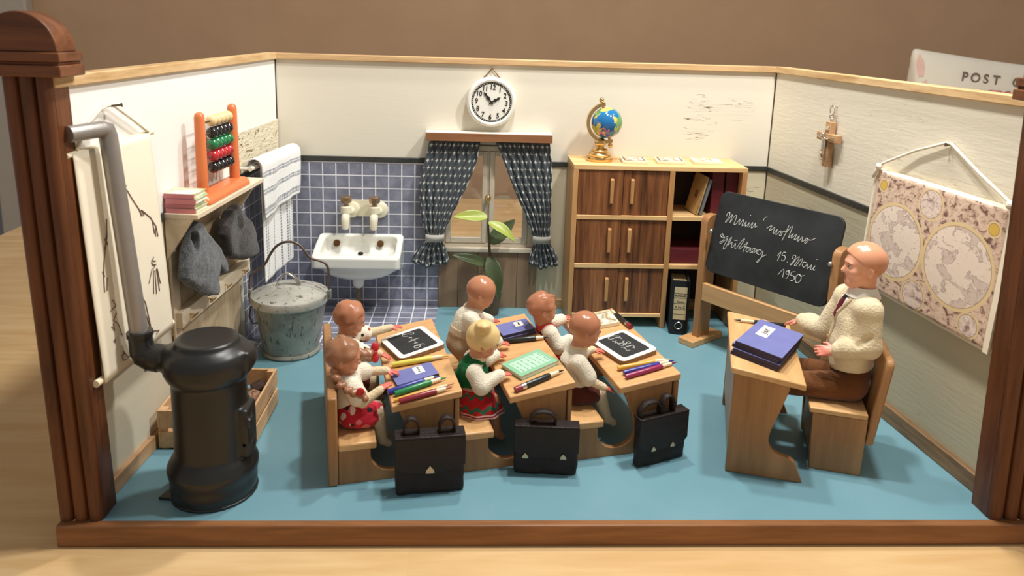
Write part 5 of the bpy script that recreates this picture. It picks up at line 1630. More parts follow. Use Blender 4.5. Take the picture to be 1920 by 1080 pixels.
pen('dark blue brush with white collar below the blue notebook', 0, (-0.1, 1.12), (2.62, 1.66), 'pen_blue', 'pen_cream', 'pen_blue', 0.15)
pen('green brush with white collar, between blue and red brushes', 0, (0.22, 0.8), (2.9, 1.34), 'pen_green', 'pen_cream', 'pen_green', 0.15)
pen('dark red brush with pale collar, nearest the desk edge', 0, (0.34, -0.02), (3.0, 0.22), 'pen_red', 'pen_cream', 'pen_tip_red', 0.15)
pen('light wooden brush lying behind the dark red brush', 0, (0.11, 0.28), (3.18, 0.62), 'pen_orange', 'pen_cream', 'pen_tip_red', 0.1)
pen('black brush with white collar beside the blue notebooks on the middle desk', 1, (1.3, 5.55), (3.6, 4.95), 'pen_black', 'pen_cream', 'pen_dark', 0.15)
pen('black brush with red end and silver ring near the green booklet', 1, (0.26, -0.02), (3.15, 0.86), 'pen_black', 'pen_cream', 'pen_dark', 0.16, cap='pen_red')
pen('black brush with red end beside the sepia booklet', 2, (3.1, 5.55), (2.97, 8.6), 'pen_black', 'pen_cream', 'pen_red', 0.14, cap='pen_red')
pen('orange-yellow brush with white tip beside the letter slate', 2, (0.42, 1.2), (3.4, 0.9), 'pen_orange', 'pen_cream', 'pen_cream', 0.14)
pen('blue brush between the yellow and magenta ones', 2, (0.5, 0.6), (3.5, 0.7), 'pen_blue', 'pen_cream', 'pen_blue', 0.14)
pen('magenta brush nearest the viewer on the desk by the blackboard', 2, (0.44, 0.17), (3.56, 0.46), 'pen_magenta', 'pen_cream', 'pen_magenta', 0.14)

# ------------------------------------------------------------------ teacher's desk and seat
TA = math.radians(-16.65)
TO = Vector((8.75, -22.72, 0))
td = thing('teacher_desk', 'wooden teacher desk with sloping top and curved side panels', 'desk', tuple(TO), TA)
pr = [(0, 0), (3.75, 0), (3.3, 1.05)] + [(c.x, c.y) for c in smooth_pts([(3.25, 1.1, 0), (2.97, 1.24, 0), (2.45, 1.38, 0), (2.1, 1.65, 0), (1.95, 2.05, 0), (2.02, 2.6, 0), (2.25, 3.35, 0), (2.62, 4.6, 0), (2.75, 5.2, 0)])] + [(0.0, 5.55)]
for v0 in (0.05, 7.3):
    build('side_panel', MB().prism(pr, v0, v0 + 0.36, 'y'), 'beech_z_shaded', parent=td, bevel=0.05)
build('front_panel', MB().box((0.02, 0.41, 1.2), (0.32, 7.3, 5.5)), 'beech_z_shaded', parent=td, bevel=0.02)
tz = lambda u: 5.8 - 0.1286 * (u + 0.17)
build('desk_top', MB().prism([(-0.17, tz(-0.17) - 0.32), (3.42, tz(3.42) - 0.32), (3.42, tz(3.42)), (-0.17, tz(-0.17))], -0.1, 7.85, 'y'), 'beech_y', parent=td, bevel=0.06)
def TD(p, q, rz=0.0, lift=0.0):
    sl = math.atan(0.1286)
    return Matrix.Translation((TO + Vector((0, 0, 5.782))) * K) @ Matrix.Rotation(TA, 4, 'Z') @ Matrix.Rotation(sl, 4, 'Y') @ Matrix.Translation(Vector((p, q, lift)) * K) @ Matrix.Rotation(rz, 4, 'Z')
nbs = ['blue notebook at the bottom of the teacher\'s stack', 'blue notebook second from the bottom of the teacher\'s stack', 'blue notebook second from the top of the teacher\'s stack', 'blue notebook with a name label on top of the teacher\'s stack']
for k, lab in enumerate(nbs):
    m4 = TD(1.72 + (0, 0.05, 0.03, 0.1)[k], 3.15 + (0, -0.04, 0.06, 0.03)[k], math.radians((-21, -20, -22, -20.5)[k]), 0.19 * k)
    r, lb, th = notebook(lab, m4, 2.4, 4.35, 0.185, (-0.45, 0.55, 0.62, 1.75), scrib=(k == 3), group='blue notebooks on the teacher desk')
    if lb:
        text_part('lettering', 'Josef', 0.5, 'ink_black', lb, basis((-0.45, 0.55, th + 0.02), (0, 1, 0), (-1, 0, 0)), sx=0.85)
def tpen():
    o = pen('thin black brush with cream collar at the far end of the teacher desk', 0, (3.1, 7.3), (0.15, 6.3), 'pen_black', 'pen_cream', 'pen_dark', 0.12, frame=lambda p, q, rz: TD(p, q, rz), fb=0.62, f2=0.88)
tpen()
SA = math.radians(-17.76)
SO = Vector((13.29, -22.37, 0))
ts = thing('teacher_chair', 'box-shaped wooden chair with tall leaning backrest under the teacher', 'chair', tuple(SO), SA)
for v0 in (0.0, 3.95):
    build('side_panel', MB().prism([(0.0, 0), (2.48, 0), (2.52, 3.12), (-0.12, 3.12)], v0, v0 + 0.34, 'y'), 'beech_z_shaded', parent=ts, bevel=0.04)
build('front_panel', MB().box((0.0, 0.34, 0.6), (0.26, 3.95, 3.12)), 'beech_z_shaded', parent=ts)
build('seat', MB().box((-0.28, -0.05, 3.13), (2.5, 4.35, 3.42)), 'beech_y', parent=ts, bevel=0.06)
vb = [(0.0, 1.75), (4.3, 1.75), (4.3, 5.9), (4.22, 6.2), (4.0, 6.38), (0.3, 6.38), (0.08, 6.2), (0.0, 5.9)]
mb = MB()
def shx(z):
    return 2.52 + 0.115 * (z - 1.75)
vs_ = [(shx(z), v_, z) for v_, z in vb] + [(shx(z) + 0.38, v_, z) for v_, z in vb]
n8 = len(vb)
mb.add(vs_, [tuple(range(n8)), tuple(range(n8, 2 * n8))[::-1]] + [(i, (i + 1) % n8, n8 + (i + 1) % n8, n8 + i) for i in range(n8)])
build('backrest', mb, 'beech_z_shaded', parent=ts, bevel=0.09)

# ------------------------------------------------------------------ satchels
plain('leather', srgb(40, 29, 25), 0.5, 0, 0.3, 0.25, 14, bump=0.3, bscale=90)
plain('leather_edge', srgb(32, 23, 20), 0.45, 0, 0.35, 0.25, 20, bump=0.3, bscale=100)
plain('clasp_metal', srgb(206, 190, 160), 0.35, 0.8)
def satchel(label, p0, p1, h, dep, clasps, flap, straps, wid=None, knob=None):
    p0, p1 = Vector((p0[0], p0[1], 0)), Vector((p1[0], p1[1], 0))
    w = (p1 - p0).length
    rz = math.atan2(p1.y - p0.y, p1.x - p0.x)
    r = thing('satchel', label, 'satchel', tuple(p0), rz, 'dark leather school satchels')
    S = SDF((-0.3, -0.4, -0.1), (w + 0.3, dep + 0.4, h + 0.4), 0.06)
    S.rbox((w / 2, dep / 2, h / 2), (w / 2, dep / 2, h / 2), 0.14, 0)
    S.noise(0.025, 7.0, int(w * 100))
    S.cut((0, 0, -1), (0, 0, 0.0))
    S.mesh('body', 'leather', r)
    pr = [(-0.03, h + 0.02), (-0.03, flap + 0.35), (w * 0.08, flap + 0.12), (w * 0.3, flap), (w * 0.7, flap), (w * 0.92, flap + 0.12), (w + 0.03, flap + 0.35), (w + 0.03, h + 0.02)]
    fl = build('flap', MB().prism(pr, -0.1, 0.0, 'y').box((-0.03, -0.1, h), (w + 0.03, dep + 0.05, h + 0.1)), 'leather_edge', parent=r, bevel=0.04)
    for cxx, sz in clasps:
        pc = [(cxx - sz, flap + 0.02), (cxx + sz, flap + 0.02), (cxx + sz * 0.85, flap + sz * 0.9), (cxx, flap + sz * 1.9), (cxx - sz * 0.85, flap + sz * 0.9)]
        build('clasp', MB().prism(pc, -0.17, -0.09, 'y'), 'clasp_metal', parent=r, bevel=0.03)
    for sx, hh, ww in straps:
        pts = [(-ww, dep * 0.5, h - 0.1), (-ww * 1.05, dep * 0.5, h + hh * 0.55), (-ww * 0.6, dep * 0.5, h + hh * 0.92), (0, dep * 0.5, h + hh), (ww * 0.6, dep * 0.5, h + hh * 0.92), (ww * 1.05, dep * 0.5, h + hh * 0.55), (ww, dep * 0.5, h - 0.1)]
        m = MB()
        vs_ = []
        for q in pts:
            vs_ += [(q[0] + sx, q[1] - 0.22, q[2]), (q[0] + sx, q[1] + 0.22, q[2])]
        m.add(vs_, [(2 * i, 2 * i + 1, 2 * i + 3, 2 * i + 2) for i in range(len(pts) - 1)])
        build('strap', m, 'leather', parent=r, smooth=60, solid=0.1)
    return r
satchel('tall dark leather satchel with one clasp in front of the bench nearest the stove', (-7.85, -24.85), (-4.6, -24.4), 2.95, 0.75, [(1.62, 0.22)], 1.15, [(0.75, 0.9, 0.34), (2.45, 0.85, 0.34)])
satchel('dark leather satchel with two triangular clasps leaning on the middle bench', (-2.14, -22.95), (1.05, -23.15), 2.6, 0.6, [(0.55, 0.17), (2.45, 0.17)], 0.95, [(1.4, 0.75, 0.6)])
satchel('dark leather satchel with two round studs leaning on the bench nearest the blackboard', (4.25, -22.5), (7.0, -21.35), 2.65, 0.55, [(0.85, 0.15), (2.05, 0.15)], 0.85, [(0.75, 0.85, 0.6), (1.8, 1.0, 0.34)])

# ------------------------------------------------------------------ cushion on the table behind the box
t = NT('cushion_cloth')
v = t.coord()
n = t.noise(v, 2.2, 4)
rose = t.math('GREATER_THAN', t.noise(v, 1.1, 3, 0.6, 0.4), 0.60)
c = t.mix(n, srgb(214, 204, 184), srgb(226, 218, 202))
t.base(c)
t.bump(t.noise(v, 60, 2), 0.2, 0.01)
M['cushion_cloth'] = t.set(0.9)
plain('rose_print', srgb(206, 126, 120), 0.9, 0, 0.1, 0.2, 4)
plain('rose_print_dark', srgb(150, 82, 80), 0.9, 0, 0.1, 0.2, 4)
plain('rose_pale', srgb(216, 178, 164), 0.9, 0, 0.1, 0.1, 4)
plain('print_grey', srgb(110, 94, 82), 0.9)
cu_ = thing('cushion', 'pale printed cushion with roses and lettering behind the right wall', 'cushion', (63.2, 36.0, 9.95))
cu_.rotation_euler = (math.radians(-5), math.radians(5.0), 0)
S = SDF((-16, -4.5, -12), (16, 4.5, 12), 0.3)
g = np.meshgrid(*[S.lo[q] + S.h * np.arange(S.n[q]) for q in range(3)], indexing='ij')
u_, w_2 = g[0] / 14.2, g[2] / 9.7
sq = np.clip(1 - np.abs(u_) ** 3.2, 0, 1) * np.clip(1 - np.abs(w_2) ** 3.2, 0, 1)
pin = 1.0 - 0.05 * (np.cos(u_ * 1.57) + np.cos(w_2 * 1.57))
S.d = np.maximum(np.abs(g[1]) - 0.15 - 3.1 * sq ** 0.55, np.maximum(np.abs(g[0]) - 14.2 * (1 - 0.06 * (1 - w_2 ** 2)), np.abs(g[2]) - 9.7 * (1 - 0.06 * (1 - u_ ** 2)))).astype(np.float32)
cu_body = S.mesh('cover', 'cushion_cloth', cu_, relax=6)
def cush_y(x, z, lift=0.06):
    sq = max(0, 1 - abs(x / 14.2) ** 3.2) * max(0, 1 - abs(z / 9.7) ** 3.2)
    return -(0.15 + 3.1 * sq ** 0.55) - lift
def cush_text(body, x0, z0, size, mat, sp):
    for i, chh in enumerate(body):
        if chh == ' ':
            continue
        x = x0 + sp * i
        text_part('lettering', chh, size, mat, cu_body, basis((x, cush_y(x, z0, 0.12), z0), (1, 0, 0), (0, 0, 1), (0, -1, 0)), bold=0.03)
cush_text('POST CARD', -8.35, 6.6, 1.6, 'print_grey', 1.3)
cush_text('CARTE POSTALE', -6.4, 4.9, 0.75, 'print_grey', 0.64)
for x, z, rx_, rz_, mt, a in ((-5.9, 4.0, 1.0, 1.1, 'rose_print_dark', 0.3), (-4.6, 4.2, 1.5, 1.2, 'rose_print', 0.6), (-3.3, 4.0, 1.1, 1.5, 'rose_print', -0.4), (-2.4, 3.6, 0.8, 1.3, 'rose_print_dark', 0.2), (-4.4, 2.7, 1.8, 1.4, 'rose_print', 0.1), (-13.3, 7.4, 0.4, 1.4, 'rose_pale', 0.1), (-13.0, 4.4, 0.5, 1.3, 'rose_pale', -0.3)):
    m = MB()
    def pet(u, v, x=x, z=z, rx_=rx_, rz_=rz_, a=a):
        th = 2 * math.pi * u
        px_, pz_ = rx_ * v * math.cos(th), rz_ * v * math.sin(th) * (1 + 0.12 * math.sin(5 * th))
        X, Z = x + px_ * math.cos(a) - pz_ * math.sin(a), z + px_ * math.sin(a) + pz_ * math.cos(a)
        return (X, cush_y(X, Z, 0.06 + 0.02 * abs(x % 1)), Z)
    build('printed_rose', m.grid(28, 6, pet), mt, parent=cu_body, smooth=179)
# ------------------------------------------------------------------ dolls
def skin(name, c1, c2, rough=0.32):
    t = NT(name)
    n = t.noise(t.coord(), 3.0, 3)
    t.base(t.ramp(n, [(0.3, c1), (0.7, c2)]))
    M[name] = t.set(rough, 0, 0.5, sss=0.12)
skin('doll_skin', srgb(188, 126, 94), srgb(208, 148, 116))
skin('doll_skin_pale', srgb(226, 158, 124), srgb(240, 178, 146))
skin('doll_hand', srgb(206, 98, 84), srgb(224, 122, 106), 0.4)
skin('doll_hand_pale', srgb(226, 132, 112), srgb(238, 156, 136), 0.4)
skin('doll_hair_brown', srgb(172, 112, 80), srgb(192, 132, 100), 0.25)
skin('doll_hair_braid', srgb(148, 100, 70), srgb(176, 126, 94), 0.3)
skin('doll_hair_blond', srgb(216, 184, 122), srgb(238, 212, 156), 0.4)
skin('doll_hair_man', srgb(204, 138, 102), srgb(226, 162, 126), 0.25)
def cloth(name, c, var=0.06, bump=0.4, bs=110, scale=8, sheen=0.25, rough=0.9):
    plain(name, c, rough, 0, 0.15, var, scale, bump, sheen, bscale=bs)
cloth('limb_cream', srgb(226, 206, 168))
cloth('shirt_white', srgb(236, 226, 204))
cloth('trouser_beige', srgb(186, 160, 126))
cloth('trouser_band', srgb(206, 182, 148))
cloth('felt_red', srgb(206, 66, 62))
cloth('felt_green', srgb(14, 104, 56), 0.2, 0.9, 50, 14, 0.1)
cloth('shorts_maroon', srgb(84, 40, 32))
cloth('trouser_brown', srgb(112, 68, 34), 0.2, 0.4, 120, 5)
cloth('knit_cream', srgb(228, 210, 172), 0.06, 0.45, 85, 10, 0.3)
cloth('collar_white', srgb(238, 232, 218), 0.03, 0.15)
plain('tie_cloth', srgb(108, 28, 48), 0.6, 0, 0.3, 0.35, 10)
plain('tie_dark', srgb(38, 34, 46), 0.6, 0, 0.3, 0.2, 10)
plain('eye_white', srgb(236, 226, 214), 0.2)
plain('eye_dark', srgb(44, 30, 26), 0.15)
plain('lip_red', srgb(182, 84, 74), 0.35)
plain('brow_brown', srgb(112, 64, 44), 0.5)
plain('ribbon_red', srgb(200, 40, 46), 0.5, 0, 0.4, 0.1)
plain('shoe_dark', srgb(60, 36, 28), 0.4)
def print_mat(name, ground, spots, scale=16.0):
    t = NT(name)
    v = t.coord()
    vo = t.n('ShaderNodeTexVoronoi')
    vo.inputs['Scale'].default_value = scale
    t.l(v, vo.inputs['Vector'])
    d = vo.outputs['Distance']
    wn = t.n('ShaderNodeTexWhiteNoise', noise_dimensions='3D')
    t.l(vo.outputs['Position'], wn.inputs['Vector'])
    pick = wn.outputs['Value']
    c = ground
    lo = 0.0
    for th, col, r in spots:
        m = t.math('MULTIPLY', t.math('GREATER_THAN', pick, lo), t.math('LESS_THAN', pick, th))
        m = t.math('MULTIPLY', m, t.math('LESS_THAN', d, r))
        c = t.mix(m, c, col)
        lo = th
    t.base(c)
    t.bump(t.noise(v, 100, 2), 0.25, 0.01)
    M[name] = t.set(0.85, 0, 0.15, 0.2)
print_mat('shirt_print', srgb(236, 224, 202), [(0.4, srgb(48, 36, 34), 0.33), (0.62, srgb(168, 72, 54), 0.36), (0.8, srgb(226, 176, 150), 0.4)], 30)
print_mat('dress_floral', srgb(190, 40, 56), [(0.35, srgb(226, 206, 190), 0.42), (0.6, srgb(60, 40, 38), 0.36), (0.8, srgb(214, 110, 120), 0.42)], 22)
def skirt_mat():
    t = NT('skirt_folk')
    v = t.coord((10, 10, 10))
    s = t.sep(v)
    h = s[2]                                             # height above the doll's base, cm
    ang = t.math('ARCTAN2', s[1], s[0])
    zz = t.math('ABSOLUTE', t.math('SUBTRACT', t.math('FRACT', t.math('MULTIPLY', ang, 1.9)), 0.5))
    c = srgb(184, 36, 40)
    zig = lambda z0, w: t.math('LESS_THAN', t.math('ABSOLUTE', t.math('SUBTRACT', t.math('SUBTRACT', h, z0), t.math('MULTIPLY', zz, 0.5))), w)
    c = t.mix(zig(0.34, 0.09), c, srgb(44, 110, 84))
    c = t.mix(zig(1.0, 0.08), c, srgb(44, 110, 84))
    vo = t.n('ShaderNodeTexVoronoi')
    vo.inputs['Scale'].default_value = 1.15
    t.l(v, vo.inputs['Vector'])
    dots = t.math('MULTIPLY', t.math('LESS_THAN', vo.outputs['Distance'], 0.3), t.math('MULTIPLY', t.math('GREATER_THAN', h, 0.55), t.math('LESS_THAN', h, 1.25)))
    c = t.mix(dots, c, srgb(232, 206, 192))
    c = t.mix(t.math('LESS_THAN', h, 0.24), c, srgb(226, 190, 182))
    c = t.mix(t.math('LESS_THAN', t.math('ABSOLUTE', t.math('SUBTRACT', h, 0.14)), 0.035), c, srgb(150, 40, 50))
    c = t.mix(t.math('MULTIPLY', t.math('GREATER_THAN', h, 1.35), 0.75), c, srgb(214, 168, 160))
    t.base(c)
    t.bump(t.noise(v, 12, 2), 0.25, 0.01)
    M['skirt_folk'] = t.set(0.85, 0, 0.15, 0.2)
skirt_mat()

def frame_of(fwd, up=(0, 0, 1)):
    x = Vector(fwd).normalized()
    y = Vector(up).cross(x).normalized()
    z = x.cross(y)
    return np.array([[x[i], y[i], z[i]] for i in range(3)])
def head_sdf(S, c, R, s, adult, tag=0):
    c = np.array(c, float)
    W = lambda p: c + R @ (np.array(p, float) * s)
    E = lambda p, r, k=0.12, sub=False: S.ell(W(p), np.array(r) * s, k * s, tag, R, sub)
    Cp = lambda a, b, ra, rb, k=0.1, sub=False: S.cap(W(a), W(b), ra * s, rb * s, k * s, tag, sub)
    if adult:
        E((-0.08, 0, 0.24), (0.84, 0.70, 0.74))
        E((0.24, 0, -0.22), (0.56, 0.54, 0.72), 0.2)
        E((0.56, 0, -0.76), (0.24, 0.25, 0.19), 0.25)
        Cp((0.0, 0.34, -0.5), (0.5, 0.14, -0.76), 0.2, 0.17, 0.2)
        Cp((0.0, -0.34, -0.5), (0.5, -0.14, -0.76), 0.2, 0.17, 0.2)
        Cp((0.68, 0, 0.14), (0.9, 0, -0.2), 0.07, 0.1, 0.1)
        E((0.78, 0.1, -0.24), (0.09, 0.06, 0.06), 0.06)
        E((0.78, -0.1, -0.24), (0.09, 0.06, 0.06), 0.06)
        Cp((0.66, -0.34, 0.17), (0.72, -0.1, 0.2), 0.09, 0.09, 0.12)
        Cp((0.66, 0.34, 0.17), (0.72, 0.1, 0.2), 0.09, 0.09, 0.12)
        for sy in (-1, 1):
            E((0.8, 0.26 * sy, 0.04), (0.13, 0.15, 0.09), 0.1, True)
            E((0.5, 0.4 * sy, -0.2), (0.2, 0.16, 0.16), 0.2)
        E((0.72, 0, -0.47), (0.1, 0.17, 0.05), 0.05)
        E((0.71, 0, -0.57), (0.1, 0.15, 0.055), 0.05)
        Cp((0.84, 0.14, -0.52), (0.84, -0.14, -0.52), 0.025, 0.025, 0.04, True)
    else:
        E((-0.06, 0, 0.16), (0.88, 0.84, 0.84))
        E((0.24, 0, -0.3), (0.6, 0.62, 0.62), 0.2)
        E((0.42, 0, -0.76), (0.26, 0.28, 0.2), 0.22)
        E((0.86, 0, -0.2), (0.13, 0.12, 0.12), 0.1)
        for sy in (-1, 1):
            E((0.5, 0.34 * sy, -0.36), (0.3, 0.26, 0.26), 0.15)
            E((0.86, 0.28 * sy, 0.0), (0.12, 0.15, 0.1), 0.1, True)
        Cp((0.72, -0.34, 0.14), (0.72, 0.34, 0.14), 0.09, 0.09, 0.12)
        E((0.76, 0, -0.5), (0.1, 0.16, 0.05), 0.05)
        E((0.74, 0, -0.6), (0.1, 0.13, 0.05), 0.05)
    ew = 0.68 if adult else 0.8
    for sy in (-1, 1):
        E((-0.06, ew * sy, -0.12), (0.17, 0.09, 0.25), 0.06)
        E((-0.02, (ew + 0.09) * sy, -0.1), (0.09, 0.06, 0.15), 0.05, True)
    return W
def face_parts(par, W, R, s, adult):
    R3 = Matrix(R.tolist())
    for sy in (-1, 1):
        px = 0.68 if adult else 0.755
        y0 = 0.26 if adult else 0.28
        z0 = 0.04 if adult else 0.0
        e = build('eye', MB().ball(W((px, y0 * sy, z0)), (0.07 * s, 0.12 * s, 0.065 * s), 14, 10, mat=R3), 'eye_white', parent=par, smooth=179)
        build('iris', MB().ball(W((px + 0.05, y0 * sy, z0)), (0.035 * s, 0.055 * s, 0.055 * s), 12, 8, mat=R3), 'eye_dark', parent=e, smooth=179)
        b = [W((px + 0.11 - 0.1 * abs(t), (y0 + 0.16 * t) * sy, z0 + 0.17 - 0.05 * t * t)) for t in (-1, -0.4, 0.2, 0.8, 1.1)]
        build('eyebrow', MB().tube(b, [0.02 * s, 0.032 * s, 0.032 * s, 0.024 * s, 0.01 * s], 8), 'brow_brown', parent=par, smooth=179)
    zl = (-0.47, -0.57) if adult else (-0.5, -0.6)
    m = MB()
    px = 0.745 if adult else 0.785
    m.tube([W((px - 0.04, -0.15, zl[0] - 0.02)), W((px + 0.045, -0.05, zl[0])), W((px + 0.045, 0.05, zl[0])), W((px - 0.04, 0.15, zl[0] - 0.02))], [0.018 * s, 0.04 * s, 0.04 * s, 0.018 * s], 8)
    m.tube([W((px - 0.04, -0.15, zl[0] - 0.03)), W((px + 0.035, -0.05, zl[1])), W((px + 0.035, 0.05, zl[1])), W((px - 0.04, 0.15, zl[0] - 0.03))], [0.018 * s, 0.042 * s, 0.042 * s, 0.018 * s], 8)
    build('lips', m, 'lip_red', parent=par, smooth=179)
def hand_sdf(S, w, d, pn, s, side, tag, curl=0.35, fr=0.12):
    # w wrist, d pointing direction, pn back-of-hand normal, side +1/-1: where the thumb sits along the lateral axis
    d = np.array(Vector(d).normalized())
    pn = np.array(pn, float)
    pn = pn - d * (pn @ d)
    pn /= np.linalg.norm(pn)
    lat = np.cross(pn, d)
    R = np.stack([d, lat, pn], 1)
    w = np.array(w, float)
    S.ell(w + d * 0.45 * s, (0.55 * s, 0.42 * s, 0.2 * s), 0.1 * s, tag, R)
    for j, (o, ln) in enumerate(((-0.33, 0.5), (-0.11, 0.62), (0.11, 0.66), (0.33, 0.56))):
        o *= side
        a = w + d * (0.8 * s) + lat * (o * s)
        dd = d + lat * o * 0.25 - pn * curl * 0.5
        dd /= np.linalg.norm(dd)
        b = a + dd * ln * 0.55 * s
        d2 = d + lat * o * 0.25 - pn * curl * 1.6
        d2 /= np.linalg.norm(d2)
        S.cap(a - d * 0.12 * s, b, fr * s, fr * 0.95 * s, 0.03 * s, tag)
        S.cap(b, b + d2 * ln * 0.5 * s, fr * 0.95 * s, fr * 0.8 * s, 0.03 * s, tag)
    a = w + d * 0.22 * s + lat * side * 0.33 * s
    b = a + (d * 0.45 + lat * side * 0.55 - pn * 0.15) * 0.55 * s
    S.cap(a, b, fr * 1.25 * s, fr * 1.05 * s, 0.06 * s, tag)
    S.cap(b, b + (d * 0.8 + lat * side * 0.2 - pn * 0.2) * 0.36 * s, fr * 1.05 * s, fr * 0.85 * s, 0.03 * s, tag)

BACK = {'z': 4.7}
def child(label, k, root, fwd, P, mats, hair, outfit, h=0.043, hs=0.47):
    # P: dict of points in the bench frame of desk k (along row, away from viewer, height above floor)
    org = BO + BU * (5.9 * k + root[0]) + BV * root[1] + Vector((0, 0, root[2]))
    r = thing('person', label, 'person', tuple(org), AW, 'school children dolls')
    L = lambda p: np.array([p[0] - root[0], p[1] - root[1], p[2] - root[2]])
    BACK['z'] = 4.7 if k == 0 else 4.5
    Q = {n: (L(v) if not isinstance(v, list) else [L(x) for x in v]) for n, v in P.items()}
    R = frame_of(fwd)
    allp = np.array([q for v in Q.values() for q in (v if isinstance(v, list) else [v])])
    lo, hi = allp.min(0) - 1.2, allp.max(0) + 1.2
    S = SDF(lo, hi, h)
    s = P.get('hs', 0.95)
    HW_ = head_sdf(S, Q['head'], R, s, False, 0)
    nk = Q['neck']
    S.cap(HW_((-0.05, 0, -0.6)), nk, 0.38, 0.36, 0.15, 0)
    S.chain([nk + np.array([0, 0, -0.15]), Q['chest'], Q['hip']], [0.42, 0.58, 0.6], 0.25, 1)
    S.cap(Q['armR'][0], Q['armL'][0], 0.34, 0.34, 0.2, 1)
    for key, side in (('armR', 1), ('armL', -1)):
        a, e, w, f = Q[key]
        S.chain([a, e, w], [0.3, 0.25, 0.21], 0.08, 1)
        hand_sdf(S, w, f - w, (0, 0, 1), hs, side, 2)
    for key in ('legR', 'legL'):
        a, kn, an, to = Q[key]
        S.chain([a, kn, an], [0.5, 0.4, 0.26], 0.12, 3 if P.get('bare') is None else 1)
        S.chain([an, to], [0.26, 0.2], 0.08, 3 if P.get('bare') is None else 1)
    seat_cut(S, root, 0.44 if k == 0 else 0.53, BACK['z'])
    body = S.mesh('body', ['doll_skin', mats[0], 'doll_hand', mats[1]], r)
    face_parts(r, HW_, R, s, False)
    return r, Q, HW_, R, s, lo, hi, L
def seat_cut(S, root, back=0.44, bz=4.15):
    # hollow out where the bench seat and the panel behind the doll are
    z = 2.185 - root[2]
    S.rbox(((back + 2.24) / 2 - root[0] - 1.0, 0, z - 1.5), ((2.24 - back) / 2 + 1.0, 3.5, 1.5), 0.02, 0.02, 0, None, True)
    S.rbox((back - root[0] - 0.75, 0, bz - root[2] - 1.5), (0.75, 3.5, 1.5), 0.02, 0.02, 0, None, True)
def hair_cap(par, HW_, R, s, mat, lo, hi, grow=0.05, extra=None, groove=0.0, low=-0.35, h=0.045, name='hair', front=0.34):
    S = SDF(lo, hi, h)
    c = np.array(HW_((-0.06, 0, 0.16)))
    S.ell(c, np.array((0.88 + grow, 0.84 + grow, 0.84 + grow)) * s, 0, 0, R)
    # keep the hair off the face and below the nape
    n = R @ np.array((0.78, 0, -0.62))
    S.cut(n, HW_((front, 0, 0.16)))
    S.cut(R @ np.array((0.1, 0, -1.0)), HW_((0, 0, low)))
    if groove:
        S.noise(groove, 9.0, 3)
    if extra:
        extra(S)
    return S.mesh(name, mat, par)
def blouse(par, name, mat, Q, lo, hi, L, sleeve=1.0, torso=(0.52, 0.7, 0.7), sr=(0.42, 0.36, 0.3), zcut=None, collar=True, noise=0.02, h=0.05, upto=0.0):
    S = SDF(lo, hi, h)
    nk = Q['neck'] + np.array([0, 0, -0.28])
    S.chain([nk, Q['chest'], Q['hip']], torso, 0.25)
    S.cap(Q['armR'][0], Q['armL'][0], 0.42, 0.42, 0.2)
    if sleeve > 0:
        for key in ('armR', 'armL'):
            a, e, w, f = Q[key]
            if sleeve >= 1.5:
                S.chain([a, e, e + (w - e) * (sleeve - 1)], list(sr), 0.12)
            else:
                S.cap(a, a + (e - a) * sleeve, sr[0], sr[1], 0.12)
    S.noise(noise, 5.0, 5)
    if zcut is not None:
        S.cut((0, 0, -1), (0, 0, zcut))
    seat_cut(S, -L((0, 0, 0)), 0.44 if BACK['z'] > 4.6 else 0.53, BACK['z'])
    o = S.mesh(name, mat, par)
    if collar:
        t_ = (Q['neck'] + np.array([0, 0, -0.12]))
        m = MB().lathe([(0.40, 0.16), (0.48, 0.16), (0.66, -0.1), (0.62, -0.14), (0.44, 0.06), (0.40, 0.16)], seg=28, c=tuple(t_))
        build('collar', m, mat, parent=par, smooth=60)
    return o
ARM = lambda *a: list(a)
# --- boy in the patterned shirt, first bench, far side
P = {'head': (1.32, 6.2, 6.12), 'neck': (1.12, 6.2, 5.2), 'chest': (1.15, 6.2, 4.3), 'hip': (1.15, 6.2, 2.8),
     'armR': ARM((1.35, 5.55, 4.75), (2.3, 5.05, 4.25), (2.8, 4.85, 4.5), (3.2, 4.75, 4.36)), 'armL': ARM((1.4, 6.85, 4.85), (2.6, 7.0, 4.85), (3.62, 7.1, 5.0), (4.2, 7.15, 5.05)),
     'legR': ARM((1.3, 5.85, 2.6), (2.45, 5.8, 2.55), (2.7, 5.8, 1.2), (3.05, 5.8, 0.95)), 'legL': ARM((1.3, 6.55, 2.6), (2.45, 6.6, 2.55), (2.7, 6.6, 1.2), (3.05, 6.6, 0.95))}
r, Q, HWf, R, s, lo, hi, L = child('brown-haired boy doll in patterned shirt, one arm stretched past the sum slate', 0, (1.15, 6.2, 2.17), (0.95, -0.08, -0.3), P, ('limb_cream', 'limb_cream'), None, None)
hair_cap(r, HWf, R, s, 'doll_hair_brown', lo, hi, 0.06, groove=0.03)
blouse(r, 'shirt', 'shirt_print', Q, lo, hi, L, 0.62, sr=(0.46, 0.48, 0.3))
S = SDF(lo, hi, 0.05)
S.chain([Q['hip'] + np.array([0, 0, 0.5]), Q['hip']], [0.72, 0.74], 0.1)
for key in ('legR', 'legL'):
    S.cap(Q[key][0], Q[key][0] * 0.35 + Q[key][1] * 0.65, 0.56, 0.52, 0.12)
seat_cut(S, (1.15, 6.2, 2.17), 0.44, 4.7)
S.mesh('shorts', 'shorts_maroon', r)
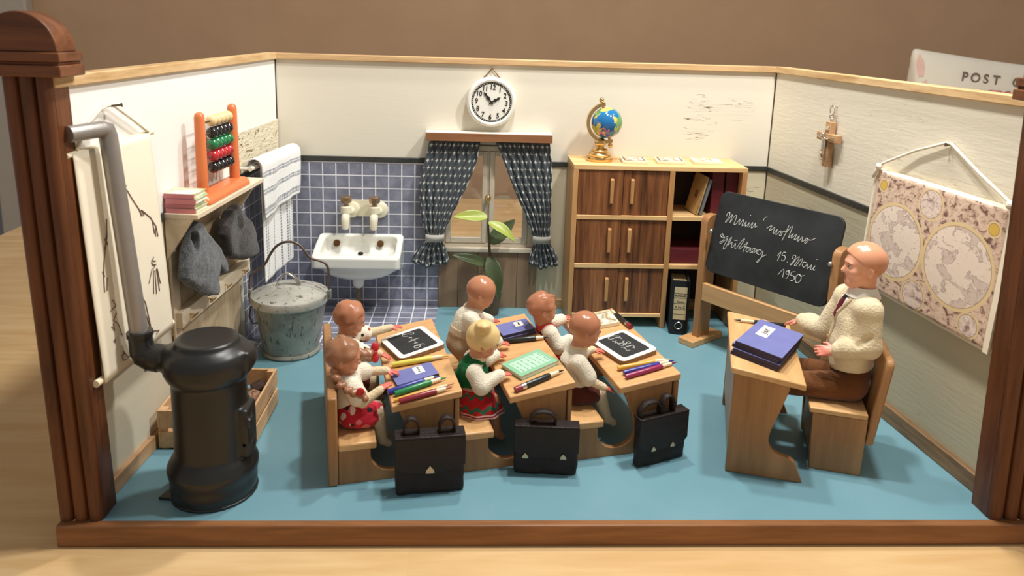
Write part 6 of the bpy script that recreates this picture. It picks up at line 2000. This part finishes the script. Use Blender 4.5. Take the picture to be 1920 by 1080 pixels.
# --- girl with braids, first bench, near side
P = {'head': (0.78, 2.0, 5.82), 'neck': (0.86, 2.0, 4.95), 'chest': (1.0, 2.0, 4.1), 'hip': (1.05, 2.0, 2.85),
     'armR': ARM((1.1, 1.35, 4.55), (1.62, 0.98, 3.75), (2.5, 1.25, 4.2), (3.0, 1.5, 4.42)), 'armL': ARM((1.2, 2.65, 4.65), (2.15, 2.85, 4.5), (2.95, 2.72, 4.5), (3.5, 2.64, 4.42)),
     'legR': ARM((1.3, 1.65, 2.65), (2.4, 1.6, 2.6), (2.65, 1.6, 1.3), (2.95, 1.6, 1.05)), 'legL': ARM((1.3, 2.35, 2.65), (2.4, 2.4, 2.6), (2.65, 2.4, 1.3), (2.95, 2.4, 1.05))}
r, Q, HWf, R, s, lo, hi, L = child('girl doll with brown braids and red bows, white blouse and red floral dress', 0, (1.05, 2.0, 2.17), (0.97, -0.05, -0.22), P, ('limb_cream', 'limb_cream'), None, None)
def part_lines(S):
    for i in range(9):
        f = i / 8
        S.cap(HWf((-0.8 + 1.2 * f, 0, 0.75 + 0.32 * math.sin(math.pi * f * 0.8))), HWf((-0.7 + 1.2 * f, 0.0, 0.8 + 0.3 * math.sin(math.pi * f * 0.8))), 0.035, 0.035, 0.03, 0, True)
hair_cap(r, HWf, R, s, 'doll_hair_braid', lo, hi, 0.07, groove=0.035, extra=part_lines, low=-0.5)
def braid(pts, r0):
    S = SDF(lo, hi, 0.045)
    pts = [L(p) for p in pts]
    n = 9
    tot = []
    for i in range(len(pts) - 1):
        for j in range(n):
            tot.append(pts[i] + (pts[i + 1] - pts[i]) * j / n)
    for i, p in enumerate(tot):
        if i % 3 == 0:
            S.ell(p + np.array([0, 0.07 * (-1) ** i, 0.05 * (-1) ** (i // 3)]), (r0, r0, r0 * 0.95), 0.04)
    return S.mesh('braid', 'doll_hair_braid', r)
b1 = braid([(0.3, 1.35, 5.3), (0.55, 0.95, 4.85), (1.05, 0.8, 4.5), (1.5, 0.8, 4.35), (1.85, 0.85, 4.0)], 0.19)
b2 = braid([(0.95, 2.75, 5.6), (1.5, 2.95, 5.5), (2.0, 3.0, 5.45), (2.4, 3.0, 5.4)], 0.19)
def bow(par, c, a):
    c = Vector(c) - Vector((1.05, 2.0, 2.17))
    rot = Matrix.Rotation(a, 3, 'X')
    m = MB().ball(c + rot @ Vector((0, 0.0, 0.27)), (0.2, 0.12, 0.27), 12, 8, mat=rot).ball(c + rot @ Vector((0, 0.0, -0.27)), (0.2, 0.12, 0.27), 12, 8, mat=rot).ball(c, 0.14, 10, 8)
    build('bow', m, 'ribbon_red', parent=par, smooth=179)
bow(b1, (1.5, 0.68, 4.3), 0.4)
bow(b2, (2.42, 3.0, 5.42), -0.2)
blouse(r, 'blouse', 'shirt_white', Q, lo, hi, L, 0.6, sr=(0.48, 0.5, 0.3), noise=0.03, zcut=0.9)
S = SDF(lo, hi, 0.05)
S.chain([Q['hip'] + np.array([0, 0, 1.0]), Q['hip'] + np.array([0.1, 0, 0.2])], [0.68, 0.85], 0.2)
S.ell(L((1.62, 2.0, 2.62)), (1.22, 1.12, 0.62), 0.3)
S.noise(0.045, 4.0, 8)
S.cut((0, 0, -1), L((0, 0, 2.2)))
seat_cut(S, (1.05, 2.0, 2.17), 0.44, 4.7)
S.mesh('dress', 'dress_floral', r)
# --- standing boy in a pale shirt, second bench, far side
P = {'head': (2.79, 6.3, 7.08), 'neck': (2.3, 6.3, 6.2), 'chest': (2.0, 6.3, 5.5), 'hip': (1.62, 6.3, 4.2),
     'armR': ARM((2.1, 5.6, 5.75), (2.9, 5.0, 4.95), (3.55, 4.9, 4.55), (4.1, 4.82, 4.5)), 'armL': ARM((2.35, 7.0, 5.8), (3.1, 7.5, 5.0), (3.75, 7.85, 4.72), (4.25, 8.05, 4.62)),
     'legR': ARM((1.6, 5.95, 4.0), (2.4, 5.9, 2.6), (2.68, 5.9, 0.4), (2.98, 5.88, 0.2)), 'legL': ARM((1.6, 6.65, 4.0), (2.4, 6.7, 2.6), (2.68, 6.7, 0.4), (2.98, 6.72, 0.2))}
r, Q, HWf, R, s, lo, hi, L = child('boy doll in pale shirt and beige trousers, standing bent over the middle desk', 1, (1.62, 6.3, 0.0), (0.84, -0.06, -0.5), P, ('limb_cream', 'shoe_dark'), None, None)
hair_cap(r, HWf, R, s, 'doll_hair_brown', lo, hi, 0.035, groove=0.008, front=0.42)
blouse(r, 'shirt', 'shirt_white', Q, lo, hi, L, 1.85, sr=(0.46, 0.42, 0.36), noise=0.025)
S = SDF(lo, hi, 0.05)
S.chain([Q['hip'] + np.array([0.12, 0, 0.55]), Q['hip']], [0.76, 0.8], 0.1)
for key in ('legR', 'legL'):
    S.chain([Q[key][0], Q[key][1], Q[key][2] + np.array([0, 0, 0.15])], [0.6, 0.46, 0.36], 0.12)
S.noise(0.03, 4.0, 2)
seat_cut(S, (1.62, 6.3, 0.0), 0.53, 4.5)
tr_ = S.mesh('trousers', 'trouser_beige', r)
S = SDF(lo, hi, 0.05)
ax = np.array([0.3, 0, 1.0]); ax /= np.linalg.norm(ax)
S.cap(Q['hip'] + ax * 0.45, Q['hip'] + ax * 0.85, 0.82, 0.8, 0.02)
S.cut(-ax, Q['hip'] + ax * 0.42)
S.cut(ax, Q['hip'] + ax * 0.86)
S.mesh('waistband', 'trouser_band', tr_)
# --- blonde girl, second bench, near side
P = {'head': (2.0, 2.2, 6.02), 'neck': (1.72, 2.2, 5.12), 'chest': (1.5, 2.2, 4.3), 'hip': (1.5, 2.2, 3.0),
     'armR': ARM((1.4, 1.5, 4.6), (1.72, 1.08, 4.0), (2.75, 1.3, 4.38), (3.3, 1.45, 4.38)), 'armL': ARM((1.65, 2.9, 4.7), (2.35, 3.2, 4.45), (3.05, 3.5, 4.5), (3.6, 3.72, 4.4)),
     'legR': ARM((1.6, 1.9, 2.75), (2.55, 1.85, 2.65), (2.75, 1.8, 0.85), (3.05, 1.78, 0.6)), 'legL': ARM((1.6, 2.55, 2.75), (2.55, 2.6, 2.65), (2.75, 2.6, 0.85), (3.05, 2.6, 0.6))}
r, Q, HWf, R, s, lo, hi, L = child('blonde girl doll with a bun, green felt waistcoat and red folk-pattern skirt', 1, (1.5, 2.2, 2.17), (0.86, -0.02, -0.45), P, ('limb_cream', 'doll_skin'), None, None)
def bun(S):
    c = np.array(L((1.9, 1.75, 6.85)))
    S.ell(c, (0.42, 0.42, 0.38), 0.1)
    for i in range(7):
        a = 2 * math.pi * i / 7
        S.ell(c + np.array([0.24 * math.cos(a), 0.24 * math.sin(a) - 0.05, 0.15]), (0.17, 0.17, 0.16), 0.04)
hair_cap(r, HWf, R, s, 'doll_hair_blond', lo, hi, 0.08, groove=0.01, low=-0.55, extra=bun, front=0.5)
blouse(r, 'blouse', 'shirt_white', Q, lo, hi, L, 1.95, torso=(0.46, 0.6, 0.6), sr=(0.44, 0.46, 0.33), collar=False)
S = SDF(lo, hi, 0.05)
S.chain([Q['neck'] + np.array([-0.1, 0, -0.3]), Q['chest'], Q['chest'] + np.array([-0.05, 0, -0.55])], [0.56, 0.76, 0.72], 0.2)
S.cap(Q['armR'][0] + np.array([-0.1, 0.15, 0.05]), Q['armL'][0] + np.array([-0.1, -0.15, 0.05]), 0.42, 0.42, 0.2)
S.cap(Q['chest'] + np.array([-0.5, 0, 0.2]), Q['chest'] + np.array([-0.95, 0, -0.1]), 0.3, 0.12, 0.2)
S.noise(0.05, 9.0, 8)
S.cut((0.1, 0, -1), Q['chest'] + np.array([0, 0, -0.75]))
seat_cut(S, (1.5, 2.2, 2.17), 0.53, 4.5)
S.mesh('waistcoat', 'felt_green', r)
S = SDF(lo, hi, 0.05)
g = np.meshgrid(*[S.lo[q] + S.h * np.arange(S.n[q]) for q in range(3)], indexing='ij')
a0, a1 = Q['hip'] + np.array([0, 0, 0.75]), np.array(L((1.95, 2.05, 2.2)))
tt = np.clip((a0[2] - g[2]) / (a0[2] - a1[2]), 0, 1.0)
cx_s = a0[0] + (a1[0] - a0[0]) * tt
cy_s = a0[1] + (a1[1] - a0[1]) * tt
th_ = np.arctan2(g[1] - cy_s, g[0] - cx_s)
rad = np.sqrt(((g[0] - cx_s)) ** 2 + ((g[1] - cy_s)) ** 2)
want = 0.66 + 0.62 * tt ** 0.8 + 0.05 * tt * np.sin(9 * th_)
S.d = np.maximum(rad - want, np.maximum(g[2] - a0[2], (a1[2] - 0.02) - g[2])).astype(np.float32) * 0.8
seat_cut(S, (1.5, 2.2, 2.17), 0.53, 4.5)
S.mesh('skirt', 'skirt_folk', r)
# --- child in red dungarees, third bench, far side
P = {'head': (0.6, 6.3, 5.88), 'neck': (0.76, 6.3, 4.95), 'chest': (0.98, 6.3, 4.1), 'hip': (1.05, 6.3, 2.8),
     'armR': ARM((0.95, 5.6, 4.6), (1.35, 5.25, 3.85), (2.1, 5.35, 4.2), (2.6, 5.5, 4.35)), 'armL': ARM((0.9, 7.0, 4.65), (1.75, 7.6, 4.4), (2.55, 8.05, 4.35), (3.05, 8.35, 4.4)),
     'legR': ARM((1.1, 5.95, 2.65), (2.3, 5.9, 2.6), (2.6, 5.9, 1.2), (2.95, 5.9, 0.95)), 'legL': ARM((1.1, 6.65, 2.65), (2.3, 6.7, 2.6), (2.6, 6.7, 1.2), (2.95, 6.7, 0.95))}
r, Q, HWf, R, s, lo, hi, L = child('child doll in red dungarees and white shirt, in front of the bookcase', 2, (0.95, 6.3, 2.17), (0.98, 0.0, -0.12), P, ('limb_cream', 'limb_cream'), None, None)
def curl(S):
    for i in range(5):
        S.ell(HWf((0.5 - 0.16 * i, -0.1 - 0.1 * i, 0.82 + 0.06 * math.sin(i))), (0.22, 0.13, 0.12), 0.05)
hair_cap(r, HWf, R, s, 'doll_hair_brown', lo, hi, 0.05, groove=0.03, extra=curl)
blouse(r, 'shirt', 'shirt_white', Q, lo, hi, L, 1.9, torso=(0.48, 0.6, 0.6), sr=(0.44, 0.42, 0.34), collar=False)
S = SDF(lo, hi, 0.05)
S.chain([Q['neck'] + np.array([0.02, 0, -0.22]), Q['chest'], Q['hip']], [0.5, 0.68, 0.74], 0.25)
for sy in (-1, 1):
    S.cap(Q['neck'] + np.array([0.1, 0.35 * sy, -0.25]), Q['chest'] + np.array([0.15, 0.4 * sy, 0.1]), 0.36, 0.4, 0.15)
for key in ('legR', 'legL'):
    S.chain([Q[key][0], Q[key][1], Q[key][2]], [0.58, 0.5, 0.36], 0.12)
S.ell(np.array(L((2.0, 5.9, 3.35))), (0.45, 0.35, 0.35), 0.2)
S.noise(0.02, 4.0, 2)
seat_cut(S, (0.95, 6.3, 2.17), 0.53, 4.5)
S.mesh('dungarees', 'felt_red', r)
# --- boy in a white short-sleeved shirt, third bench, near side
P = {'head': (1.68, 2.0, 6.26), 'neck': (1.36, 2.0, 5.3), 'chest': (1.15, 2.0, 4.4), 'hip': (1.2, 2.0, 2.85),
     'armR': ARM((1.15, 1.32, 4.7), (1.72, 0.98, 3.75), (2.42, 0.78, 3.4), (2.95, 0.7, 3.22)), 'armL': ARM((1.3, 2.68, 4.8), (2.0, 2.95, 4.45), (2.6, 2.95, 4.55), (3.1, 2.9, 4.5)),
     'legR': ARM((1.4, 1.6, 2.65), (2.5, 1.5, 2.68), (3.02, 1.45, 1.15), (3.4, 1.45, 0.86)), 'legL': ARM((1.4, 2.4, 2.65), (2.5, 2.45, 2.65), (3.0, 2.45, 1.15), (3.38, 2.45, 0.86)), 'bare': [(1.2, 2.0, 2.85)]}
r, Q, HWf, R, s, lo, hi, L = child('boy doll in white short-sleeved shirt and dark shorts reaching for the letter slate', 2, (1.2, 2.0, 2.17), (0.93, -0.03, -0.3), P, ('limb_cream', 'limb_cream'), None, None)
hair_cap(r, HWf, R, s, 'doll_hair_brown', lo, hi, 0.035, groove=0.008, front=0.42)
blouse(r, 'shirt', 'shirt_white', Q, lo, hi, L, 0.78, sr=(0.48, 0.5, 0.3), torso=(0.5, 0.72, 0.74), collar=False, noise=0.03, zcut=1.0)
S = SDF(lo, hi, 0.05)
S.chain([Q['hip'] + np.array([0, 0, 0.4]), Q['hip'], Q['hip'] + np.array([0.1, 0, -0.1])], [0.76, 0.78, 0.72], 0.1)
for key in ('legR', 'legL'):
    S.cap(Q[key][0], Q[key][0] * 0.35 + Q[key][1] * 0.65, 0.58, 0.54, 0.12)
S.noise(0.02, 4.0, 2)
seat_cut(S, (1.2, 2.0, 2.17), 0.53, 4.5)
S.mesh('shorts', 'shorts_maroon', r)

# ------------------------------------------------------------------ teacher
root = np.array((1.85, 2.1, 3.42))
SU = Vector((math.cos(SA), math.sin(SA), 0))
SV = Vector((-math.sin(SA), math.cos(SA), 0))
org = SO + SU * root[0] + SV * root[1] + Vector((0, 0, root[2]))
tc_ = thing('person', 'man doll in cream cardigan, collar and dark red tie sitting on the teacher\'s chair', 'person', tuple(org), SA)
L = lambda p: np.array(p, float) - root
hd = (TD(2.95, 7.1, 0, 0.3) @ Vector((0, 0, 0))) / K - SO
hand_far = (hd.dot(SU), hd.dot(SV), hd.z)
lo, hi = L((-4.6, -0.3, -0.2)), L((3.7, 5.2, 12.2))
S = SDF(lo, hi, 0.055)
R = frame_of((-0.99, -0.1, -0.05))
HWt = head_sdf(S, L((1.86, 2.1, 10.56)), R, 1.17, True, 0)
S.cap(HWt((-0.1, 0, -0.5)), L((1.98, 2.1, 9.1)), 0.5, 0.5, 0.15, 0)
S.chain([L((1.95, 2.1, 8.6)), L((1.8, 2.1, 7.6)), L((1.7, 2.1, 6.0)), L((1.85, 2.1, 4.3))], [0.7, 0.8, 0.72, 0.75], 0.3, 1)
nearA = [L((2.1, 1.05, 8.55)), L((2.3, 0.78, 6.75)), L((0.72, 1.0, 6.2)), L((-0.1, 1.05, 6.1))]
hf = Vector(hand_far)
farA = [L((1.4, 3.15, 8.5)), L((0.55, 3.45, 6.4)), L((hf.x + 0.85, hf.y - 0.25, hf.z + 0.42)), L((hf.x, hf.y, hf.z + 0.12))]
S.cap(nearA[0], farA[0], 0.5, 0.5, 0.25, 1)
for A_, side in ((nearA, -1), (farA, 1)):
    S.chain(A_[:3], [0.36, 0.3, 0.25], 0.1, 1)
    pn = (0.1, -0.75, 0.65) if side < 0 else (0, 0, 1)
    hand_sdf(S, A_[2], A_[3] - A_[2], pn, 0.64, side, 2, curl=0.2 if side < 0 else 0.4)
nearG = [L((1.8, 1.45, 4.15)), L((-2.0, 1.2, 4.0)), L((-3.0, 1.2, 0.8)), L((-3.8, 1.15, 0.35))]
farG = [L((1.8, 2.8, 4.15)), L((-2.0, 3.0, 4.0)), L((-3.0, 3.0, 0.8)), L((-3.8, 2.95, 0.35))]
for G_ in (nearG, farG):
    S.chain(G_, [0.6, 0.48, 0.3, 0.26], 0.12, 3)
S.rbox(L((1.15, 2.1, 2.42)), (1.46, 3.0, 1.01), 0.02, 0.02, 0, None, True)
S.cut((1, 0, -0.115), L((2.49, 0, 1.75)))
S.mesh('body', ['doll_skin_pale', 'limb_cream', 'doll_hand_pale', 'shoe_dark'], tc_)
face_parts(tc_, HWt, R, 1.17, True)
S = SDF(L((0.3, 0.8, 9.2)), L((3.3, 3.4, 12.2)), 0.05)
S.ell(HWt((-0.08, 0, 0.24)), np.array((0.862, 0.722, 0.768)) * 1.17, 0, 0, R)
S.cut(R @ np.array((0.62, 0, -0.78)), HWt((0.28, 0, 0.2)))
S.cut(R @ np.array((0.2, 0, -1)), HWt((0, 0, -0.42)))
S.ell(HWt((-0.03, -0.11, 0.31)), np.array((0.86, 0.68, 0.775)) * 1.17, 0.02, 0, R)
S.cut(R @ np.array((0.62, 0, -0.78)), HWt((0.3, 0, 0.26)))
S.mesh('hair', 'doll_hair_man', tc_)
# cardigan
S = SDF(lo, hi, 0.06)
S.chain([L((2.0, 2.1, 8.75)), L((1.82, 2.1, 7.7)), L((1.7, 2.1, 6.4)), L((1.78, 2.1, 5.3))], [0.72, 0.98, 1.02, 1.12], 0.35)
S.ell(L((1.75, 1.35, 6.6)), (0.75, 0.7, 1.5), 0.3)
S.ell(L((1.7, 2.9, 6.6)), (0.75, 0.7, 1.5), 0.3)
S.cap(nearA[0], farA[0], 0.62, 0.62, 0.3)
for A_ in (nearA, farA):
    mid = A_[1] + (A_[2] - A_[1]) * 0.55
    S.chain([A_[0], A_[1], mid, A_[1] + (A_[2] - A_[1]) * 0.88], [0.62, 0.56, 0.56, 0.42], 0.2)
for p, q, rr_ in (((2.2, 0.35, 7.4), (1.7, 0.4, 6.9), 0.1), ((0.6, 3.1, 7.2), (0.9, 2.9, 6.4), 0.13)):
    S.cap(L(p), L(q), rr_, rr_, 0.15, 0, True)
S.noise(0.045, 3.2, 6)
S.cut((0.12, 0, -1), L((1.7, 0, 5.1)))
S.cut((1, 0, -0.115), L((2.49, 0, 1.75)))
def front_x(S, y, z):
    # first surface met when looking along +x at height z and side y
    j = int(round((y - S.lo[1]) / S.h))
    k_ = int(round((z - S.lo[2]) / S.h))
    col_ = S.d[:, j, k_]
    w = np.argwhere(col_ < 0)
    if len(w) == 0:
        return None
    i = int(w[0][0])
    a, b = col_[i - 1], col_[i]
    return S.lo[0] + S.h * (i - 1 + a / (a - b))
card = S.mesh('cardigan', 'knit_cream', tc_)
def on_front(y, z, lift):
    p = L((0, y, z))
    best = None
    for dy in (0.0, 0.06, -0.06, 0.12, -0.12, 0.2, -0.2):
        x = front_x(S, p[1] + dy, p[2])
        if x is not None:
            best = x if best is None else best
            break
    return (best - lift if best is not None else p[0], p[1], p[2])
vy = 2.0
m = MB()
rows = 12
def vpatch(u, v):
    z = 8.85 - 1.3 * v
    w = 0.42 * (1 - v) + 0.02
    return on_front(vy + w * (2 * u - 1), z, 0.035)
build('shirt_front', MB().grid(8, 14, vpatch), 'collar_white', parent=tc_, smooth=179, solid=0.03)
def tpatch(u, v):
    z = 8.8 - 1.05 * v
    w = 0.12 + 0.09 * math.sin(math.pi * min(1, v * 0.9)) if v > 0.12 else 0.16
    return on_front(vy + w * (2 * u - 1), z, 0.09)
build('tie', MB().grid(6, 14, tpatch), 'tie_cloth', parent=tc_, smooth=179, solid=0.05)
build('tie_knot', MB().ball(on_front(vy, 8.84, 0.08), (0.1, 0.15, 0.15), 12, 8), 'tie_dark', parent=tc_, smooth=179)
for sg in (-1, 1):
    pts = [on_front(vy + sg * (0.46 * (1 - f)), 8.9 - 1.35 * f, 0.03) for f in (0, 0.2, 0.4, 0.6, 0.8, 1.0)]
    if sg > 0:
        pts += [on_front(vy + 0.02, z, 0.03) for z in (7.2, 6.8, 6.4, 6.0, 5.6, 5.3)]
    build('button_band', MB().tube(pts, 0.085, 8), 'knit_cream', parent=card, smooth=179)
for z in (6.6, 5.6):
    c_b = on_front(vy - 0.05, z, 0.1)
    m = MB().lathe([(0, 0.05), (0.06, 0.05), (0.11, 0.07), (0.13, 0.02), (0.0, 0.0)], seg=16, mat=Matrix.Rotation(-math.pi / 2, 4, 'Y'), c=c_b)
    build('button', m, 'brass', parent=card, smooth=50)
m = MB().lathe([(0.55, 0.3), (0.6, 0.32), (0.74, 0.02), (0.86, -0.2), (0.82, -0.24), (0.66, -0.04), (0.55, 0.3)], seg=32, c=tuple(L((1.95, 2.1, 9.2))))
build('shirt_collar', m, 'collar_white', parent=tc_, smooth=60)
# trousers
S = SDF(lo, hi, 0.06)
S.chain([L((1.85, 2.1, 5.2)), L((1.9, 2.1, 4.4))], [0.86, 0.92], 0.2)
S.ell(L((1.8, 2.1, 4.25)), (0.9, 1.4, 0.85), 0.2)
for G_ in (nearG, farG):
    S.chain([G_[0], G_[1], G_[2] + np.array([0, 0, 0.2])], [0.76, 0.62, 0.42], 0.2)
for p, q in (((0.9, 1.3, 5.1), (0.6, 0.5, 4.5)), ((1.5, 1.0, 5.1), (1.1, 2.0, 4.8)), ((0.2, 0.9, 4.95), (0.5, 1.8, 4.9))):
    S.cap(L(p), L(q), 0.09, 0.09, 0.15, 0, True)
S.noise(0.04, 3.0, 5)
S.rbox(L((1.15, 2.1, 2.42)), (1.46, 3.0, 1.01), 0.02, 0.02, 0, None, True)
S.cut((1, 0, -0.115), L((2.49, 0, 1.75)))
S.mesh('trousers', 'trouser_brown', tc_)
